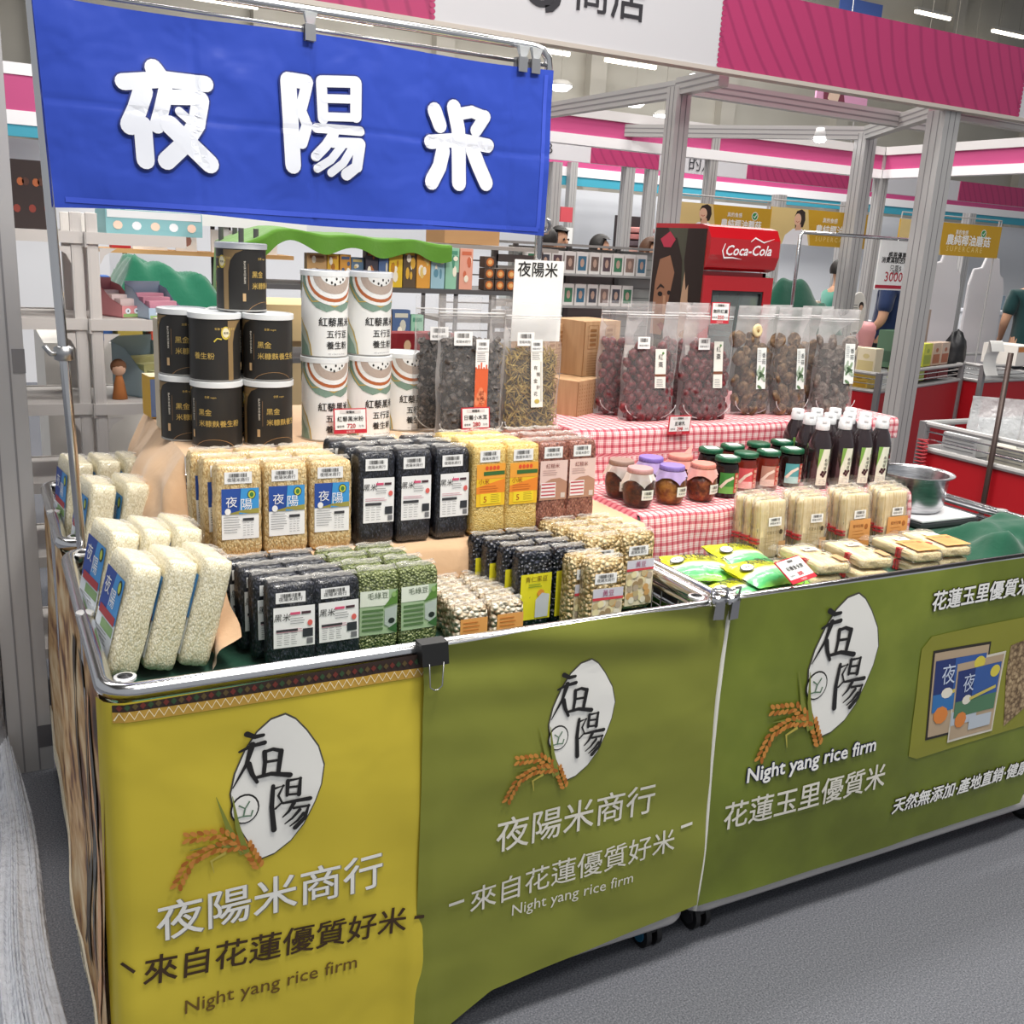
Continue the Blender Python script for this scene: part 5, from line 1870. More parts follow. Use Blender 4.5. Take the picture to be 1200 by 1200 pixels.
def blob(n1, n2, r, mat, noise_=0.15, sq=(1, 1, 1), seed=0, fold=0.0):
    f = MB()

    def fn(u, v):
        a, b = 2 * PI * u, PI * v
        p = Vector((math.sin(b) * math.cos(a), math.sin(b) * math.sin(a), math.cos(b)))
        k = 1 + noise_ * nz(p.x * 2.2 + seed, p.y * 2.2, p.z * 2.2) + fold * abs(nz(p.x * 4 + seed, p.y * 4, p.z * 4))
        return Vector((p.x * sq[0], p.y * sq[1], p.z * sq[2])) * r * k
    f.grid(fn, n1, n2, mat, closed_u=True)
    return f


DATE = noisy('dried_date_skin', [(0.35, '#47161a'), (0.55, '#73292f'), (0.75, '#9c5052')], 90, 4, 0.32, bmp=0.8, bdist=0.004)
DATES = [blob(12, 8, 0.0158, DATE, 0.2, (0.92, 0.9, 1.15), s, 0.12).mesh('date', True) for s in range(4)]
MUSH = noisy('dried_mushroom_skin', [(0.3, '#3a2a1e'), (0.5, '#6d523a'), (0.7, '#9c8060'), (0.85, '#c4aa80')], 70, 5, 0.75, bmp=0.9, bdist=0.005)
MUSHG = noisy('dried_grey_mushroom', [(0.3, '#463c37'), (0.5, '#756860'), (0.75, '#a3968c')], 80, 5, 0.8, bmp=0.9, bdist=0.005)


def cap_mesh(s, mat):
    f = MB()
    f.lathe([(0.001, 0.010), (0.009, 0.0095), (0.016, 0.006), (0.0195, 0.0), (0.018, -0.004), (0.012, -0.002), (0.004, -0.003), (0.003, -0.009), (0.001, -0.0095)], mat, 14, caps=False)
    f.v = [tuple(Vector(v) * (1 + 0.22 * nz(v[0] * 90 + s * 3, v[1] * 90, v[2] * 60))) for v in f.v]
    f.v = [(a * 1.28, b * 1.28, c * 1.28) for a, b, c in f.v]
    return f.mesh('mushroom', True)


MUSHES = [cap_mesh(s, MUSH) for s in range(4)]
MUSHESG = [cap_mesh(s + 7, MUSHG) for s in range(4)]
CORE = {'date': M('#3a1016', 0.8), 'mush': M('#33271d', 0.9), 'grey': M('#453c37', 0.9)}


def fill(t, w_, h, d, half, meshes, nm, r, top, seed, tilt=0.6):
    rnd = random.Random(seed)
    rows = int(top * h / (r * 1.42))
    for j in range(rows):
        z = r * 1.0 + j * r * 1.42
        v = z / h
        n = int(w_ * 0.93 / (r * 1.85))
        for i in range(n + (j % 2)):
            x = (i - (n - 1 + (j % 2)) / 2) * r * 1.85 + rnd.uniform(-0.35, 0.35) * r
            if abs(x) > w_ * 0.46 - r * 0.35:
                continue
            if z < 0.03 and abs(x) > w_ * 0.2 + z * 2:
                continue
            yy = -half(v) * math.sqrt(max(0.02, 1 - (2 * x / w_) ** 2)) + r * 0.95
            if j == rows - 1 and rnd.random() < 0.4:
                continue
            child(rnd.choice(meshes), nm, t, (x, yy + rnd.uniform(0, 0.004), z + rnd.uniform(-0.25, 0.25) * r), (rnd.uniform(-tilt, tilt) + (PI / 2 if nm == 'mushroom' else 0), rnd.uniform(-tilt, tilt), rnd.uniform(0, 6.28)), rnd.uniform(0.86, 1.12))


def core(t, w_, h, half, top, mat, name):
    f = MB()

    def fn(u, v):
        a = 2 * PI * u
        vv = 0.02 + v * top
        return Vector((w_ / 2 * 0.84 * math.cos(a), max(0.002, half(vv) - 0.026) * math.sin(a) * (1 if v < 0.999 else 0.02), h * vv))
    f.grid(fn, 20, 10, mat, closed_u=True)
    tag(f.build(name, t, smooth=True), kind='stuff')


def strip_label(t, half, h, x, z0, z1, w_, draw, d_eps=0.002, rz=0.0):
    v = ((z0 + z1) / 2) / h
    ya = -half(z0 / h) * 0.97 - d_eps; yb = -half(min(0.9, z1 / h)) * 0.97 - d_eps - 0.003
    f = MB()
    sl = (yb - ya) / (z1 - z0)

    def fn(a, b, e=0.0):
        return Vector((x + a + (b - z0) * rz, ya + (b - z0) * sl - e, b))
    draw(f, w_, z0, z1, fn)
    f.build('label', t)


def lab_date(f, w_, z0, z1, fn):
    e = lambda k: (lambda a, b: fn(a, b, k))
    f.rect(-w_ / 2, z0, w_ / 2, z1, M('#eeebe2', 0.5), e(0.0))
    f.text('紅', 0, z1 - 0.03, 0.018, INK, e(0.0008)); f.text('棗', 0.0, z1 - 0.052, 0.018, INK, e(0.0008))
    f.rect(-w_ / 2, z0 + (z1 - z0) * 0.3, w_ / 2, z0 + (z1 - z0) * 0.36, M('#7d4a34', 0.5), e(0.0008))
    lines(f, -w_ * 0.35, z0 + 0.026, w_ * 0.7, 5, 0.005, GREY, fn)
    f.disc(w_ * 0.2, z1 - 0.012, 0.004, 0.004, M('#5d8a4a', 0.5), e(0.0008), 8)


def lab_mush(f, w_, z0, z1, fn):
    e = lambda k: (lambda a, b: fn(a, b, k))
    zm = z0 + (z1 - z0) * 0.5
    f.rect(-w_ / 2, z0, w_ / 2, z1, M('#eef0ec', 0.5), e(0.0))
    f.text('香', w_ * 0.22, z1 - 0.03, 0.017, INK, e(0.0008)); f.text('菇', w_ * 0.22, z1 - 0.05, 0.017, INK, e(0.0008))
    lines(f, -w_ * 0.42, z1 - 0.008, w_ * 0.4, 8, 0.005, GREY, fn)
    rnd = random.Random(3)
    for k in range(12):
        cx, cz = rnd.uniform(-w_ * 0.4, w_ * 0.4), rnd.uniform(z0 + 0.004, zm)
        a = rnd.uniform(0, 3)
        pts = [(max(-w_ / 2, min(w_ / 2, cx + 0.012 * math.cos(q) * math.cos(a) - 0.005 * math.sin(q) * math.sin(a))), max(z0, cz + 0.012 * math.cos(q) * math.sin(a) + 0.005 * math.sin(q) * math.cos(a))) for q in [2 * PI * i / 9 for i in range(9)]]
        f.flat(pts, e(0.0006 + 0.00008 * k), M(('#5f7d55', '#3c5638', '#8da583', '#a9b8a4')[k % 4], 0.5))


def lab_fungus(f, w_, z0, z1, fn):
    e = lambda k: (lambda a, b: fn(a, b, k))
    f.rect(-w_ / 2, z0, w_ / 2, z1, M('#f2efec', 0.5), e(0.0))
    zs = z0 + (z1 - z0) * 0.58
    f.rect(-w_ / 2, z0, w_ / 2, zs, M('#dc6338', 0.5), e(0.0006))
    for k in range(5):
        f.rect(-w_ / 2 + k * w_ / 5, zs - 0.002, -w_ / 2 + (k + 0.6) * w_ / 5, zs + 0.004 + 0.006 * (k % 3), M('#dc6338', 0.5), e(0.0006))
        f.disc(-w_ * 0.3 + 0.14 * w_ * k, z0 + 0.02 + 0.012 * (k % 3), 0.007, 0.012, M('#e8895e', 0.5), e(0.0009), 9)
    barcode(f, 0, z1 - 0.018, w_ * 0.95, 0.026, lambda a, b, q=0.0: fn(a, b, q + 0.0006))
    lines(f, -w_ * 0.4, z1 - 0.036, w_ * 0.75, 5, 0.005, GREY, fn)
    f.text('小木耳', w_ * 0.2, z0 + 0.028, 0.013, M('#7a1f14', 0.5), e(0.0012), rot=PI / 2)


def lab_lily(f, w_, z0, z1, fn):
    e = lambda k: (lambda a, b: fn(a, b, k))
    f.rect(-w_ / 2, z0, w_ / 2, z1, M('#f3f1ea', 0.5), e(0.0))
    barcode(f, 0, z1 - 0.018, w_ * 0.95, 0.026, lambda a, b, q=0.0: fn(a, b, q + 0.0006))
    lines(f, -w_ * 0.4, z1 - 0.036, w_ * 0.75, 4, 0.005, GREY, fn)
    for k, ch in enumerate('有機金針花'):
        f.text(ch, -0.004 + 0.008 * (k % 2), z1 - 0.078 - 0.017 * k, 0.0125, M('#4a4038', 0.5), e(0.0008))
    f.disc(0, z0 + 0.016, 0.008, 0.006, M('#c6b05a', 0.5), e(0.0008), 9)
    f.rect(w_ * 0.3, z0 + 0.015, w_ * 0.4, z0 + 0.12, M('#cfcac0', 0.5), e(0.0006))


def sticker(f, w_, z0, z1, fn):
    barcode(f, 0, (z0 + z1) / 2, w_, z1 - z0, fn)


PW, PH, PD = 0.184, 0.345, 0.092
for i, (px, py, back, lb, rz, lx, lz) in enumerate(((755, 491, 0, 'clear pouch of red dates, front one near the cardboard boxes', -0.05, 0.02, 0.12),
                                         (820, 490, 0, 'clear pouch of red dates with a slim pale label, next to the mushrooms', -0.03, 0.025, 0.13),
                                         (727, 478, 1, 'clear pouch of red dates behind, by the cardboard boxes', -0.1, 0.0, 0.12),
                                         (795, 478, 1, 'clear pouch of red dates behind, between the two front date pouches', 0.06, 0.0, 0.12))):
    p = at(px, py, Z=RT + 0.001)
    t, fn, half = pouch('date_pouch', PW, PH, PD, lb, 'clear zip pouches of red dates')
    fill(t, PW, PH, PD, half, DATES, 'date', 0.0160, 0.66 if i != 1 else 0.70, i + 3)
    core(t, PW, PH, half, 0.55, CORE['date'], 'inner_dates')
    strip_label(t, half, PH, lx, 0.10 if i != 1 else 0.10, 0.215 if i != 1 else 0.24, 0.038 if i != 1 else 0.034, lab_date)
    if i < 2:
        strip_label(t, half, PH, -0.04 if i == 0 else -0.03, 0.215, 0.25, 0.042, sticker, 0.004)
    t.location = (p.x, max(2.41, p.y) + (0.03 if back else 0.0), RT + 0.0005); t.rotation_euler.z = rz
    if back:
        t.location.y = 2.565
        t.location.x = at(px, py, Y=2.565).x
for i, (px, mesh_, cr, lb, rz, lx) in enumerate(((874, MUSHES, 'mush', 'clear pouch of dried brown mushrooms, one pale cut cap showing at its top', 0.06, 0.012),
                                     (918, MUSHES, 'mush', 'clear pouch of dried brown mushrooms, middle of the three', 0.15, 0.016),
                                     (970, MUSHESG, 'grey', 'clear pouch of greyish dried mushrooms at the end above the bottles', -0.1, 0.035))):
    p = at(px, 484, Z=RT + 0.001)
    w_ = 0.168 if i != 2 else 0.165
    t, fn, half = pouch('mushroom_pouch', w_, PH, PD, lb, 'clear zip pouches of dried mushrooms')
    fill(t, w_, PH, PD, half, mesh_, 'mushroom', 0.0215, 0.73, i + 20, 0.5)
    core(t, w_, PH, half, 0.6, CORE[cr], 'inner_mushrooms')
    strip_label(t, half, PH, lx, 0.085 + 0.02 * (i == 2), 0.215 + 0.02 * (i == 2), 0.04, lab_mush)
    t.location = (p.x, max(2.42, p.y), RT + 0.0005); t.rotation_euler.z = rz
    if i == 0:
        f = MB()
        f.lathe([(0.001, 0.003), (0.009, 0.0035), (0.012, 0.005), (0.018, 0.004), (0.0215, 0.0), (0.019, -0.004), (0.001, -0.004)], M('#e3cf9c', 0.7), 18, caps=False)
        f.lathe([(0.001, 0.006), (0.004, 0.006), (0.0055, 0.004)], M('#9c7a45', 0.7), 12, caps=False)
        o = f.build('pale_cap', t, smooth=True, loc=(-0.005, -0.014, 0.268)); o.rotation_euler = (PI / 2 - 0.1, 0, 0)
for i, (px, y, rz, lb) in enumerate(((898, 2.58, 0.1, 'clear pouch of dried mushrooms behind, between two front mushroom pouches'), (945, 2.57, 0.0, 'clear pouch of dried mushrooms behind the middle and grey ones'))):
    t, fn, half = pouch('mushroom_pouch', 0.145, PH, 0.075, lb, 'clear zip pouches of dried mushrooms')
    fill(t, 0.145, PH, 0.075, half, MUSHES, 'mushroom', 0.0215, 0.68, i + 40, 0.5)
    core(t, 0.145, PH, half, 0.55, CORE['mush'], 'inner_mushrooms')
    t.location = (at(px, 470, Y=y).x, y, RT + 0.0005); t.rotation_euler.z = rz

# pouches of black fungus and day lilies on the beige step
FUNG = noisy('black_fungus', [(0.3, '#332f2d'), (0.55, '#67605d'), (0.75, '#a89f98')], 60, 4, 0.7, bmp=0.8, bdist=0.004)
LILY = noisy('dried_day_lily', [(0.3, '#7a6028'), (0.5, '#b5964a'), (0.75, '#dcc47a')], 50, 4, 0.6)


def curls(t, w_, h, half, top, n, seed, mat, kind, name):
    rnd = random.Random(seed)
    f = MB()
    for k in range(n):
        z = rnd.uniform(0.012, top * h)
        xm = w_ * 0.42 * (1 if z > 0.04 else 0.55 + z * 10)
        x = rnd.uniform(-xm, xm)
        y = -half(z / h) * math.sqrt(max(0.02, 1 - (2 * x / w_) ** 2)) + rnd.uniform(0.006, 0.022)
        c = Vector((x, min(0, y), z))
        if kind == 'curl':
            r = rnd.uniform(0.006, 0.012)
            ax = Vector((rnd.uniform(-1, 1), rnd.uniform(-0.4, 0.4), rnd.uniform(-1, 1))).normalized()
            u_ = ax.orthogonal().normalized(); w2 = ax.cross(u_)
            a0 = rnd.uniform(0, 6.28)
            rows = []
            for i in range(7):
                a = a0 + i * 0.75
                rr = r * (1 - 0.07 * i)
                for s in (-1, 0, 1):
                    rows.append(c + (u_ * math.cos(a) + w2 * math.sin(a)) * rr * (1 + 0.25 * rnd.uniform(-1, 1)) + ax * s * r * 0.65)
            f.add(rows, [(3 * i + s, 3 * i + s + 1, 3 * i + s + 4, 3 * i + s + 3) for i in range(6) for s in (0, 1)], mat)
        else:
            L = rnd.uniform(0.02, 0.04)
            a = rnd.uniform(-1.2, 1.2) + PI / 2 * rnd.choice((0, 1))
            d = Vector((math.cos(a), rnd.uniform(-0.12, 0.12), math.sin(a)))
            e = Vector((-d.z, 0, d.x)) * rnd.uniform(-0.3, 0.3) * L * 0.5
            lim = w_ * 0.45
            pts = [c - d * L / 2, c - d * L / 6 + e, c + d * L / 6 + e, c + d * L / 2]
            pts = [Vector((max(-lim, min(lim, q.x)), q.y, max(0.004, q.z))) for q in pts]
            f.tube(pts, [0.0011, 0.0019, 0.0023, 0.001], mat, 5)
    tag(f.build(name, t, smooth=True), kind='stuff')


QW, QH, QD = 0.185, 0.36, 0.070
for i, (px, kind, mat, cm, lb, dr, nm) in enumerate(((548, 'curl', FUNG, M('#2a2625', 0.9), 'clear pouch of dried black fungus, front one with orange label', lab_fungus, 'fungus_pouch'),
                                                (618, 'stick', LILY, M('#5a4722', 0.9), 'clear pouch of golden dried day lilies, front one with long white label', lab_lily, 'day_lily_pouch'),
                                                (521, 'curl', FUNG, M('#2a2625', 0.9), 'clear pouch of dried black fungus behind, by the red gift box', None, 'fungus_pouch'),
                                                (603, 'stick', LILY, M('#5a4722', 0.9), 'clear pouch of golden day lilies behind the front one', None, 'day_lily_pouch'))):
    back = i > 1
    w_, h, d = (QW, QH, QD) if i != 1 else (0.175, 0.355, QD)
    t, fn, half = pouch(nm, w_, h, d, lb, 'clear pouches on the beige step')
    curls(t, w_, h, half, 0.72 if i % 2 == 0 else 0.66, (420 if kind == 'curl' else 520) if not back else 220, i + 70, mat, kind, 'dried_contents')
    core(t, w_, h, half, 0.66 if i % 2 == 0 else 0.6, cm, 'inner_contents')
    if dr:
        strip_label(t, half, h, 0.018 if i == 0 else 0.005, 0.085, 0.262, 0.036, dr, 0.004, 0.03 if i == 0 else -0.02)
    strip_label(t, half, h, -0.03, 0.245, 0.28, 0.05, sticker, 0.003)
    y = 2.323 if not back else 2.445
    t.location = (at(px, 505, Y=y).x, y, TB + 0.001); t.rotation_euler.z = (-0.04, 0.02, -0.1, -0.02)[i]
p = at(557, 503, Y=2.28)
price_tag((p.x, 2.277, TB + 0.03), 0.03, -0.12, '日曬小木耳', '280', 'red edged price tag reading 280 before the black fungus pouch', 0.082, 0.062, lift=0.031)
p = at(792, 508, Y=2.33)
price_tag((p.x, 2.318, p.z), -0.03, 0.05, '豆腐乳', '298', 'price tag reading 298 on the checked cloth above the jars', 0.078, 0.056)
p = at(841, 379, Y=2.38)
price_tag((p.x, 2.372, p.z), -0.12, -0.05, '無籽紅棗', '350', 'red framed price tag standing at the top of the date pouches', 0.062, 0.062)

# ================================================================== cardboard boxes and QR card
KRAFT = noisy('kraft_board', [(0.3, '#a98460'), (0.7, '#bd9a74')], 60, 3, 0.8, stretch=(1, 1, 0.1))
PRN = M('#8d6238', 0.8)


def cbox(loc, rz, s, label, kind):
    t = thing('cardboard_box', label, 'box', loc, rz, 'brown cardboard boxes beside the day lilies')
    f = MB(); f.rbox(s, KRAFT, 0.003, 4); f.build('carton', t)
    f = MB()
    fx_ = frame((0, -s[1] / 2, 0), (1, 0, 0), (0, 0, 1), 0.0008)
    if kind == 'seal':
        for q in (0.0, 1.0):
            x0 = -s[0] / 2 + 0.02 + q * s[0] * 0.45
            f.stroke([(x0, s[2] * 0.5), (x0 + 0.045, s[2] * 0.5), (x0 + 0.045, s[2] * 0.92), (x0, s[2] * 0.92), (x0, s[2] * 0.5)], 0.0016, PRN, fx_)
            for k in range(4):
                f.rect(x0 + 0.008, s[2] * (0.55 + 0.085 * k), x0 + 0.037, s[2] * (0.6 + 0.085 * k), PRN, fx_)
            lines(f, x0, s[2] * 0.42, 0.06, 9, 0.008, PRN, lambda a, b, e=0.0: fx_(a, b, 0.0008 + e), 0.0014)
    else:
        for k in range(12):
            lines(f, -s[0] * 0.45 + k * s[0] * 0.078, s[2] * 0.85, 0.004, 10, 0.011, PRN, lambda a, b, e=0.0: fx_(a, b, 0.0008 + e), 0.005)
    f.rect(-s[0] / 2 + 0.001, s[2] * 0.02, -s[0] / 2 + 0.004, s[2] * 0.98, PRN, fx_)
    f.build('print', t)
    return t


pb = at(648, 498, Y=2.62)
cbox((1.622, 2.64, TB + 0.0), 0.52, (0.19, 0.13, 0.115), 'brown cardboard box at the bottom beside the day lily pouch', 'text')
cbox((1.70, 2.72, TB + 0.1155), 0.30, (0.175, 0.14, 0.17), 'brown cardboard box on top, beside the date pouches, with printed seals', 'seal')
cbox((1.545, 2.755, TB + 0.1155), 0.40, (0.10, 0.13, 0.155), 'narrow brown cardboard box on top, behind the day lily pouch', 'seal')
t = thing('sign_card', 'white card with three black characters taped to the banner pole', 'sign', at(627, 400, Y=2.357), 0)
p0, p1 = at(599, 305, Y=2.357), at(657, 305, Y=2.357)
f = MB(); wq = p1.x - p0.x
f.span((-wq / 2, -0.001, 0), (wq / 2, 0.0015, p0.z - t.location.z + 0.003), WHITE); f.build('card', t)
f = MB()
f.text('夜陽米', -0.005, p0.z - t.location.z - 0.036, wq * 0.275, INK, face(-0.0018), bold=0.012)
f.build('lettering', t)

# ================================================================== jars
GLASS = film('jar_glass', 0.0, '#f0efe8', 0.9, 0.04, 0.0)


def paint_lid(h, r, mat, n=28):
    f = MB()
    f.lathe([(r * 0.97, h - 0.013), (r, h - 0.012), (r, h - 0.002), (r * 0.95, h), (0.001, h)], mat, n, caps=False)
    for k in range(24):
        a = 2 * PI * k / 24
        f.box((r * math.cos(a), r * math.sin(a), h - 0.0075), (0.0012, 0.003, 0.008), mat, Matrix.Rotation(a, 3, 'Z'))
    return f


def round_jar(lid, cloth_, cont, label, seed):
    t = thing('jar', label, 'jar', (0, 0, 0), 0, 'round jars of preserves on the checked cloth')
    prof = [(0.001, 0.001), (0.028, 0.0), (0.033, 0.004), (0.039, 0.02), (0.0425, 0.042), (0.0405, 0.062), (0.034, 0.078), (0.0305, 0.084), (0.0305, 0.092)]
    f = MB(); f.lathe(prof, GLASS, 32, caps=False); f.build('glass', t, smooth=True)
    f = MB(); f.lathe([(0.001, 0.003), (0.027, 0.003), (0.032, 0.006), (0.0375, 0.021), (0.041, 0.042), (0.039, 0.06), (0.034, 0.07), (0.001, 0.07)], cont, 28, caps=False)
    tag(f.build('preserve', t, smooth=True), kind='stuff')
    paint_lid(0.104, 0.0335, lid).build('lid', t, smooth=True, angle=50)
    if cloth_ is not None:
        f = MB()

        def fn(u, v):
            a = 2 * PI * u
            sq = 1 / max(abs(math.cos(a)), abs(math.sin(a)))
            L = v * (0.018 + 0.020 * (sq - 1) / 0.414)
            r = 0.0345 + 0.35 * L + 0.0025 * math.sin(a * 9) * v
            return Vector((r * math.cos(a + 0.6), r * math.sin(a + 0.6), 0.091 - L * 0.9))
        f.grid(fn, 48, 6, cloth_, closed_u=True)
        f.build('paper_skirt', t, smooth=True)
    f = MB()
    J = cyl(0.0428)
    sg = lambda a, b, e=0.0: J(a + 0.004, b, 0.0008 + e)
    f.rect(-0.017, 0.026, 0.019, 0.052, M('#eef0e4', 0.5), sg, 0.006)
    barcode(f, 0.001, 0.039, 0.034, 0.024, lambda a, b, e=0.0: sg(a, b, e + 0.0006))
    f.build('sticker', t)
    return t


P_BR = noisy('dark_brown_preserve', [(0.35, '#1f0c07'), (0.55, '#5a2613'), (0.75, '#96532a')], 45, 4, 0.3, bmp=0.8, bdist=0.006)
P_GD = noisy('amber_preserve', [(0.3, '#4a2209'), (0.5, '#94561a'), (0.75, '#cf9440')], 50, 4, 0.3, bmp=0.8, bdist=0.006)
P_RD = noisy('chilli_preserve', [(0.3, '#3f1208'), (0.5, '#7e3214'), (0.75, '#b8692e')], 70, 5, 0.3, bmp=0.9, bdist=0.005)
L_PK, L_PU, L_CO, L_BR = M('#c99a9a', 0.45), M('#8f78c4', 0.45), M('#d98a7c', 0.45), M('#a08478', 0.45)
S_PU, S_CO, S_WH = cloth('purple_paper', '#b39ccc'), cloth('coral_paper', '#dd9a90'), film('clear_skirt', 0.45, '#e9dfd8', 0.5, 0.3)
for px, py, Y, lid, sk, ct, lb, rz in ((748, 594, 2.075, L_PK, S_WH, P_BR, 'round jar of dark preserve with dusty pink lid, front row', -0.1),
                                  (785, 592, 2.08, L_PU, S_PU, P_GD, 'round jar with purple lid and purple paper skirt, front row', 0.1),
                                  (821, 590, 2.08, L_CO, S_CO, P_RD, 'round jar of chilli preserve with coral lid, front row', 0.2),
                                  (726, 575, 2.17, L_BR, S_WH, P_BR, 'round jar with brownish lid, back row beside the red rice', -0.3),
                                  (760, 575, 2.185, L_PU, S_PU, P_GD, 'round jar with purple lid, back row', 0.0),
                                  (794, 572, 2.185, L_CO, S_CO, P_RD, 'round jar with coral lid and a raised paper corner, back row', 0.4)):
    t = round_jar(lid, sk, ct, lb, px)
    t.location = (at(px, 570, Y=Y).x if Y > 2.1 else at(px, 575, Y=Y).x, Y, RJ + 0.0004); t.rotation_euler.z = rz
    if 'raised' in lb:
        f = MB(); f.add([(0.02, -0.02, 0.098), (0.036, 0.0, 0.098), (0.042, -0.012, 0.132), (0.02, 0.0, 0.108)], [(0, 1, 2), (0, 2, 3)], S_CO); f.build('raised_corner', t)


def straight_jar(col1, col2, cont, label, wlid):
    t = thing('jar', label, 'jar', (0, 0, 0), 0, 'green lidded jars on the checked cloth')
    f = MB(); f.lathe([(0.001, 0), (0.030, 0.0), (0.0335, 0.004), (0.034, 0.08), (0.032, 0.09), (0.0295, 0.095)], cont, 28, caps=False); f.build('glass', t, smooth=True)
    paint_lid(0.113, 0.0345, M('#14573a', 0.4)).build('lid', t, smooth=True, angle=50)
    f = MB()
    if wlid:
        f.rect(-0.018, -0.02, 0.02, 0.018, WHITE, lambda a, b: Vector((a, b, 0.1138)))
        lines(f, -0.014, 0.01, 0.026, 3, 0.008, GREY, lambda a, b, e=0.0: Vector((a, b, 0.1138 + e * 0.5)), 0.0016)
        f.build('lid_sticker', t)
    f = MB()
    J = cyl(0.0343)
    e = lambda k: (lambda a, b: J(a, b, k))
    f.rect(-0.03, 0.014, 0.04, 0.072, M(col1, 0.5), e(0.0), 0.006)
    f.rect(-0.03, 0.014, 0.04, 0.034, M(col2, 0.5), e(0.0006), 0.006)
    f.rect(0.012, 0.016, 0.027, 0.072, M('#b8342c', 0.5), e(0.001), 0.006)
    for k, ch in enumerate('辣豆腐乳'):
        f.text(ch, 0.0195, 0.059 - 0.0135 * k, 0.011, M('#f3e6c4', 0.5), e(0.0016))
    f.stroke([(-0.026, 0.03), (-0.01, 0.05), (0.008, 0.06)], 0.008, M('#e9d9c8', 0.5), e(0.0012), 0.008)
    f.build('label', t)
    return t


DKJ = M('#1d1210', 0.12)
RDJ = M('#6d2418', 0.12)
for px, Y, c1, c2, ct, lb, wl, rz in ((852, 2.10, '#3f8a3c', '#6fae52', DKJ, 'green lidded jar with green label, front, beside the coral lidded jar', True, -0.3),
                                  (873, 2.135, '#d0565a', '#e8a6a2', RDJ, 'green lidded jar with red label, front', False, -0.3),
                                  (899, 2.14, '#b58a78', '#d9c2b4', RDJ, 'green lidded jar with beige label, front', True, -0.3),
                                  (926, 2.15, '#4fa0a4', '#a4d0cc', DKJ, 'green lidded jar with teal label, front, beside the bottles', True, -0.25),
                                  (831, 2.21, '#3f8a3c', '#6fae52', DKJ, 'green lidded jar in the back, behind the coral lidded jars', True, -0.3),
                                  (856, 2.235, '#d0565a', '#e8a6a2', RDJ, 'green lidded jar in the back, second from the coral jars', True, -0.3),
                                  (886, 2.245, '#b58a78', '#d9c2b4', RDJ, 'green lidded jar in the back with plain lid', False, -0.3),
                                  (913, 2.255, '#4fa0a4', '#a4d0cc', DKJ, 'green lidded jar in the back, beside the bottle row', True, -0.3)):
    t = straight_jar(c1, c2, ct, lb, wl)
    t.location = (at(px, 545, Y=Y).x, Y, RJ + 0.0004); t.rotation_euler.z = rz

# ================================================================== vinegar bottles
BT = M('#2a1f22', 0.16, coat=0.6)
t0 = thing('bottle', 'x', 'bottle', (0, 0, 0), 0, 'dark bottles with white caps on the checked cloth')
f = MB(); f.lathe([(0.001, 0), (0.031, 0.0), (0.035, 0.004), (0.0355, 0.11), (0.034, 0.13), (0.026, 0.155), (0.0185, 0.170), (0.0175, 0.178)], BT, 28, caps=False); f.build('body', t0, smooth=True)
f = MB(); f.lathe([(0.0195, 0.172), (0.02, 0.173), (0.02, 0.19), (0.0185, 0.193), (0.0185, 0.202), (0.017, 0.204), (0.001, 0.204)], M('#f0f1f3', 0.35), 24, caps=False)
f.box((0.0, -0.018, 0.198), (0.012, 0.006, 0.006), M('#f0f1f3', 0.35))
f.build('cap', t0, smooth=True, angle=40)
f = MB()
J = cyl(0.0357)
e = lambda k: (lambda a, b: J(a, b, k))
f.rect(-0.008, 0.012, 0.026, 0.12, M('#e3e6d2', 0.5), e(0.0), 0.006)
f.flat([(-0.008, 0.06), (-0.002, 0.085), (0.004, 0.12), (-0.008, 0.12)], e(0.0006), M('#7fae4e', 0.5), 0.006)
for q, r_ in ((0.008, 0.052), (0.014, 0.046), (0.011, 0.04), (0.018, 0.052), (0.005, 0.045)):
    f.disc(q, r_, 0.004, 0.0045, M('#3f1620', 0.5), e(0.0009), 9)
f.stroke([(0.012, 0.05), (0.02, 0.075), (0.024, 0.1)], 0.0012, M('#55663a', 0.5), e(0.0009), 0.008)
for k, ch in enumerate('桑椹醋'):
    f.text(ch, 0.0145, 0.084 - 0.012 * k, 0.0095, M('#3a3a30', 0.5), e(0.0012))
lines(f, 0.0, 0.028, 0.024, 3, 0.005, GREY, lambda a, b, q=0.0: J(a, b, q))
f.build('label', t0)
BP = ((960, 0, 'front row, beside the teal labelled jar'), (986, 0, 'front row, second from the jars'), (1008, 0, 'front row, third from the jars'), (1029, 0, 'front row, at the end above the steel pot'),
      (944, 1, 'second row, directly behind the teal labelled jar'), (967, 1, 'second row, second from the jars'), (989, 1, 'second row, third from the jars'), (1008, 1, 'second row, at the end'),
      (929, 2, 'back row, nearest the jars'), (951, 2, 'back row, second'), (972, 2, 'back row, third'), (990, 2, 'back row, at the end'))
for i, (px, r, lb) in enumerate(BP):
    Y = (2.115, 2.197, 2.279)[r] - 0.006 * (i % 4)
    loc = (at(px, 530, Y=Y).x, Y, RJ + 0.0004)
    lb = 'dark bottle with white cap, ' + lb
    if i == 0:
        t0.location = loc; t0.rotation_euler.z = -0.55; t0['label'] = lb
    else:
        dup(t0, loc, -0.55 + random.uniform(-0.12, 0.12), lb)

# ================================================================== noodles
NOOD = noisy('pale_noodles', [(0.35, '#d9c08c'), (0.5, '#ead6a8'), (0.7, '#f5e7c4')], 260, 2, 0.55, bmp=0.7, bdist=0.003, stretch=(1, 0.6, 0.02))
NFILM = film('noodle_film', 0.08, '#f6f2ea', 0.8, 0.08, 1.0, 45)


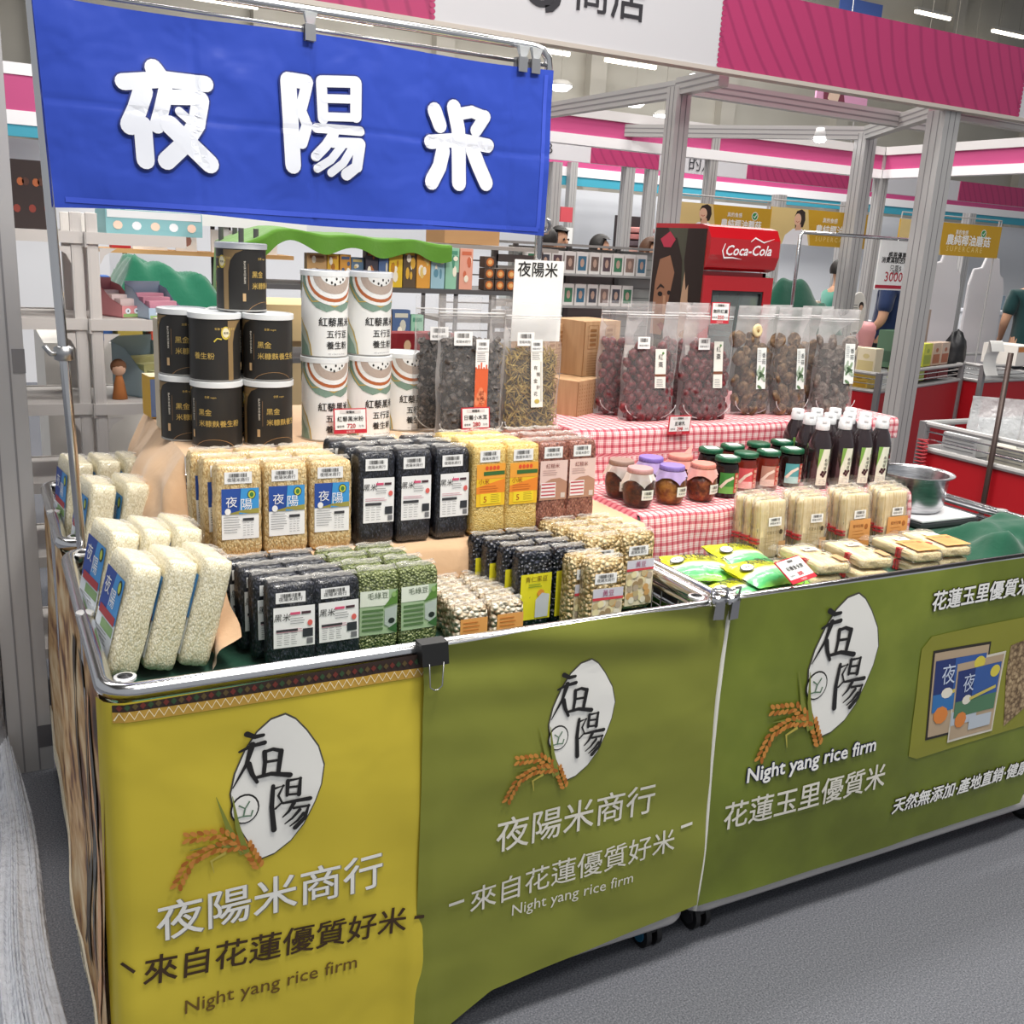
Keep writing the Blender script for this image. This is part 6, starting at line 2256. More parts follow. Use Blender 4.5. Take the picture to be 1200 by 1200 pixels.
def lab_nood(kind):
    def dr(f, w_, h, fn):
        e = lambda k: (lambda a, b: fn(a, b, k))
        barcode(f, 0.004, h * 0.60, w_ * 0.42, h * 0.13, fn)
        if kind == 0:
            f.text('花蓮米苔麵', 0.0, h * 0.42, 0.0095, M('#6a5836', 0.5), e(0.001))
            lines(f, -w_ * 0.3, h * 0.36, w_ * 0.5, 4, h * 0.055, M('#a8946a', 0.6), fn)
            f.rect(w_ * 0.2, h * 0.04, w_ * 0.42, h * 0.3, M('#c79a6a', 0.5), e(0.0008))
            f.disc(w_ * 0.25, h * 0.44, 0.006, 0.007, M('#4a3a26', 0.5), e(0.001), 10)
            f.rect(w_ * 0.1, h * 0.05, w_ * 0.16, h * 0.1, M('#5a4a3a', 0.5), e(0.001))
        else:
            f.flat([(-w_ * 0.36, h * 0.03), (w_ * 0.46, h * 0.03), (w_ * 0.46, h * 0.52), (-w_ * 0.3, h * 0.52)], e(0.0008), M('#d99a58', 0.5))
            f.text('糙米拉麵', 0.0, h * 0.4, 0.010, M('#8a4a1c', 0.5), e(0.0014))
            lines(f, -w_ * 0.2, h * 0.34, w_ * 0.5, 5, h * 0.05, M('#b5702e', 0.6), fn)
            f.disc(w_ * 0.3, h * 0.4, 0.007, 0.008, M('#a8642c', 0.5), e(0.0012), 10)
    return dr


def noodle(kind, label, group, flat=False):
    w_, d, h = 0.104, 0.030, 0.180
    t = thing('noodle_pack', label, 'noodle pack', (0, 0, 0), 0, group)
    f = MB(); f.rbox((w_ * 0.9, d * 0.85, h * 0.9), NOOD, 0.008, 10, wob=0.0008, bulge=0.06); f.build('noodles', t, smooth=True)
    f = MB(); f.rbox((w_, d, h * 0.955), NFILM, 0.010, 10, wob=0.0025, bulge=0.04, seed=4)
    f.grid(lambda u, v: Vector(((u - 0.5) * w_ * (1 + 0.15 * v), 0.008 * math.sin(u * 9 + v * 3) * v, h * (0.945 + 0.13 * v) + 0.006 * nz(u * 6, v, 3))), 12, 4, NFILM)
    f.build('wrapper', t, smooth=True)
    f = MB(); lab_nood(kind)(f, w_, h, lambda a, b, e=0.0: Vector((a, -d * 0.55 - 0.0015 - e, b))); f.build('front_label', t)
    f = MB(); rd = M('#c4363a', 0.5)
    for zz_ in (0.28, 0.33):
        f.span((-w_ / 2 - 0.001, -d / 2 + 0.002, h * zz_), (-w_ / 2 + 0.012, d / 2 - 0.002, h * (zz_ + 0.03)), rd)
    f.build('red_band', t)
    return t


n0 = noodle(0, 'x', 'standing packs of plain noodles')
n1 = noodle(1, 'x', 'standing packs of noodles with orange labels')
first = {0: True, 1: True}
NZ = 0.829
for c, (px, py, k, cw) in enumerate(((906, 649, 0, 'nearest the jars'), (954, 643, 0, 'second from the jars'), (1003, 640, 1, 'third from the jars'), (1044, 637, 1, 'beside the steel pot'))):
    for r in range(3):
        Y = 1.892 + 0.0315 * r - 0.006 * c
        loc = (at(px - (2, 2, 0, -3)[c] - (11, 7, 7, 6)[c] * r, py - 40, Y=Y).x, Y, NZ)
        lb = '%s noodle pack standing, %s, column %s' % (('plain', 'orange labelled')[k], ('in front', 'in the middle row', 'at the back')[r], cw)
        rot = (-0.06 - 0.02 * r, random.uniform(-0.02, 0.02), random.uniform(-0.04, 0.04))
        src = (n0, n1)[k]
        if first[k]:
            src.location = loc; src.rotation_euler = rot; src['label'] = lb; first[k] = False
        else:
            dup(src, loc, label=lb, rot=rot)
# packs lying flat behind the front rail
for x, y, z, k, rz, lb in ((1.795, 1.655, 0.879, 0, -0.10, 'plain noodle pack lying flat on top, next to the yellow snack bags'), (1.945, 1.66, 0.876, 0, -0.16, 'plain noodle pack lying flat, second from the yellow bags'),
                           (2.125, 1.655, 0.876, 1, -0.08, 'noodle pack with orange label lying flat, second from the green cloth'), (2.24, 1.66, 0.878, 1, -0.1, 'noodle pack with orange label lying flat, beside the green cloth'),
                           (1.78, 1.66, 0.845, 0, -0.02, 'plain noodle pack lying flat underneath the one by the yellow bags'), (1.935, 1.655, 0.844, 0, -0.05, 'plain noodle pack underneath, second from the yellow bags'),
                           (2.13, 1.66, 0.844, 1, 0.0, 'orange labelled noodle pack underneath, second from the green cloth'), (2.245, 1.665, 0.845, 1, 0.0, 'orange labelled noodle pack underneath, beside the green cloth')):
    dup((n0, n1)[k], (x, y, z), label=lb, rot=(-PI / 2, 0.0, rz))

# ================================================================== yellow snack bags
SN = [(0.0, '#d8df1e'), (0.42, '#e6e62a'), (0.5, '#f2f4ea'), (0.56, '#79c98e'), (0.8, '#4fb56a'), (1.0, '#a6d92f')]


def snack_mat():
    m, nt, b = newmat('snack_bag_print')
    n = N(nt, 'ShaderNodeTexNoise'); n.inputs['Scale'].default_value = 9; n.inputs['Detail'].default_value = 1
    mp = coords(nt)
    nt.links.new(mp, n.inputs['Vector'])
    sx = N(nt, 'ShaderNodeSeparateXYZ'); nt.links.new(mp, sx.inputs[0])
    a = N(nt, 'ShaderNodeMath', operation='MULTIPLY_ADD'); a.inputs[1].default_value = -7.0; a.inputs[2].default_value = 0.22
    nt.links.new(sx.outputs[1], a.inputs[0])
    q = N(nt, 'ShaderNodeMath', operation='MULTIPLY_ADD'); q.inputs[1].default_value = 0.45
    nt.links.new(n.outputs['Fac'], q.inputs[0]); nt.links.new(a.outputs[0], q.inputs[2])
    nt.links.new(ramp(nt, q.outputs[0], SN), b.inputs['Base Color'])
    b.inputs['Roughness'].default_value = 0.28
    b.inputs['Coat Weight'].default_value = 0.4
    n2 = N(nt, 'ShaderNodeTexNoise'); n2.inputs['Scale'].default_value = 40; nt.links.new(mp, n2.inputs['Vector'])
    bump(nt, b, n2.outputs['Fac'], 0.5, 0.008)
    return m


SNM = snack_mat()


def pil(u, v):
    a = (1 - (2 * u - 1) ** 2) * (1 - (2 * v - 1) ** 2)
    return max(0, a) ** 0.55


def snack(label):
    t = thing('snack_bag', label, 'snack bag', (0, 0, 0), 0, 'yellow and green snack bags')
    f = MB()
    W, H = 0.165, 0.125
    for s in (1, -1):
        f.grid(lambda u, v: Vector(((u - 0.5) * W, (v - 0.5) * H, 0.022 + s * (0.021 * pil(u, v) + 0.001) + 0.003 * nz(u * 7, v * 7, s))), 22, 18, SNM)
    f.build('bag', t, smooth=True)
    up = lambda a, b, e=0.0: Vector((a, b, 0.0245 + 0.021 * pil(a / W + 0.5, b / H + 0.5) + 0.0045 + e))
    f = MB()
    f.text('有機香米', 0.022, 0.010, 0.032, M('#26301a', 0.5), lambda a, b: up(a, b, 0.001), bold=0.01, rot=0.05, cut=0.01)
    f.disc(-0.055, 0.005, 0.018, 0.016, M('#3a3d2a', 0.5), up, 18, 0.01)
    f.disc(-0.055, 0.005, 0.0155, 0.0138, WHITE, lambda a, b: up(a, b, 0.001), 18, 0.01)
    f.text('米餅', -0.055, 0.002, 0.009, INK, lambda a, b: up(a, b, 0.002))
    lines(f, -0.01, 0.0, 0.06, 2, 0.006, M('#4a5a24', 0.6), lambda a, b, e=0.0: up(a, b, e), 0.002)
    f.build('print', t)
    return t


s0 = snack('yellow and green snack bag right behind the rail and its price tag')
s0.location = (1.60, 1.70, 0.852); s0.rotation_euler = (0.12, 0.05, 0.15)
dup(s0, (1.492, 1.80, 0.845), label='yellow and green snack bag beside the wire side', rot=(0.15, 0.0, -0.35))
dup(s0, (1.655, 1.845, 0.845), label='yellow and green snack bag by the standing noodles and checked cloth', rot=(0.2, 0.1, 0.1))
dup(s0, (1.50, 1.665, 0.826), label='yellow and green snack bag lowest in the cart corner by the clips', rot=(0.0, 0.0, 0.2))
dup(s0, (1.655, 1.73, 0.826), label='yellow and green snack bag underneath the one with the price tag', rot=(0.0, 0.02, -0.1))
price_tag((1.632, 1.588, 0.892), 0.28, -0.98, '有機香米餅', '300', 'price tag lying on the rail before the yellow snack bags', 0.105, 0.066)

# ================================================================== pot, tray and loose cloth
t = thing('steel_pot', 'wide stainless steel pot beside the noodles and bottles', 'pot', (2.585, 2.12, 0.8545))
t.scale = (1.16, 1.16, 1.14)
POT = noisy('brushed_steel', [(0.3, '#a5a5a8'), (0.7, '#c9c9cc')], 30, 2, 0.26, 1.0, stretch=(1, 1, 9))
f = MB(); f.lathe([(0.001, 0), (0.07, 0.0), (0.079, 0.004), (0.086, 0.02), (0.0905, 0.098), (0.104, 0.101), (0.1045, 0.103), (0.104, 0.1045), (0.0895, 0.1025), (0.0875, 0.1), (0.083, 0.022), (0.076, 0.006), (0.001, 0.004)], POT, 48, caps=False)
f.build('body', t, smooth=True, angle=50)
t = thing('tray_board', 'white topped board under the steel pot', 'tray', (2.61, 2.105, 0.828))
f = MB(); f.rbox((0.26, 0.25, 0.018), M('#3d3f42', 0.5), 0.004, 4); f.build('board', t)
f = MB(); f.rbox((0.245, 0.245, 0.008), M('#e9e9ec', 0.45), 0.003, 4, (0, 0, 0.0182)); f.build('white_cover', t)
f = MB()


def heap(u, v):
    x = 2.315 + 0.42 * u + 0.03 * (v - 0.5)
    y = 1.60 + 0.27 * v
    m_ = min(u, 1 - u, v * 1.3, (1 - v) * 1.3) * 2
    z = 0.829 + 0.085 * min(1, m_ * 1.6) ** 0.7 * (0.75 + 0.35 * u) + 0.03 * nz(x * 10, y * 8, 1.7) * min(1, m_ * 3) + 0.010 * nz(x * 26, y * 20, 4) * min(1, m_ * 3) + 0.008 * math.sin(x * 40 + y * 30) * min(1, m_ * 2)
    return Vector((x, y, max(0.827, z)))


f.grid(heap, 46, 34, DGREEN)
tag(f.build('folded_cloth', smooth=True), 'dark green cloth heaped in the cart corner beside the steel pot', 'cloth')
# ================================================================== behind the stall


def simple(name, label, cat, mb, loc=None, rz=0, group=None, smooth=False):
    return tag(mb.build(name, loc=loc, rz=rz, smooth=smooth), label, cat, group)


# grey plastic shelf units beyond the chrome pole
GP = M('#cdc8c4', 0.55)


def shelf_unit(x0, x1, y0, y1, label, ends=(-1, 1)):
    t = thing('shelf_unit', label, 'shelf unit', ((x0 + x1) / 2, y0, 0), 0, 'grey plastic shelf units')
    X = (x1 - x0) / 2; D = y1 - y0
    for sx in ends:
        for y in (0.02, D - 0.02):
            f = MB(); f.rbox((0.036, 0.036, 1.62), GP, 0.006, 4, (sx * (X - 0.018), y, 0)); f.build('upright', t)
    for z in (0.25, 0.56, 0.80, 1.045, 1.305, 1.56):
        f = MB()
        f.span((-X, 0.0, z - 0.012), (X, D, z), GP)
        f.span((-X, -0.004, z - 0.03), (X, 0.008, z + 0.004), GP)
        f.span((-X, D - 0.008, z - 0.03), (X, D, z + 0.004), GP)
        for sx in (-1, 1):
            if sx not in ends:
                continue
            f.span((sx * X - 0.004, 0, z - 0.04), (sx * X + 0.004, D, z + 0.004), GP)
            q = [(sx * (X - 0.036), z - 0.04), (sx * (X - 0.036), z - 0.09), (sx * (X - 0.05), z - 0.062), (sx * (X - 0.085), z - 0.04)]
            f.flat(q, face(0.002), GP)
        f.build('shelf', t)
    return t


shelf_unit(-0.16, 0.292, 3.32, 3.72, 'grey plastic shelf unit nearly hidden by the thick post')
shelf_unit(0.298, 0.585, 3.30, 3.72, 'grey plastic shelf unit holding toy display cartons', (-1,))


def display_carton(loc, rz, w_, d, h, col, col2, label, cut=0.55):
    """open display carton whose front is cut down in a slope"""
    t = thing('display_carton', label, 'carton', loc, rz)
    m, m2 = M(col, 0.6), M(col2, 0.6)
    f = MB()
    f.span((-w_ / 2, d / 2 - 0.003, 0), (w_ / 2, d / 2, h * 1.1), m)
    f.span((-w_ / 2, -d / 2, 0), (w_ / 2, -d / 2 + 0.003, h * 0.35), m)
    for sx in (-1, 1):
        x = sx * w_ / 2
        pts = [(-d / 2, 0), (d / 2, 0), (d / 2, h), (d * 0.2, h * 0.9), (-d * 0.1, h * cut), (-d / 2, h * 0.35)]
        for o in (0, -sx * 0.003):
            f.flat(pts, lambda a, b, x=x, o=o: Vector((x + o, a, b)), m)
    f.span((-w_ / 2, -d / 2, 0), (w_ / 2, d / 2, 0.004), m)
    f.build('tray', t)
    f = MB()
    f.rect(-w_ / 2 + 0.004, 0.002, w_ / 2 - 0.004, h * 0.12, M('#8fae6a', 0.6), face(-d / 2 - 0.0008))
    for k in (-0.22, 0.2):
        f.disc(k * w_, h * 0.2, 0.010, 0.009, M('#dfe4ea', 0.6), face(-d / 2 - 0.0008), 12)
        f.disc(k * w_, h * 0.2, 0.003, 0.003, INK, face(-d / 2 - 0.0014), 8)
    f.build('printed_pattern', t)
    for k in range(3):
        f = MB(); f.rbox((w_ * 0.8, d * 0.22, h * 0.5), m2, 0.004, 3, (0, -d * 0.28 + k * d * 0.27, 0.006 + 0.1 * h * k)); f.build('packet', t)
    return t


display_carton((0.395, 3.48, 1.306), 0.5, 0.075, 0.16, 0.105, '#d98f92', '#e7d3d0', 'pink toy display carton on the grey shelf')
display_carton((0.505, 3.44, 1.306), 0.35, 0.12, 0.15, 0.10, '#a9bcd0', '#c98a9c', 'pale blue toy display carton with pink packets on the grey shelf')
display_carton((0.505, 3.49, 1.046), 0.55, 0.16, 0.22, 0.17, '#9fb6be', '#c7c48a', 'larger pale blue toy display carton on a lower grey shelf')
f = MB(); f.rbox((0.29, 0.2, 0.075), M('#7fb0b5', 0.6), 0.004, 4)
for k in range(5):
    f.disc(-0.11 + 0.055 * k, 0.028, 0.014, 0.013, M(('#e9c9b4', '#dfe3e6')[k % 2], 0.6), face(-0.1008), 10)
f.rect(-0.14, 0.05, 0.14, 0.072, M('#d9dcde', 0.6), face(-0.1006))
simple('carton', 'flat teal carton with round prints on the top grey shelf', 'carton', f, (0.5, 3.46, 1.561), 0.05)
f = MB(); f.span((-0.06, 0, 0), (0.06, 0.02, 0.2), M('#2a1c1a', 0.6))
for k in range(7):
    f.disc(-0.04 + 0.014 * k, 0.06 + 0.09 * abs(math.sin(k * 2.1)), 0.01, 0.012, M(('#7c2f24', '#a0562e', '#4a2a20')[k % 3], 0.6), face(-0.001), 9)
simple('poster_board', 'small dark board with reddish print behind the chrome pole', 'board', f, (0.165, 3.45, 1.561))
f = MB(); f.rbox((0.12, 0.2, 0.16), M('#3b3b40', 0.6), 0.004, 4); simple('carton', 'dark carton on the half hidden grey shelf', 'carton', f, (0.03, 3.5, 1.306))
f = MB(); f.rbox((0.11, 0.2, 0.13), M('#4a4548', 0.6), 0.004, 4); simple('carton', 'dark carton on the lower half hidden shelf', 'carton', f, (0.06, 3.5, 1.046))
t = thing('doll', 'small toy doll with brown hair beside the larger display carton', 'toy', (0.385, 3.42, 1.046))
f = MB(); f.lathe([(0.001, 0), (0.024, 0.0), (0.016, 0.05), (0.010, 0.075), (0.001, 0.078)], M('#c27a42', 0.7), 14); f.build('dress', t, smooth=True)
f = blob(12, 8, 0.022, M('#e3b79a', 0.6), 0.05); f.v = [(a, b, c + 0.095) for a, b, c in f.v]; f.build('head', t, smooth=True)
f = blob(12, 8, 0.025, M('#7c5236', 0.8), 0.1); f.v = [(a, b + 0.006, c + 0.103) for a, b, c in f.v]; f.build('hair', t, smooth=True)
# clutter table with a green cover behind
f = MB(); f.span((0.2, 4.0, 0), (0.9, 4.7, 1.16), M('#d6d2cc', 0.7)); simple('display_table', 'pale display table under the green cover behind the shelves', 'table', f)


def mound(u, v):
    x = 0.45 + 0.47 * u; y = 4.05 + 0.6 * v
    e_ = min(1, min(u, 1 - u, v, 1 - v) * 5)
    z = 1.20 + 0.28 * e_ ** 0.6 * (1.0 - 0.45 * u) + 0.04 * nz(x * 9, y * 7, 0.4) * e_ + 0.014 * math.sin((x * 1.7 + y) * 30 + 3 * nz(x * 4, y * 4, 2)) * e_
    return Vector((x, y, z))


f = MB(); f.grid(mound, 44, 30, cloth('bottle_green_cover', '#14654a'))
tag(f.build('green_cover', smooth=True), 'green cloth thrown over goods on the table behind the shelves', 'cloth')
for k, (x, h, c) in enumerate(((0.50, 0.05, '#b8a34a'), (0.62, 0.045, '#b8452f'), (0.73, 0.045, '#c9702e'), (0.84, 0.045, '#7e2b28'))):
    f = MB(); f.rbox((0.09, 0.16, h), M(c, 0.6), 0.003, 4)
    simple('goods_box', ('yellow box', 'red box', 'orange box', 'dark red box')[k] + ' under the edge of the green cover', 'box', f, (x, 4.1, 1.16))
for k, (x, y, h) in enumerate(((0.33, 4.06, 0.30), (0.41, 4.14, 0.24))):
    f = MB(); f.rbox((0.07, 0.12, h), M(('#26365e', '#3a63a8')[k], 0.6), 0.004, 4)
    simple('goods_box', ('dark blue box standing beside the green cover', 'bright blue box standing beside the green cover')[k], 'box', f, (x, y, 1.16))
t = thing('wooden_shelf', 'wooden shelf on black posts carrying small white picture cards', 'shelf', (0.95, 5.3, 0))
f = MB(); f.span((-0.42, -0.12, 1.455), (0.5, 0.12, 1.475), noisy('pale_wood', [(0.3, '#c99a62'), (0.7, '#dfb47c')], 6, 3, 0.6, stretch=(0.2, 3, 3))); f.build('board', t)
f = MB(); f.span((-0.2, -0.12, 1.69), (0.6, 0.12, 1.71), M('#c9914a', 0.6)); f.build('upper_board', t)
for x in (-0.3, 0.12, 0.2):
    f = MB(); f.tube([(x, 0, 0), (x, 0, 1.9)], 0.011, BLACK, 8); f.build('post', t)
for k, (x, w_, c) in enumerate(((0.76, 0.16, '#8a5a4a'), (0.93, 0.10, '#a8786a'), (1.12, 0.14, '#8e3540'), (1.3, 0.16, '#7c7c80'))):
    t = thing('picture_card', ('wide white card', 'small white card', 'white card with dark red print', 'white card with grey print')[k] + ' on the wooden shelf behind', 'card', (x, 5.24, 1.475))
    f = MB(); f.span((-w_ / 2, 0, 0), (w_ / 2, 0.012, 0.11), WHITE); f.build('board', t)
    f = MB(); f.disc(0, 0.05, w_ * 0.26, 0.028, M(c, 0.6), face(-0.001), 9); f.build('picture', t)
f = MB(); f.rbox((0.09, 0.1, 0.14), M('#b3242c', 0.6), 0.004, 4); simple('goods_box', 'red box on the wooden shelf by the black post', 'box', f, (0.63, 5.3, 1.475))
f = MB(); f.span((0, 0, 0), (0.7, 0.02, 0.14), WHITE); f.span((0.3, 0.02, -1.6), (0.33, 0.05, 0.1), GP); simple('white_board', 'white board under the hem of the blue banner', 'board', f, (0.75, 4.95, 1.60))
f = MB(); f.span((0.4, 5.6, 1.0), (1.9, 6.2, 1.2), M('#e4c894', 0.7)); f.span((0.45, 5.65, 0), (1.85, 6.1, 1.0), M('#d9bf92', 0.7)); simple('display_table', 'pale wood table far behind the black tins', 'table', f)

# lime cloth over a rack with rows of boxed games
t = thing('game_rack', 'dark metal rack of boxed games under the lime cloth', 'rack', (1.52, 4.2, 0))
DM = M('#5c5b5c', 0.5, 0.3)
for x in (-0.56, -0.5, 0.4):
    for y in (0, 0.38):
        f = MB(); f.tube([(x, y, 0), (x, y, 1.6 if x < 0 else 1.46)], 0.011, DM, 8); f.build('post', t)
for z in (0.75, 1.08, 1.385):
    f = MB(); f.span((-0.58, -0.03, z - 0.02), (0.75, 0.40, z), DM); f.build('shelf', t)
f = MB()
for k in range(7):
    f.tube([(-0.56, 0, 1.0 + 0.075 * k), (-0.56, 0.38, 1.0 + 0.075 * k)], 0.004, DM, 5)
f.build('side_bars', t)
LIME = cloth('lime_cloth', '#5a8c2e')


def lime(u, v):
    x = 0.95 + 0.92 * u
    s = v * 0.66
    y = 4.66 - min(s, 0.5)
    z = 1.612 - 0.03 * u - max(0, s - 0.5) * (0.42 + 0.08 * math.sin(u * 22)) + 0.012 * nz(x * 6, s * 5, 2) + 0.01 * math.sin(x * 23) * v
    if u < 0.15:
        z -= (0.15 - u) * 0.5
    return Vector((x, y - 0.012 * math.sin(x * 31) * (1 if s > 0.5 else 0), z))


def lime_side(u, v):
    y = 4.66 - 0.5 * u
    return Vector((0.95 - 0.02 * v - 0.012 * math.sin(y * 26 + v * 2) * v, y, 1.54 - 0.34 * v))


f = MB(); f.grid(lime, 50, 26, LIME); f.grid(lime_side, 20, 12, LIME)
tag(f.build('lime_cloth', smooth=True), 'lime green cloth draped over the rack below the blue banner', 'cloth')
rnd = random.Random(8)
GB = [('#c9a06a', '#8a5a34'), ('#d9a92e', '#a86a1e'), ('#c98f3a', '#4a5a7a'), ('#5b7690', '#c7b070'), ('#3f3a44', '#a8683a'), ('#49618a', '#c8c4b4'), ('#e0b92a', '#b87f1c'), ('#5a4a36', '#d9a83a'), ('#d99a3c', '#e0c070'), ('#9cc0cc', '#5f8ea0'), ('#8fc0a4', '#4f8f74'), ('#e0a08a', '#c96a4a')]
GN = ['tan', 'yellow', 'amber', 'slate blue', 'charcoal', 'navy', 'bright yellow', 'brown and gold', 'orange', 'pale blue', 'mint green', 'salmon']


def game_box(loc, w_, h, c1, c2, label, group):
    t = thing('game_box', label, 'game box', loc, rnd.uniform(-0.06, 0.06), group)
    f = MB(); f.rbox((w_, 0.05, h), M(c1, 0.5), 0.002, 3); f.build('box', t)
    f = MB()
    e = face(-0.0256)
    for k in range(5):
        f.disc(rnd.uniform(-0.3, 0.3) * w_, h * rnd.uniform(0.2, 0.8), w_ * rnd.uniform(0.08, 0.2), h * rnd.uniform(0.05, 0.16), M((c2, '#efe6d2', c2)[k % 3], 0.5), lambda a, b, k=k: Vector((a, -0.0256 - 0.0003 * k, b)), 9)
    f.rect(-w_ * 0.36, h * 0.84, w_ * 0.36, h * 0.93, M(c2, 0.5), e)
    f.build('cover_picture', t)


x = 1.235
for k in range(12):
    w_ = (0.085, 0.05, 0.05, 0.055, 0.055, 0.045, 0.062, 0.06, 0.066, 0.066, 0.066, 0.066)[k]
    h = (0.13, 0.13, 0.13, 0.12, 0.155, 0.15, 0.18, 0.165, 0.18, 0.18, 0.18, 0.18)[k]
    game_box((x + w_ / 2, 4.215 + 0.02 * (k < 4), 1.3855), w_, h, *GB[k], '%s boxed game on the rack top below the lime cloth' % GN[k], 'boxed games on the rack')
    x += w_ + 0.003
x = 1.24
for k in range(7):
    w_ = 0.06 + 0.012 * (k % 3)
    cc = GB[(k * 5 + 4) % 12]
    game_box((x + w_ / 2, 4.2, 1.0805), w_, 0.19 + 0.02 * (k % 2), *cc, '%s boxed game on the lower rack shelf behind the white tins' % ('dark blue', 'purple grey', 'amber', 'cream', 'rust', 'slate', 'teal')[k], 'boxed games on the lower rack shelf')
    x += w_ + 0.004
for k in range(9):
    r, c = k // 3, k % 3
    if r == 2 and c > 0:
        continue
    f = MB(); f.rbox((0.052, 0.06, 0.05), M('#4a3a30', 0.6), 0.003, 3); f.disc(0, 0.025, 0.019, 0.019, M('#c06a2e', 0.5), face(-0.0305), 12); f.disc(0, 0.025, 0.011, 0.011, M('#e0b070', 0.5), face(-0.031), 10)
    simple('small_box', 'small dark box with orange disc on the game rack, %s, %s' % (('bottom layer', 'middle layer', 'top layer')[r], ('nearest the games', 'middle', 'outermost')[c]), 'box', f, (2.07 + 0.056 * c, 4.2, 1.3855 + 0.0505 * r), 0, 'small dark boxes with orange discs')

# grey wire and slat stand
t = thing('wire_stand', 'grey stand with wire back and slatted end behind the game rack', 'stand', (2.4, 5.0, 0))
SG = M('#8b8885', 0.5, 0.2)
for x in (-0.2, 0.1, 0.38):
    f = MB(); f.span((x, 0, 0), (x + 0.03, 0.03, 1.56), SG); f.build('post', t)
f = MB()
for k in range(9):
    f.tube([(-0.2, 0.015, 0.9 + 0.075 * k), (0.1, 0.015, 0.9 + 0.075 * k)], 0.004, SG, 5)
f.build('wire_back', t)
f = MB()
for k in range(16):
    f.span((0.12, 0.0, 0.6 + 0.06 * k), (0.38, 0.02, 0.64 + 0.06 * k), M('#a8a29c', 0.5))
f.build('slat_panel', t)
f = MB(); f.span((-0.25, -0.15, 1.56), (0.42, 0.2, 1.58), M('#a39b95', 0.6)); f.build('top_board', t)
f = MB(); f.span((-0.25, -0.15, 1.18), (0.42, 0.2, 1.2), SG); f.build('shelf', t)
f = MB(); f.rbox((0.32, 0.25, 0.09), M('#b98f62', 0.8), 0.004, 3); simple('cardboard_box', 'flat cardboard box on the game rack end under the blue banner', 'box', f, (2.32, 5.02, 1.5805))

# grey gondola with hanging packs of figures
t = thing('gondola', 'grey slatted gondola with hanging packs, beside the drinks fridge', 'shelf', (3.4, 5.45, 0))
f = MB(); f.span((-0.55, 0, 0), (0.56, 0.05, 1.59), M('#b5b7b4', 0.6)); f.build('back_panel', t)
f = MB()
for k in range(24):
    f.span((-0.55, -0.006, 0.16 + 0.06 * k), (0.56, 0.0, 0.163 + 0.06 * k), M('#7f817f', 0.6))
f.build('slat_lines', t)
for x in (-0.55, -0.18, 0.18, 0.54):
    f = MB(); f.span((x, -0.02, 0), (x + 0.03, 0.0, 1.6), M('#8e8f8e', 0.5)); f.build('rail_post', t)
for z in (1.02, 1.24, 1.43):
    f = MB(); f.span((-0.55, -0.16, z), (0.56, 0.0, z + 0.012), M('#9a9b9a', 0.5)); f.build('shelf', t)
f = MB(); f.span((-0.62, -0.08, 1.6), (0.58, 0.1, 1.615), M('#8a8886', 0.5)); f.build('top_rail', t)
for r, z in enumerate((1.4425, 1.2525, 1.0325)):
    for k in range((10, 9, 7)[r]):
        c = rnd.choice(('#5a4a50', '#6d5a54', '#4a4c56', '#7c6a66', '#8a7268', '#3f7a5a', '#3f6f8a'))
        t = thing('figure_pack', 'white edged window pack on the gondola, %s shelf, %s from its free end' % (('top', 'middle', 'lower')[r], ORD[k]), 'pack', (2.93 + 0.087 * k, 5.37, z), rnd.uniform(-0.08, 0.08), 'window packs on the gondola')
        f = MB(); f.rbox((0.078, 0.06, 0.13), M('#dcd9d6', 0.5), 0.002, 3); f.build('carton', t)
        f = MB(); f.rect(-0.028, 0.02, 0.028, 0.105, M(c, 0.4), face(-0.0306)); f.disc(0, 0.065, 0.014, 0.026, M('#b89c8c', 0.5), face(-0.0312), 8); f.build('window_picture', t)

# ------------------------------------------------------------------ drinks fridge
CR = M('#b3101c', 0.3, coat=0.4)
FR = (3.16, 4.0, 3.60, 4.44)
t = thing('drinks_fridge', 'red drinks fridge with white script on its header', 'fridge', (FR[0], FR[1], 0))
W_, D_ = FR[2] - FR[0], FR[3] - FR[1]
f = MB()
f.span((0, 0.06, 0.05), (0.02, D_, 1.52), CR); f.span((W_ - 0.02, 0.06, 0.05), (W_, D_, 1.52), CR)
f.span((0, D_ - 0.02, 0.05), (W_, D_, 1.52), CR); f.span((0, 0.06, 0.05), (W_, D_, 0.25), CR); f.span((0, 0.06, 1.47), (W_, D_, 1.52), CR)
f.build('cabinet', t)
f = MB()
prof = [(0.045, 1.525), (0.0, 1.54), (-0.022, 1.6), (-0.02, 1.68), (0.01, 1.732), (0.06, 1.742), (D_, 1.742), (D_, 1.525)]
n = len(prof)
f.add([(x, y, z) for x in (0, W_) for y, z in prof], [tuple(range(n - 1, -1, -1)), tuple(range(n, 2 * n))] + [(i, (i + 1) % n, n + (i + 1) % n, n + i) for i in range(n)], CR)
f.build('header', t)
f = MB()
lt = M('#f3eef0', 0.4)
q = lambda a, b: Vector((a, -0.0245 + 0.0012 * abs(b - 1.64) * 10, b))
f.text('Coca-Cola', W_ * 0.54, 1.605, fit('Coca-Cola', W_ * 0.66), lt, q, bold=0.02, shear=0.28, sx=1.0, rot=0.03, cut=0.02)
f.stroke([(W_ * 0.2, 1.655), (W_ * 0.17, 1.62), (W_ * 0.2, 1.588), (W_ * 0.32, 1.59), (W_ * 0.45, 1.584)], [0.004, 0.007, 0.009, 0.006, 0.001], lt, q)
f.stroke([(W_ * 0.56, 1.67), (W_ * 0.62, 1.69), (W_ * 0.75, 1.67), (W_ * 0.9, 1.69)], [0.003, 0.008, 0.006, 0.001], lt, q)
f.build('lettering', t)
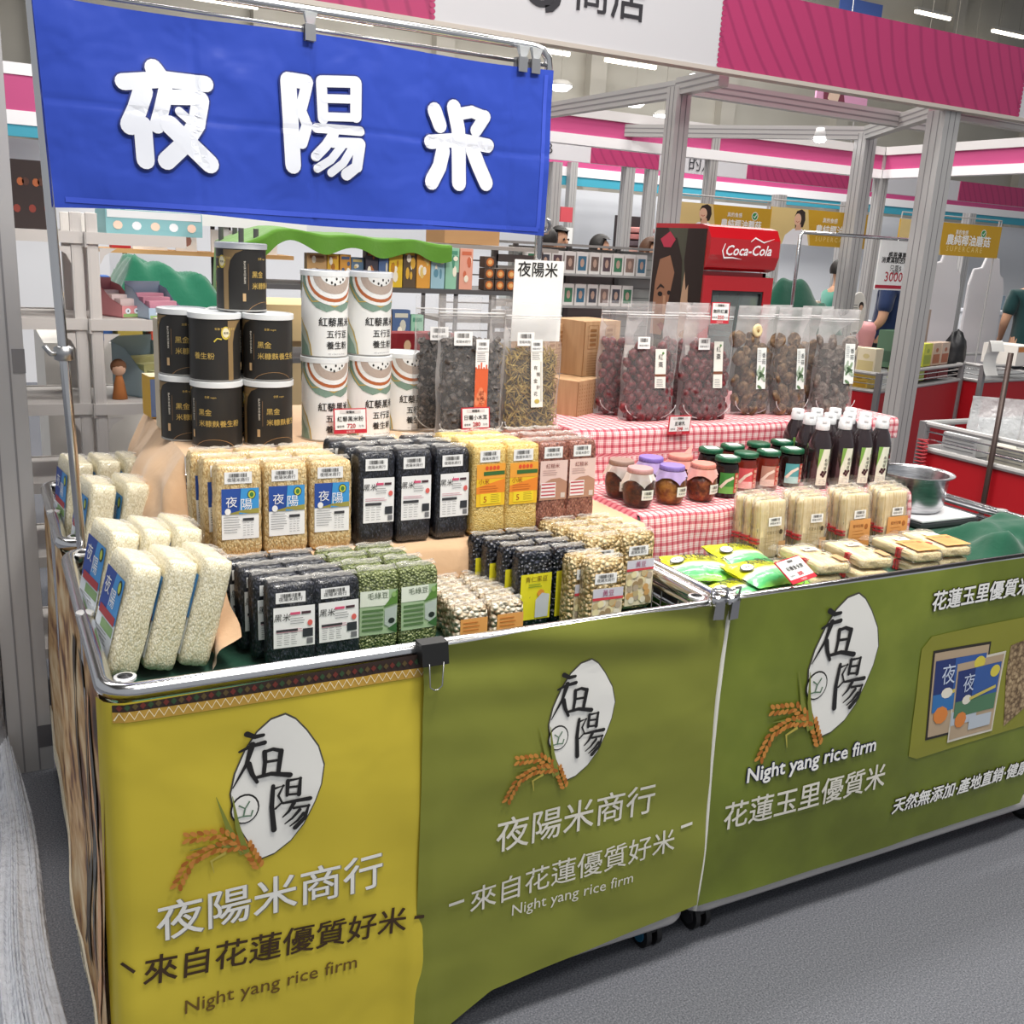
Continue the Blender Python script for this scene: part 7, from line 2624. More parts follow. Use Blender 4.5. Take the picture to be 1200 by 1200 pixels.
dr = bpy.data.objects.new('door', None); COL.objects.link(dr); dr.parent = t
f = MB()
for a, b in (((0, 0.0, 0.25), (0.055, 0.055, 1.5)), ((W_ - 0.055, 0, 0.25), (W_, 0.055, 1.5)), ((0.055, 0, 1.43), (W_ - 0.055, 0.055, 1.5)), ((0.055, 0, 0.25), (W_ - 0.055, 0.055, 0.31))):
    f.span(a, b, CR)
f.build('door_frame', dr)
f = MB()
for a, b in (((0.055, 0.005, 0.31), (0.066, 0.04, 1.43)), ((W_ - 0.066, 0.005, 0.31), (W_ - 0.055, 0.04, 1.43)), ((0.066, 0.005, 1.418), (W_ - 0.066, 0.04, 1.43))):
    f.span(a, b, M('#2a2c2e', 0.4))
f.build('gasket', dr)
f = MB(); f.span((0.06, 0.02, 0.31), (W_ - 0.06, 0.026, 1.43), film('fridge_glass', 0.25, '#9aa6a4', 0.9, 0.05, 0.0)); f.build('glass_pane', dr)
f = MB(); f.span((0.02, D_ - 0.04, 0.25), (W_ - 0.02, D_ - 0.022, 1.47), M('#8d9694', 0.5)); f.build('back_liner', t)
for z in (0.6, 0.9, 1.2):
    f = MB()
    for k in range(9):
        f.tube([(0.03, 0.09 + 0.036 * k, z), (W_ - 0.03, 0.09 + 0.036 * k, z)], 0.003, M('#b9bcbc', 0.4), 5)
    f.build('wire_shelf', t)
f = MB(); f.span((W_ - 0.11, 0.028, 1.33), (W_ - 0.07, 0.03, 1.4), M('#a8c04a', 0.5)); f.build('energy_label', t)
f = MB()
for x in (0.03, W_ - 0.03):
    for y in (0.09, D_ - 0.04):
        f.lathe([(0.02, 0), (0.02, 0.05)], BLACK, 10, (x, y, 0))
f.build('foot', t)
# printed photograph on its side: two faces close together
S_ = lambda e: (lambda a, b: Vector((-0.001 - e, D_ - a * D_ * 0.98, 0.06 + (b if b < 0.5 or e == 0 else 0.66 + (b - 0.5) * 0.68) * 1.66)))
sk1, sk2, hr, hr2 = M('#9a6a50', 0.5), M('#c0997c', 0.5), M('#2a1a16', 0.5), M('#4a302a', 0.5)
f = MB()
f.rect(0.0, 0.0, 0.99, 1.0, M('#4c4a3c', 0.5), S_(0))
f.flat([(0.0, 0.5), (0.32, 0.5), (0.42, 0.62), (0.46, 0.8), (0.4, 0.92), (0.25, 1.0), (0.0, 1.0)], S_(0.0004), hr)
f.flat([(0.06, 0.52), (0.4, 0.52), (0.47, 0.66), (0.46, 0.8), (0.34, 0.88), (0.14, 0.86), (0.08, 0.76)], S_(0.0008), sk1)
f.flat([(0.3, 0.52), (0.5, 0.52), (0.62, 0.7), (0.58, 0.86), (0.44, 0.96), (0.3, 0.94), (0.46, 0.82)], S_(0.0012), hr)
f.flat([(0.6, 0.52), (0.99, 0.52), (0.99, 0.98), (0.8, 0.98), (0.66, 0.86), (0.62, 0.7)], S_(0.0008), sk2)
f.flat([(0.72, 0.7), (0.99, 0.6), (0.99, 1.0), (0.64, 1.0), (0.62, 0.86)], S_(0.0012), hr)
f.flat([(0.68, 0.72), (0.74, 0.76), (0.76, 0.66), (0.72, 0.6)], S_(0.0016), sk2)
f.stroke([(0.13, 0.725), (0.2, 0.745), (0.28, 0.735)], [0.006, 0.014, 0.006], hr, S_(0.0016))
f.disc(0.205, 0.705, 0.05, 0.011, M('#1d1211', 0.5), S_(0.0016), 12)
f.disc(0.38, 0.715, 0.035, 0.01, M('#1d1211', 0.5), S_(0.0016), 12)
f.flat([(0.27, 0.7), (0.32, 0.7), (0.35, 0.615), (0.29, 0.6)], S_(0.0016), M('#b98a6c', 0.5))
f.flat([(0.2, 0.565), (0.28, 0.58), (0.38, 0.56), (0.3, 0.54)], S_(0.0016), M('#8a3a34', 0.5))
f.flat([(0.12, 0.95), (0.3, 0.985), (0.42, 0.95), (0.34, 0.915), (0.2, 0.915)], S_(0.002), M('#b8324a', 0.5))
f.flat([(0.05, 0.1), (0.9, 0.1), (0.95, 0.499), (0.0, 0.499)], S_(0.0004), M('#6a4a3c', 0.5))
f.build('side_print', t)

# ------------------------------------------------------------------ yellow hanging signs
YS_ = M('#c69a1e', 0.55)


def yellow_sign(px0, px1, py0, py1, Y, label, face_=True):
    a, b = at(px0, py0, Y=Y), at(px1, py1, Y=Y)
    w_, h = b.x - a.x, a.z - b.z
    t = thing('hanging_sign', label, 'sign', (a.x, Y, b.z), 0, None)
    f = MB(); f.span((0, 0, 0), (w_, 0.012, h), YS_); f.build('board', t)
    f = MB()
    if face_:
        cx = w_ * 0.28
        f.flat([(0, 0), (w_ * 0.42, 0), (w_ * 0.36, h), (0, h)], face(-0.0005), M('#dcc283', 0.55))
        f.flat([(cx - 0.03, h * 0.45), (cx + 0.045, h * 0.5), (cx + 0.06, h * 0.7), (cx + 0.05, h * 0.92), (cx + 0.015, h * 0.99), (cx - 0.03, h * 0.93), (cx - 0.045, h * 0.8)], face(-0.0010), M('#2b1d18', 0.6))
        f.disc(cx - 0.014, h * 0.7, 0.034, h * 0.17, M('#e3b79a', 0.6), face(-0.0015), 16)
        f.flat([(cx - 0.14, 0), (cx + 0.12, 0), (cx + 0.09, h * 0.34), (cx + 0.03, h * 0.46), (cx - 0.05, h * 0.44), (cx - 0.12, h * 0.25)], face(-0.0008), M('#ecebf0', 0.6))
        f.flat([(cx - 0.03, h * 0.4), (cx + 0.03, h * 0.42), (cx + 0.02, h * 0.58), (cx - 0.02, h * 0.56)], face(-0.0012), M('#dba98c', 0.6))
        f.stroke([(cx - 0.03, h * 0.66), (cx - 0.014, h * 0.62), (cx + 0.002, h * 0.66)], 0.004, M('#b0483f', 0.6), face(-0.002))
    f.build('portrait', t)
    f = MB()
    f.text('真的食感', w_ * 0.60, h * 0.68, h * 0.15, WHITE, face(-0.0008), bold=0.01)
    f.disc(w_ * 0.82, h * 0.74, h * 0.13, h * 0.13, WHITE, face(-0.0008), 18)
    f.disc(w_ * 0.82, h * 0.74, h * 0.108, h * 0.108, M('#2f8f48', 0.5), face(-0.0012), 18)
    f.stroke([(w_ * 0.82 - h * 0.05, h * 0.74), (w_ * 0.82 - h * 0.01, h * 0.69), (w_ * 0.82 + h * 0.06, h * 0.8)], h * 0.03, WHITE, face(-0.0016))
    f.text('農純椰油蘑菇', w_ * 0.68, h * 0.36, fit('農純椰油蘑菇', w_ * 0.44), WHITE, face(-0.0008), bold=0.02)
    f.text('S U P E R C A R E', w_ * 0.65, h * 0.14, fit('S U P E R C A R E', w_ * 0.36), M('#e6d28a', 0.5), face(-0.0008))
    f.build('lettering', t)
    f = MB(); f.tube([(0.01, 0.006, h), (0.01, 0.006, h + 0.05), (w_ - 0.01, 0.006, h + 0.05), (w_ - 0.01, 0.006, h)], 0.006, ALU, 6)
    f.tube([(w_ - 0.02, 0.02, h + 0.05), (w_ - 0.02, 0.02, -b.z)], 0.008, ALU, 6)
    f.build('hanger', t)


yellow_sign(795, 900, 236, 283, 5.7, 'yellow sign with woman portrait directly above the drinks fridge')
yellow_sign(905, 1012, 242, 292, 5.8, 'yellow sign with woman portrait between fridge and white price board')
yellow_sign(1056, 1168, 256, 303, 5.9, 'yellow sign partly behind the thick grey post, above the white cut-out boards')
# white cut-out boards
for k, (px, py0, py1, wd, lb) in enumerate(((1114, 292, 372, 0.42, 'white wavy cut-out board below the third yellow sign'), (1163, 300, 390, 0.5, 'white wavy cut-out board beside the person in the green shirt'))):
    a, b = at(px, py0, Y=6.6), at(px, py1, Y=6.6)
    h = a.z
    t = thing('cutout_board', lb, 'board', (a.x, 6.6, 0))
    f = MB()
    pts = [(-wd / 2, 0), (wd / 2, 0), (wd / 2, h * 0.8), (wd * 0.42, h * 0.88), (wd * 0.3, h * 0.9), (wd * 0.22, h * 0.98), (-wd * 0.1, h), (-wd * 0.2, h * 0.93), (-wd * 0.42, h * 0.92), (-wd / 2, h * 0.84)]
    for yy in (0, 0.03):
        f.flat(pts, lambda a_, b_, yy=yy: Vector((a_, yy, b_)), M('#e4e2e6', 0.6))
    f.tube([(p_, 0.015, q_) for p_, q_ in pts], 0.015, M('#e4e2e6', 0.6), 6, closed=True)
    f.build('panel', t)
# big green cover on the far table
f = MB()


def mound2(u, v):
    a = at(884 + 112 * u, 345, Y=5.2)
    x = a.x; y = 5.2 + 0.6 * v
    e_ = min(1, min(u, 1 - u, v, 1 - v) * 6)
    z = 1.1 + (0.14 + 0.2 * math.exp(-((u - 0.52) / 0.28) ** 2)) * e_ ** 0.6 + 0.07 * nz(x * 5, y * 5, 0.4) * e_ + 0.025 * math.sin((x * 2 - y) * 16 + 4 * nz(x * 3, y * 3, 5)) * e_
    return Vector((x, y, z))


f.grid(mound2, 50, 26, cloth('bottle_green_cover_far', '#0d4a38'))
tag(f.build('green_cover', smooth=True), 'dark green cloth thrown over goods right of the drinks fridge', 'cloth')
a, b = at(884, 345, Y=5.2), at(996, 345, Y=5.2)
f = MB(); f.span((a.x, 5.2, 0), (b.x, 5.8, 1.1), M('#8c8a88', 0.7)); simple('display_table', 'grey display table under the green cloth right of the fridge', 'table', f)

# ------------------------------------------------------------------ red carts of the neighbour
RC = M('#b5101d', 0.5)


def red_cart(loc, rz, W, D, label, top=0.87, low=0.12):
    t = thing('red_cart', label, 'cart', loc, rz, 'red skirted carts of the next stall')
    f = MB(); f.span((0, 0, low), (W, D, top - 0.12), RC); f.build('red_skirt', t)
    for x, y in ((0, 0), (W, 0), (0, D), (W, D)):
        f = MB()
        f.span((x - 0.018, y - 0.018, 0.02), (x + 0.018, y + 0.018, top + 0.01), ALUD)
        f.build('corner_post', t)
    for z in (top, top - 0.12, low):
        f = MB()
        for a_, b_ in (((0, 0), (W, 0)), ((W, 0), (W, D)), ((W, D), (0, D)), ((0, D), (0, 0))):
            f.tube([(a_[0], a_[1], z), (b_[0], b_[1], z)], 0.014, ALU, 8)
        f.build('rail', t)
    f = MB()
    for k in (0.3, 0.6):
        z = top - 0.12 * k
        for a_, b_ in (((0, 0), (W, 0)), ((0, D), (0, 0)), ((W, 0), (W, D))):
            f.tube([(a_[0], a_[1], z), (b_[0], b_[1], z)], 0.004, CHROME, 5)
    f.build('wire_rows', t)
    f = MB(); f.span((0.01, 0.01, top - 0.13), (W - 0.01, D - 0.01, top - 0.115), M('#77787a', 0.5)); f.build('deck', t)
    return t


red_cart((5.42, 4.86, 0), 0.32, 1.5, 0.8, 'red skirted cart behind the thick grey post, with tea boxes on it')
red_cart((6.95, 5.22, 0), 0.1, 1.2, 0.7, 'red skirted cart in front of the person in the green shirt')
red_cart((3.955, 1.75, 0), 0.0, 1.1, 1.48, 'red skirted wire cart full of clear bags, at the aisle end', 0.88, 0.06)


def onc(u, v, z=0.77):
    c, s = math.cos(0.32), math.sin(0.32)
    return (5.42 + u * c - v * s, 4.86 + u * s + v * c, z)


def printed_box(loc, rz, s, c1, c2, label, group=None, name='tea_box'):
    t = thing(name, label, 'box', loc, rz, group)
    f = MB(); f.rbox(s, M(c1, 0.5), 0.003, 3); f.build('carton', t)
    f = MB()
    e = face(-s[1] / 2 - 0.0006)
    f.rect(-s[0] * 0.42, s[2] * 0.1, s[0] * 0.42, s[2] * 0.5, M(c2, 0.5), e)
    f.disc(0, s[2] * 0.68, s[0] * 0.18, s[2] * 0.1, M(c2, 0.5), e, 10)
    f2_ = frame((-s[0] / 2, 0, 0), (0, -1, 0), (0, 0, 1), 0.0006)
    f.rect(-s[1] * 0.4, s[2] * 0.15, s[1] * 0.4, s[2] * 0.45, M(c2, 0.5), f2_)
    f.build('print', t)


k = 0
for v in (0.16, 0.32, 0.48, 0.64):
    printed_box(onc(0.12, v, 0.755), 0.32 - 1.57, (0.13, 0.16, 0.105), *(('#5fae3a', '#3f8a2c'), ('#5fae3a', '#3f8a2c'), ('#e08a6c', '#c8684c'), ('#e6c25a', '#c89a2c'))[::-1][k], '%s low in the red cart behind the post' % ('yellow pack', 'coral pack', 'green pack beside the coral one', 'green pack at the far end')[k])
    k += 1
for k, (u, v, h, c1, c2) in enumerate(((0.12, 0.14, 0.17, '#ecdfc0', '#d9c892'), (0.12, 0.29, 0.17, '#efe8d6', '#9fbf7a'), (0.12, 0.44, 0.175, '#f2ead2', '#c9a23a'), (0.12, 0.6, 0.175, '#eee3cc', '#d8b04a'))):
    printed_box(onc(u, v, 0.862), 0.32 - 1.57, (0.135, 0.12, h), c1, c2, 'cream tea box standing in a row on the red cart end, %s from the post' % ORD[k], 'cream tea boxes on the red cart end')
for k, (u, v, s, c1, c2, lb) in enumerate(((0.92, 0.1, (0.15, 0.09, 0.17), '#c8cc4a', '#9aa83a', 'lime green box on the red cart beside two brown soap boxes'), (1.09, 0.1, (0.15, 0.09, 0.17), '#cdb39c', '#a8603a', 'brown soap box beside the lime green box'), (1.26, 0.1, (0.15, 0.09, 0.17), '#c9b2a0', '#a85a38', 'brown soap box at the outer end of the red cart'),
                                         (1.3, 0.34, (0.26, 0.12, 0.5), '#b9a294', '#98796a', 'tall pinkish brown display carton above the soap boxes'), (0.72, 0.1, (0.13, 0.09, 0.16), '#d8d4c2', '#7f9a5a', 'white and green box next to the thick post'), (1.62, 0.62, (0.3, 0.16, 0.3), '#55745c', '#3f5a48', 'grey green carton behind the soap boxes'))):
    printed_box(onc(u, v, 0.775 if s[2] > 0.2 else 0.875), 0.32, s, c1, c2, lb)
for k, (u, c) in enumerate(((0.78, '#b9c26a'), (1.02, '#7c2a30'), (1.24, '#7c2a30'))):
    f = MB(); f.rbox((0.19, 0.2, 0.095), M(c, 0.5), 0.003, 3); simple('goods_box', ('pale green low box under the white and green box', 'wine red low box under the brown soap box', 'wine red low box at the outer cart end')[k], 'box', f, onc(u, 0.14, 0.7555 + 0.02), 0.32)
f = MB(); f.rbox((0.5, 0.2, 0.015), M('#dcd7d0', 0.5), 0.003, 3)
# black bag hanging at the cart end
f = blob(18, 14, 0.17, noisy('black_bag', [(0.3, '#0e0e10'), (0.7, '#26262a')], 14, 3, 0.5), 0.35, (0.6, 0.5, 1.25), 3)
simple('black_bag', 'black bag bulging over the end of the red cart', 'bag', f, onc(1.56, 0.1, 0.9), 0.3, smooth=True)
# counter top things
p = at(1015, 372, Y=5.8)
t = thing('cup_stand', 'pink flared cup shaped stand on the red cart', 'stand', (p.x, p.y, 0.85))
f = MB(); f.lathe([(0.055, 0), (0.075, 0.12), (0.09, 0.22), (0.085, 0.27), (0.06, 0.3), (0.001, 0.305)], M('#e7a3a4', 0.5), 20); f.build('cup', t, smooth=True)
f = MB(); f.lathe([(0.0575, 0), (0.0705, 0.085)], M('#c77c80', 0.5), 20, caps=False); f.build('band', t)
p = at(1007, 350, Y=5.7)
t = thing('oval_sign', 'white oval sign with a small figure beside the pink cup stand', 'sign', (p.x, p.y, 0.86))
f = MB()
for yy in (0, 0.012):
    f.disc(0, 0.36, 0.085, 0.16, M('#efece6', 0.5), lambda a_, b_, yy=yy: Vector((a_, yy, b_)), 28)
f.tube([(0.085 * math.cos(q_ * 0.2243), 0.006, 0.36 + 0.16 * math.sin(q_ * 0.2243)) for q_ in range(28)], 0.006, M('#efece6', 0.5), 5, closed=True)
f.span((-0.02, 0, 0), (0.02, 0.012, 0.22), M('#efece6', 0.5)); f.build('panel', t)
f = MB(); f.disc(0.03, 0.42, 0.025, 0.03, M('#2a1c18', 0.6), face(-0.001), 12); f.disc(0.03, 0.405, 0.018, 0.022, M('#e0b79c', 0.6), face(-0.0016), 12)
lines(f, -0.05, 0.42, 0.05, 5, 0.02, GREY, lambda a_, b_, e=0.0: Vector((a_, -0.001 - e, b_)), 0.006); f.build('print', t)
# hanging price board
a, b = at(1033, 281, Y=5.0), at(1066, 341, Y=5.0)
t = thing('price_board', 'white hanging board with red 3000 beside the thick post', 'sign', (a.x, 5.0, b.z))
w_, h = b.x - a.x, a.z - b.z
f = MB(); f.span((0, 0, 0), (w_, 0.01, h), WHITE); f.build('board', t)
f = MB()
f.text('感恩優惠', w_ * 0.5, h * 0.66, fit('感恩優惠', w_ * 0.5), INK, face(-0.001), bold=0.02)
f.text('消費滿額送好禮', w_ * 0.5, h * 0.56, fit('消費滿額送好禮', w_ * 0.84), INK, face(-0.001), bold=0.02)
f.text('只要$', w_ * 0.5, h * 0.40, w_ * 0.13, INK, face(-0.001)); f.text('滿額', w_ * 0.5, h * 0.32, w_ * 0.1, INK, face(-0.001))
f.text('3000', w_ * 0.48, h * 0.18, w_ * 0.26, M('#b8323e', 0.5), face(-0.001), bold=0.01)
f.rect(0.0, h * 0.03, w_, h * 0.1, M('#b5243a', 0.5), face(-0.0008))
f.disc(w_ * 0.88, h * 0.88, w_ * 0.08, w_ * 0.08, M('#e0c62c', 0.5), face(-0.001), 14)
f.build('lettering', t)
f = MB(); c_ = at(941, 272, Y=5.0); d_ = at(1072, 269, Y=5.0)
f.tube([(c_.x - a.x, 0.02, -b.z + 0.9), (c_.x - a.x, 0.02, c_.z - b.z - 0.02), (c_.x - a.x + 0.02, 0.02, c_.z - b.z), (d_.x - a.x + 0.1, 0.02, c_.z - b.z), ], 0.012, CHROME, 8)
f.tube([(w_ / 2, 0.01, h), (w_ / 2, 0.02, c_.z - b.z)], 0.006, CHROME, 6)
f.build('chrome_rod', t, smooth=True)
# paper roll and papers on the far red cart
t = thing('paper_strip', 'white paper strip hanging over the far red cart rail', 'paper', at(1166, 410, Y=5.17))
f = MB(); f.grid(lambda u, v: Vector((-0.075 + 0.15 * u, -0.03 + 0.06 * math.sin(v * PI * 0.9), 0.06 - 0.26 * v if v > 0.25 else -0.01 + 0.08 * math.sin(v / 0.25 * PI / 2))), 6, 16, M('#eceae6', 0.6)); f.build('strip', t)
f = MB(); f.rbox((0.28, 0.3, 0.16), M('#efe9e2', 0.6), 0.004, 3); f.rect(-0.13, 0.11, -0.02, 0.15, M('#d98a4a', 0.5), face(-0.1506)); simple('paper_stack', 'stack of white paper on the far red cart', 'paper', f, (7.42, 5.36, 0.87), 0.1)

# ------------------------------------------------------------------ near wire cart: pouches, boxes, pole
CLR = film('clear_bag', 0.42, '#eef0f2', 0.7, 0.12, 1.0, 18)
TIS = M('#eef0f4', 0.6)
for k, (x, y, w_, h, rz) in enumerate(((4.14, 2.98, 0.26, 0.27, -0.7), (4.12, 2.70, 0.26, 0.26, -0.7), (4.24, 2.44, 0.18, 0.40, -0.6), (4.2, 2.15, 0.19, 0.42, -0.6), (4.5, 2.6, 0.18, 0.40, -0.6))):
    t = thing('clear_bag', ('squat clear bag with white tissue, furthest in the wire cart', 'squat clear bag with white tissue, second in the wire cart', 'tall clear bag with printed white paper in the wire cart', 'tall clear bag nearest the picture edge in the wire cart', 'tall clear bag behind the others in the wire cart')[k], 'bag', (x, y, 0.766), rz, 'clear bags in the wire cart')
    fn, half = pouch_fn(w_, h, 0.11)
    f = MB(); f.grid(fn, 28, 18, CLR, closed_u=True); f.build('film', t, smooth=True)
    f = MB()
    f.grid(lambda u, v: Vector(((u - 0.5) * w_ * 0.7, -0.02 + 0.02 * nz(u * 9, v * 9, k), 0.01 + h * 0.62 * v + 0.02 * nz(u * 14, v * 2, k * 3) * v)), 14, 10, TIS); f.build('tissue', t, smooth=True)
for k, (y, c, h) in enumerate(((3.05, '#d9d9da', 0.09), (2.8, '#cfcabc', 0.08), (2.58, '#8a8076', 0.075), (2.3, '#d8d4c4', 0.09), (2.05, '#b5aea2', 0.08))):
    f = MB(); f.rbox((0.14, 0.19, h), M(c, 0.6), 0.004, 3)
    for q_ in range(4):
        f.span((-0.0715, -0.08, h * (0.2 + 0.17 * q_)), (-0.07, 0.08, h * (0.24 + 0.17 * q_)), GREY)
    simple('paper_pack', '%s behind the wires of the near red cart' % ('white paper pack, first', 'cream paper pack, second', 'brown paper pack, third', 'cream paper pack, fourth', 'grey paper pack, fifth')[k], 'pack', f, (4.055, y, 0.766))
f = MB(); f.tube([(3.93, 2.83, 0.0), (3.93, 2.83, 1.26)], 0.012, M('#4a3c38', 0.4, 0.4), 10); simple('dark_pole', 'dark brown pole standing at the side of the near red cart', 'pole', f, smooth=True)
f = MB(); sp = [(3.925 + 0.012 * math.cos(i * 0.8), 3.2 + 0.03 * math.sin(i * 0.8), 0.66 + 0.0022 * i) for i in range(70)]
f.tube(sp, 0.004, M('#c04048', 0.4), 5); simple('coil_cord', 'red and white coiled cord hanging at the corner of the near red cart', 'cord', f, smooth=True)

# ------------------------------------------------------------------ plastic sheeting on the floor by the thick post
SHEET = film('floor_film', 0.22, '#dfe2ea', 0.8, 0.15, 1.0, 30)
t = thing('plastic_sheet', 'crumpled clear plastic sheet on the floor trailing from the thick post', 'plastic sheet')
f = MB()


def pf(u, v):
    y = 2.985 - 1.35 * v
    w_ = 0.07 + 0.06 * v
    x = -0.005 + 0.035 * v - 0.03 + (u - 0.5) * w_ + 0.01 * math.sin(v * 7)
    z = 0.004 + 0.030 * abs(nz(u * 8, v * 1.2, 1.0)) * (1 + v) + 0.03 * max(0, math.sin(u * PI)) * (0.5 + 0.4 * v) + (0.10 * (1 - v * 6) if v < 1 / 6 else 0) * math.sin(u * PI)
    return Vector((x, y, z))


f.grid(pf, 60, 60, SHEET)
f.grid(lambda u, v: pf(u, v) + Vector((0.006, 0, 0.01 + 0.016 * abs(nz(u * 11, v * 1.5, 7)))), 50, 40, SHEET)
f.build('crumpled_film', t, smooth=True)
f = MB()
f.grid(lambda u, v: Vector((-0.75 + 0.66 * u, 2.95 - 1.4 * v, 0.003 + 0.012 * abs(nz(u * 7, v * 3, 5)))), 50, 40, film('flat_floor_film', 0.05, '#dfe2ea', 0.8, 0.15, 1.0, 30))
f.build('flat_film', t, smooth=True)
t = thing('plastic_sheet', 'clear plastic wrapped goods left of the thick post', 'plastic sheet', (-0.16, 3.12, 0))
f = MB(); f.rbox((0.26, 0.3, 1.02), M('#a9abb2', 0.6), 0.03, 6); f.build('wrapped_goods', t, smooth=True)
f = MB(); f.rbox((0.28, 0.32, 1.03), film('wrap_film', 0.32, '#e6e8ee', 0.9, 0.1, 1.0, 22), 0.03, 22, wob=0.004); f.build('wrap_film', t, smooth=True)

# ------------------------------------------------------------------ people
SKIN = M('#c99b7e', 0.6)


def skinned(nodes, edges, name, mat, parent, subs=1):
    me = bpy.data.meshes.new(name)
    me.from_pydata([n_[0] for n_ in nodes], edges, [])
    o = bpy.data.objects.new(name, me); COL.objects.link(o)
    o.modifiers.new('s', 'SKIN'); sb = o.modifiers.new('u', 'SUBSURF'); sb.levels = subs; sb.render_levels = subs
    for i, n_ in enumerate(nodes):
        sv = me.skin_vertices[0].data[i]
        r = n_[1]
        sv.radius = r if isinstance(r, tuple) else (r, r)
        sv.use_root = i == 0
    dg = bpy.context.evaluated_depsgraph_get()
    m2 = bpy.data.meshes.new_from_object(o.evaluated_get(dg))
    bpy.data.objects.remove(o); bpy.data.meshes.remove(me)
    m2.materials.clear(); m2.materials.append(mat)
    m2.polygons.foreach_set('use_smooth', [True] * len(m2.polygons))
    return child(m2, name, parent)


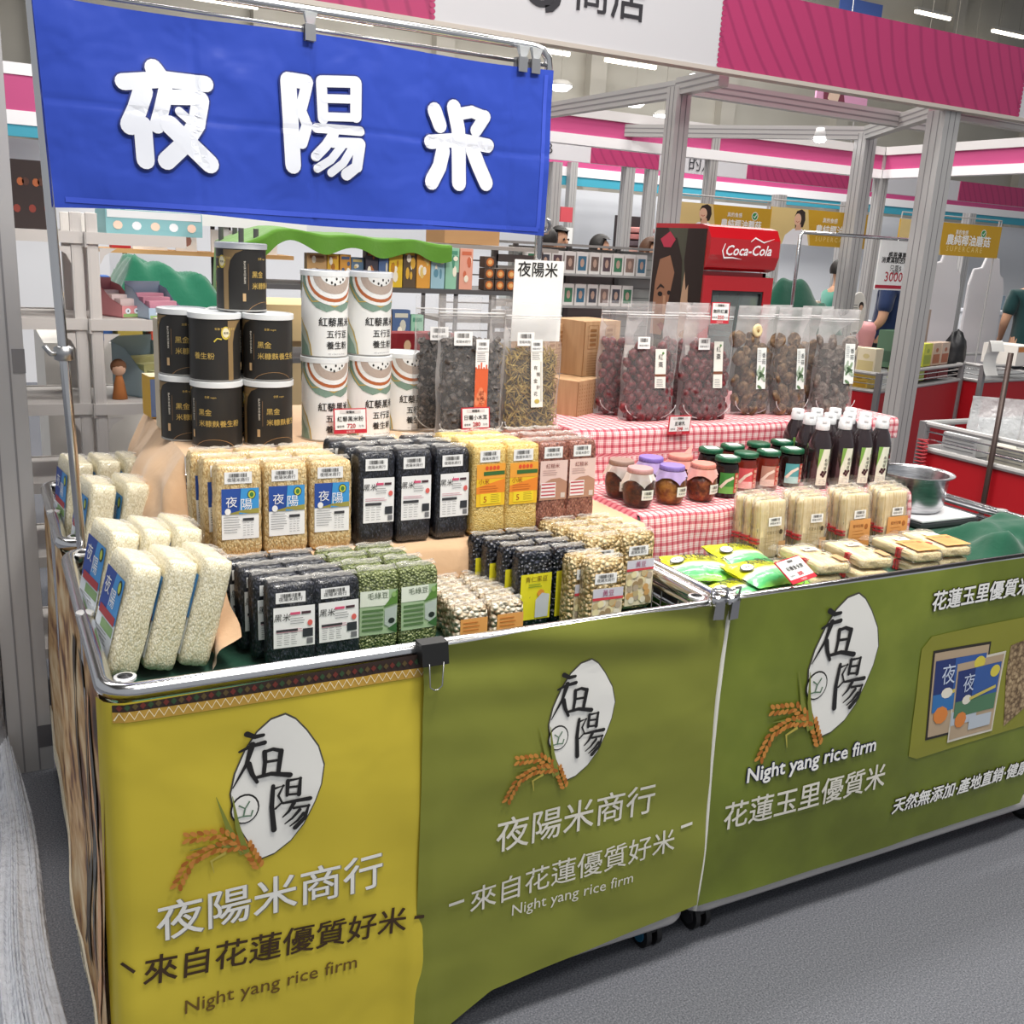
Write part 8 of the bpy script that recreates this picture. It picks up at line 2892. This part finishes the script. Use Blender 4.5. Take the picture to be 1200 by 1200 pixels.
def person(loc, rz, label, shirt, pants, hair, group=None, long_hair=False, arms=0.0, apron=None, lean=0.0):
    t = thing('person', label, 'person', loc, rz, group)
    L = lean
    tors = [((0, 0, 0.95), 0.13), ((0, -0.02 * L, 1.12), 0.125), ((0, -0.10 * L, 1.30), (0.15, 0.11)), ((0, -0.16 * L, 1.41), (0.11, 0.075)), ((0, -0.2 * L, 1.475), 0.052), ((0, -0.22 * L - 0.01, 1.54), 0.06)]
    H = Vector((0, -0.24 * L - 0.015, 1.60))
    nodes = list(tors) + [(tuple(H), (0.078, 0.09)), ((0, H.y - 0.004, 1.665), (0.07, 0.082)), ((0, H.y, 1.70), 0.04)]
    edges = [(i, i + 1) for i in range(len(nodes) - 1)]
    arm_i = {}
    for s in (-1, 1):
        b_ = len(nodes)
        y0 = -0.15 * L
        sh = (s * 0.18, y0, 1.39); el = (s * 0.235, y0 + 0.03 - 0.06 * arms, 1.12 + 0.03 * arms); wr = (s * (0.235 - 0.09 * arms), y0 - 0.03 - 0.20 * arms, 0.88 + 0.20 * arms); hn = (s * (0.23 - 0.11 * arms), y0 - 0.05 - 0.26 * arms, 0.80 + 0.27 * arms)
        nodes += [(sh, 0.058), (el, 0.042), (wr, 0.028), (hn, (0.022, 0.038))]
        edges += [(3, b_), (b_, b_ + 1), (b_ + 1, b_ + 2), (b_ + 2, b_ + 3)]
        arm_i[s] = (sh, el, wr, hn)
        # five fingers of unequal length, slightly curled
        d_ = (Vector(hn) - Vector(wr)).normalized()
        for q_, (ox, ln) in enumerate(((-0.024, 0.06), (-0.008, 0.075), (0.008, 0.07), (0.022, 0.055))):
            i0 = len(nodes)
            p0 = Vector(hn) + Vector((0, ox, 0)) * (1 - arms) + Vector((ox, 0, 0)) * arms
            nodes += [(tuple(p0 + d_ * ln * 0.55), 0.009), (tuple(p0 + d_ * ln + Vector((-s * 0.012, 0, 0))), 0.007)]
            edges += [(b_ + 3, i0), (i0, i0 + 1)]
        i0 = len(nodes)
        p0 = Vector(wr) + d_ * 0.03
        nodes += [(tuple(p0 + Vector((-s * 0.02, -0.03, 0)) + d_ * 0.02), 0.010), (tuple(p0 + Vector((-s * 0.025, -0.04, 0)) + d_ * 0.055), 0.008)]
        edges += [(b_ + 2, i0), (i0, i0 + 1)]
    for s in (-1, 1):
        b_ = len(nodes)
        nodes += [((s * 0.09, 0, 0.88), 0.095), ((s * 0.10, -0.01, 0.50), 0.06), ((s * 0.10, 0.02, 0.10), 0.04), ((s * 0.105, -0.10, 0.035), 0.035)]
        edges += [(0, b_), (b_, b_ + 1), (b_ + 1, b_ + 2), (b_ + 2, b_ + 3)]
    skinned(nodes, edges, 'body', SKIN, t, 2)
    # shirt: trunk and short sleeves
    sn = [((p_[0], p_[1], p_[2]), (r_[0] + 0.028, r_[1] + 0.028) if isinstance(r_, tuple) else r_ + 0.03) for p_, r_ in tors[:4]] + [((0, -0.185 * L, 1.452), 0.062)]
    se = [(0, 1), (1, 2), (2, 3), (3, 4)]
    for s in (-1, 1):
        sh, el, wr, hn = arm_i[s]
        b_ = len(sn)
        m_ = tuple(Vector(sh).lerp(Vector(el), 0.78))
        sn += [(sh, 0.074), (m_, 0.066)]
        se += [(3, b_), (b_, b_ + 1)]
    sn.append(((0, 0, 0.84), 0.17)); se.append((0, len(sn) - 1))
    skinned(sn, se, 'shirt', shirt, t, 2)
    pn = [((0, 0, 0.94), 0.14)]
    pe = []
    for s in (-1, 1):
        b_ = len(pn)
        pn += [((s * 0.09, 0, 0.86), 0.108), ((s * 0.10, -0.01, 0.50), 0.078), ((s * 0.10, 0.02, 0.09), 0.062)]
        pe += [(0, b_), (b_, b_ + 1), (b_ + 1, b_ + 2)]
    skinned(pn, pe, 'trousers', pants, t, 1)
    for s in (-1, 1):
        f = blob(14, 10, 0.06, M('#2a2a2c', 0.6), 0.05, (0.85, 2.1, 0.75)); f.v = [(a_ + s * 0.105, b_ - 0.06, max(0.0, c_ + 0.04)) for a_, b_, c_ in f.v]
        f.build('shoe', t, smooth=True)
    # hair, eyes, nose, mouth, ears
    f = MB()

    def hf(u, v):
        a_ = 2 * PI * u; b_ = PI * v * (0.62 if not long_hair else 0.7)
        p_ = Vector((math.sin(b_) * math.cos(a_), math.sin(b_) * math.sin(a_), math.cos(b_)))
        r_ = 1.0
        if p_.y < -0.25 and p_.z < 0.55:
            p_.z = max(p_.z, 0.55 + 0.1 * p_.x * p_.x); r_ = 0.98
        z_ = p_.z * 0.112
        if long_hair and p_.y > -0.2 and v > 0.8:
            z_ -= 0.16 * (v - 0.8) * 5
        return Vector((p_.x * 0.094 * r_, p_.y * 0.108 * r_ + 0.008, z_ + 0.035)) + H + Vector((0, 0, 0.005))
    f.grid(hf, 24, 12, hair, closed_u=True); f.build('hair', t, smooth=True)
    for s in (-1, 1):
        f = blob(8, 6, 0.011, M('#231813', 0.3), 0.0); f.v = [(a_ + s * 0.031, b_ + H.y - 0.086, c_ + H.z + 0.022) for a_, b_, c_ in f.v]; f.build('eye', t, smooth=True)
        f = blob(8, 6, 0.02, SKIN, 0.0, (0.4, 0.7, 1.2)); f.v = [(a_ + s * 0.088, b_ + H.y + 0.01, c_ + H.z + 0.005) for a_, b_, c_ in f.v]; f.build('ear', t, smooth=True)
    f = blob(8, 6, 0.016, SKIN, 0.0, (0.8, 1.0, 1.5)); f.v = [(a_, b_ + H.y - 0.096, c_ + H.z - 0.006) for a_, b_, c_ in f.v]; f.build('nose', t, smooth=True)
    f = blob(8, 6, 0.018, M('#a4584e', 0.5), 0.0, (1.2, 0.5, 0.35)); f.v = [(a_, b_ + H.y - 0.088, c_ + H.z - 0.044) for a_, b_, c_ in f.v]; f.build('mouth', t, smooth=True)
    return t


BH = M('#191412', 0.6); BRH = M('#5a3a26', 0.6)
NVY = cloth('navy_shirt', '#1d2f55'); DG2 = cloth('dark_green_shirt', '#14393a'); DRK = cloth('dark_clothes', '#1c1a1f'); GRYC = cloth('grey_clothes', '#5e5a58'); TEAL = cloth('teal_shirt', '#3f8f7c'); WHC = cloth('white_shirt', '#d9dade'); RDC = cloth('plum_shirt', '#8a3a4a')
JN = cloth('dark_trousers', '#23252b')
p = at(1216, 330, Y=6.1)
person((p.x, 6.1, 0), PI - 0.5, 'person in dark green T-shirt seen from behind at the picture edge', DG2, JN, BH, arms=0.6)
p = at(1049, 330, Y=6.15)
person((p.x, 6.15, 0), PI + 0.5, 'person in navy shirt standing behind the white hanging price board', NVY, JN, BH, arms=0.6)
p = at(703, 280, Y=8.2)
person((p.x, 8.2, -0.02), 0.9, 'person with long black hair in black, behind the gondola', DRK, JN, BH, long_hair=True)
p = at(655, 270, Y=8.6)
person((p.x, 8.6, 0.04), 0.3, 'person with dark hair in grey, behind the gondola by the banner pole', GRYC, JN, BH)
p = at(641, 278, Y=7.6)
person((p.x, 7.6, 0), 2.6, 'person seen from behind, only dark hair showing next to the banner pole', WHC, JN, BH)
p = at(763, 280, Y=7.3)
person((p.x, 7.3, -0.03), 0.4, 'person with brown hair leaning beside the drinks fridge', WHC, JN, BRH, long_hair=True)
p = at(985, 310, Y=7.6)
person((p.x, 7.6, -0.12), 1.2, 'person in teal shirt behind the dark green cloth', TEAL, JN, BH, arms=0.8)

# far clothes rail with stacked pink goods, far little things
t = thing('fabric_stack', 'tall stack of folded pink and dark fabrics between the far posts', 'fabrics', at(745, 300, Y=10.5))
t.location.z = 0
for k in range(11):
    f = MB(); f.rbox((0.30, 0.3, 0.07), M(('#c98a86', '#b5737a', '#d9a79a', '#6a5a60', '#c07a78')[k % 5], 0.8), 0.02, 4, (0, 0, 1.02 + 0.078 * k)); f.build('folded_fabric', t, smooth=True)
f = MB(); f.span((-0.2, -0.18, 0), (0.2, 0.2, 1.02), M('#55504e', 0.7)); f.span((-0.22, 0.18, 0), (0.22, 0.2, 2.0), M('#3a3638', 0.7)); f.build('stand', t)
t = thing('wall_notice', 'red lantern shaped notice above a white paper on the far wall', 'notice', at(664, 252, Y=11.9))
f = MB(); f.span((-0.09, 0, -0.09), (0.09, 0.03, 0.1), M('#d0505a', 0.6)); f.build('red_notice', t)
f = MB(); f.span((-0.11, 0, -0.5), (0.11, 0.02, -0.16), WHITE); f.build('paper', t)
f = MB(); f.tube([(0, 0.02, -0.5), (0, 0.02, -1.9)], 0.02, ALU, 6); f.build('stand', t)
for k, (px, py, Y, c, lb) in enumerate(((792, 300, 9.5, '#e9e9ee', 'far white table with goods left of the fridge'), (668, 300, 10.5, '#dfe4e0', 'far white table behind the person in black'), (945, 318, 8.2, '#eceef2', 'far white table between the yellow signs'), (1190, 300, 10.5, '#e6e8ee', 'far white table behind the person in green'))):
    p = at(px, py, Y=Y)
    t = thing('far_table', lb, 'table', (p.x, Y, 0))
    f = MB(); f.rbox((1.5, 0.7, 0.06), M(c, 0.6), 0.01, 3, (0, 0, 0.95)); f.build('top', t)
    f = MB(); f.span((-0.72, -0.32, 0), (0.72, 0.32, 0.95), M('#cfd1d6', 0.6)); f.build('skirt', t)
    for q_ in range(7):
        f = MB(); f.rbox((0.12, 0.12, 0.12 + 0.05 * (q_ % 3)), M(('#8aa0b0', '#c9b8a4', '#5f6a70', '#b4594e', '#e3e0d8')[(q_ + k) % 5], 0.6), 0.01, 3)
        simple('goods_box', 'small carton on the %s, %s along it' % (lb, ORD[q_]), 'box', f, (p.x - 0.55 + 0.18 * q_, Y, 1.0105), 0.1 * q_)
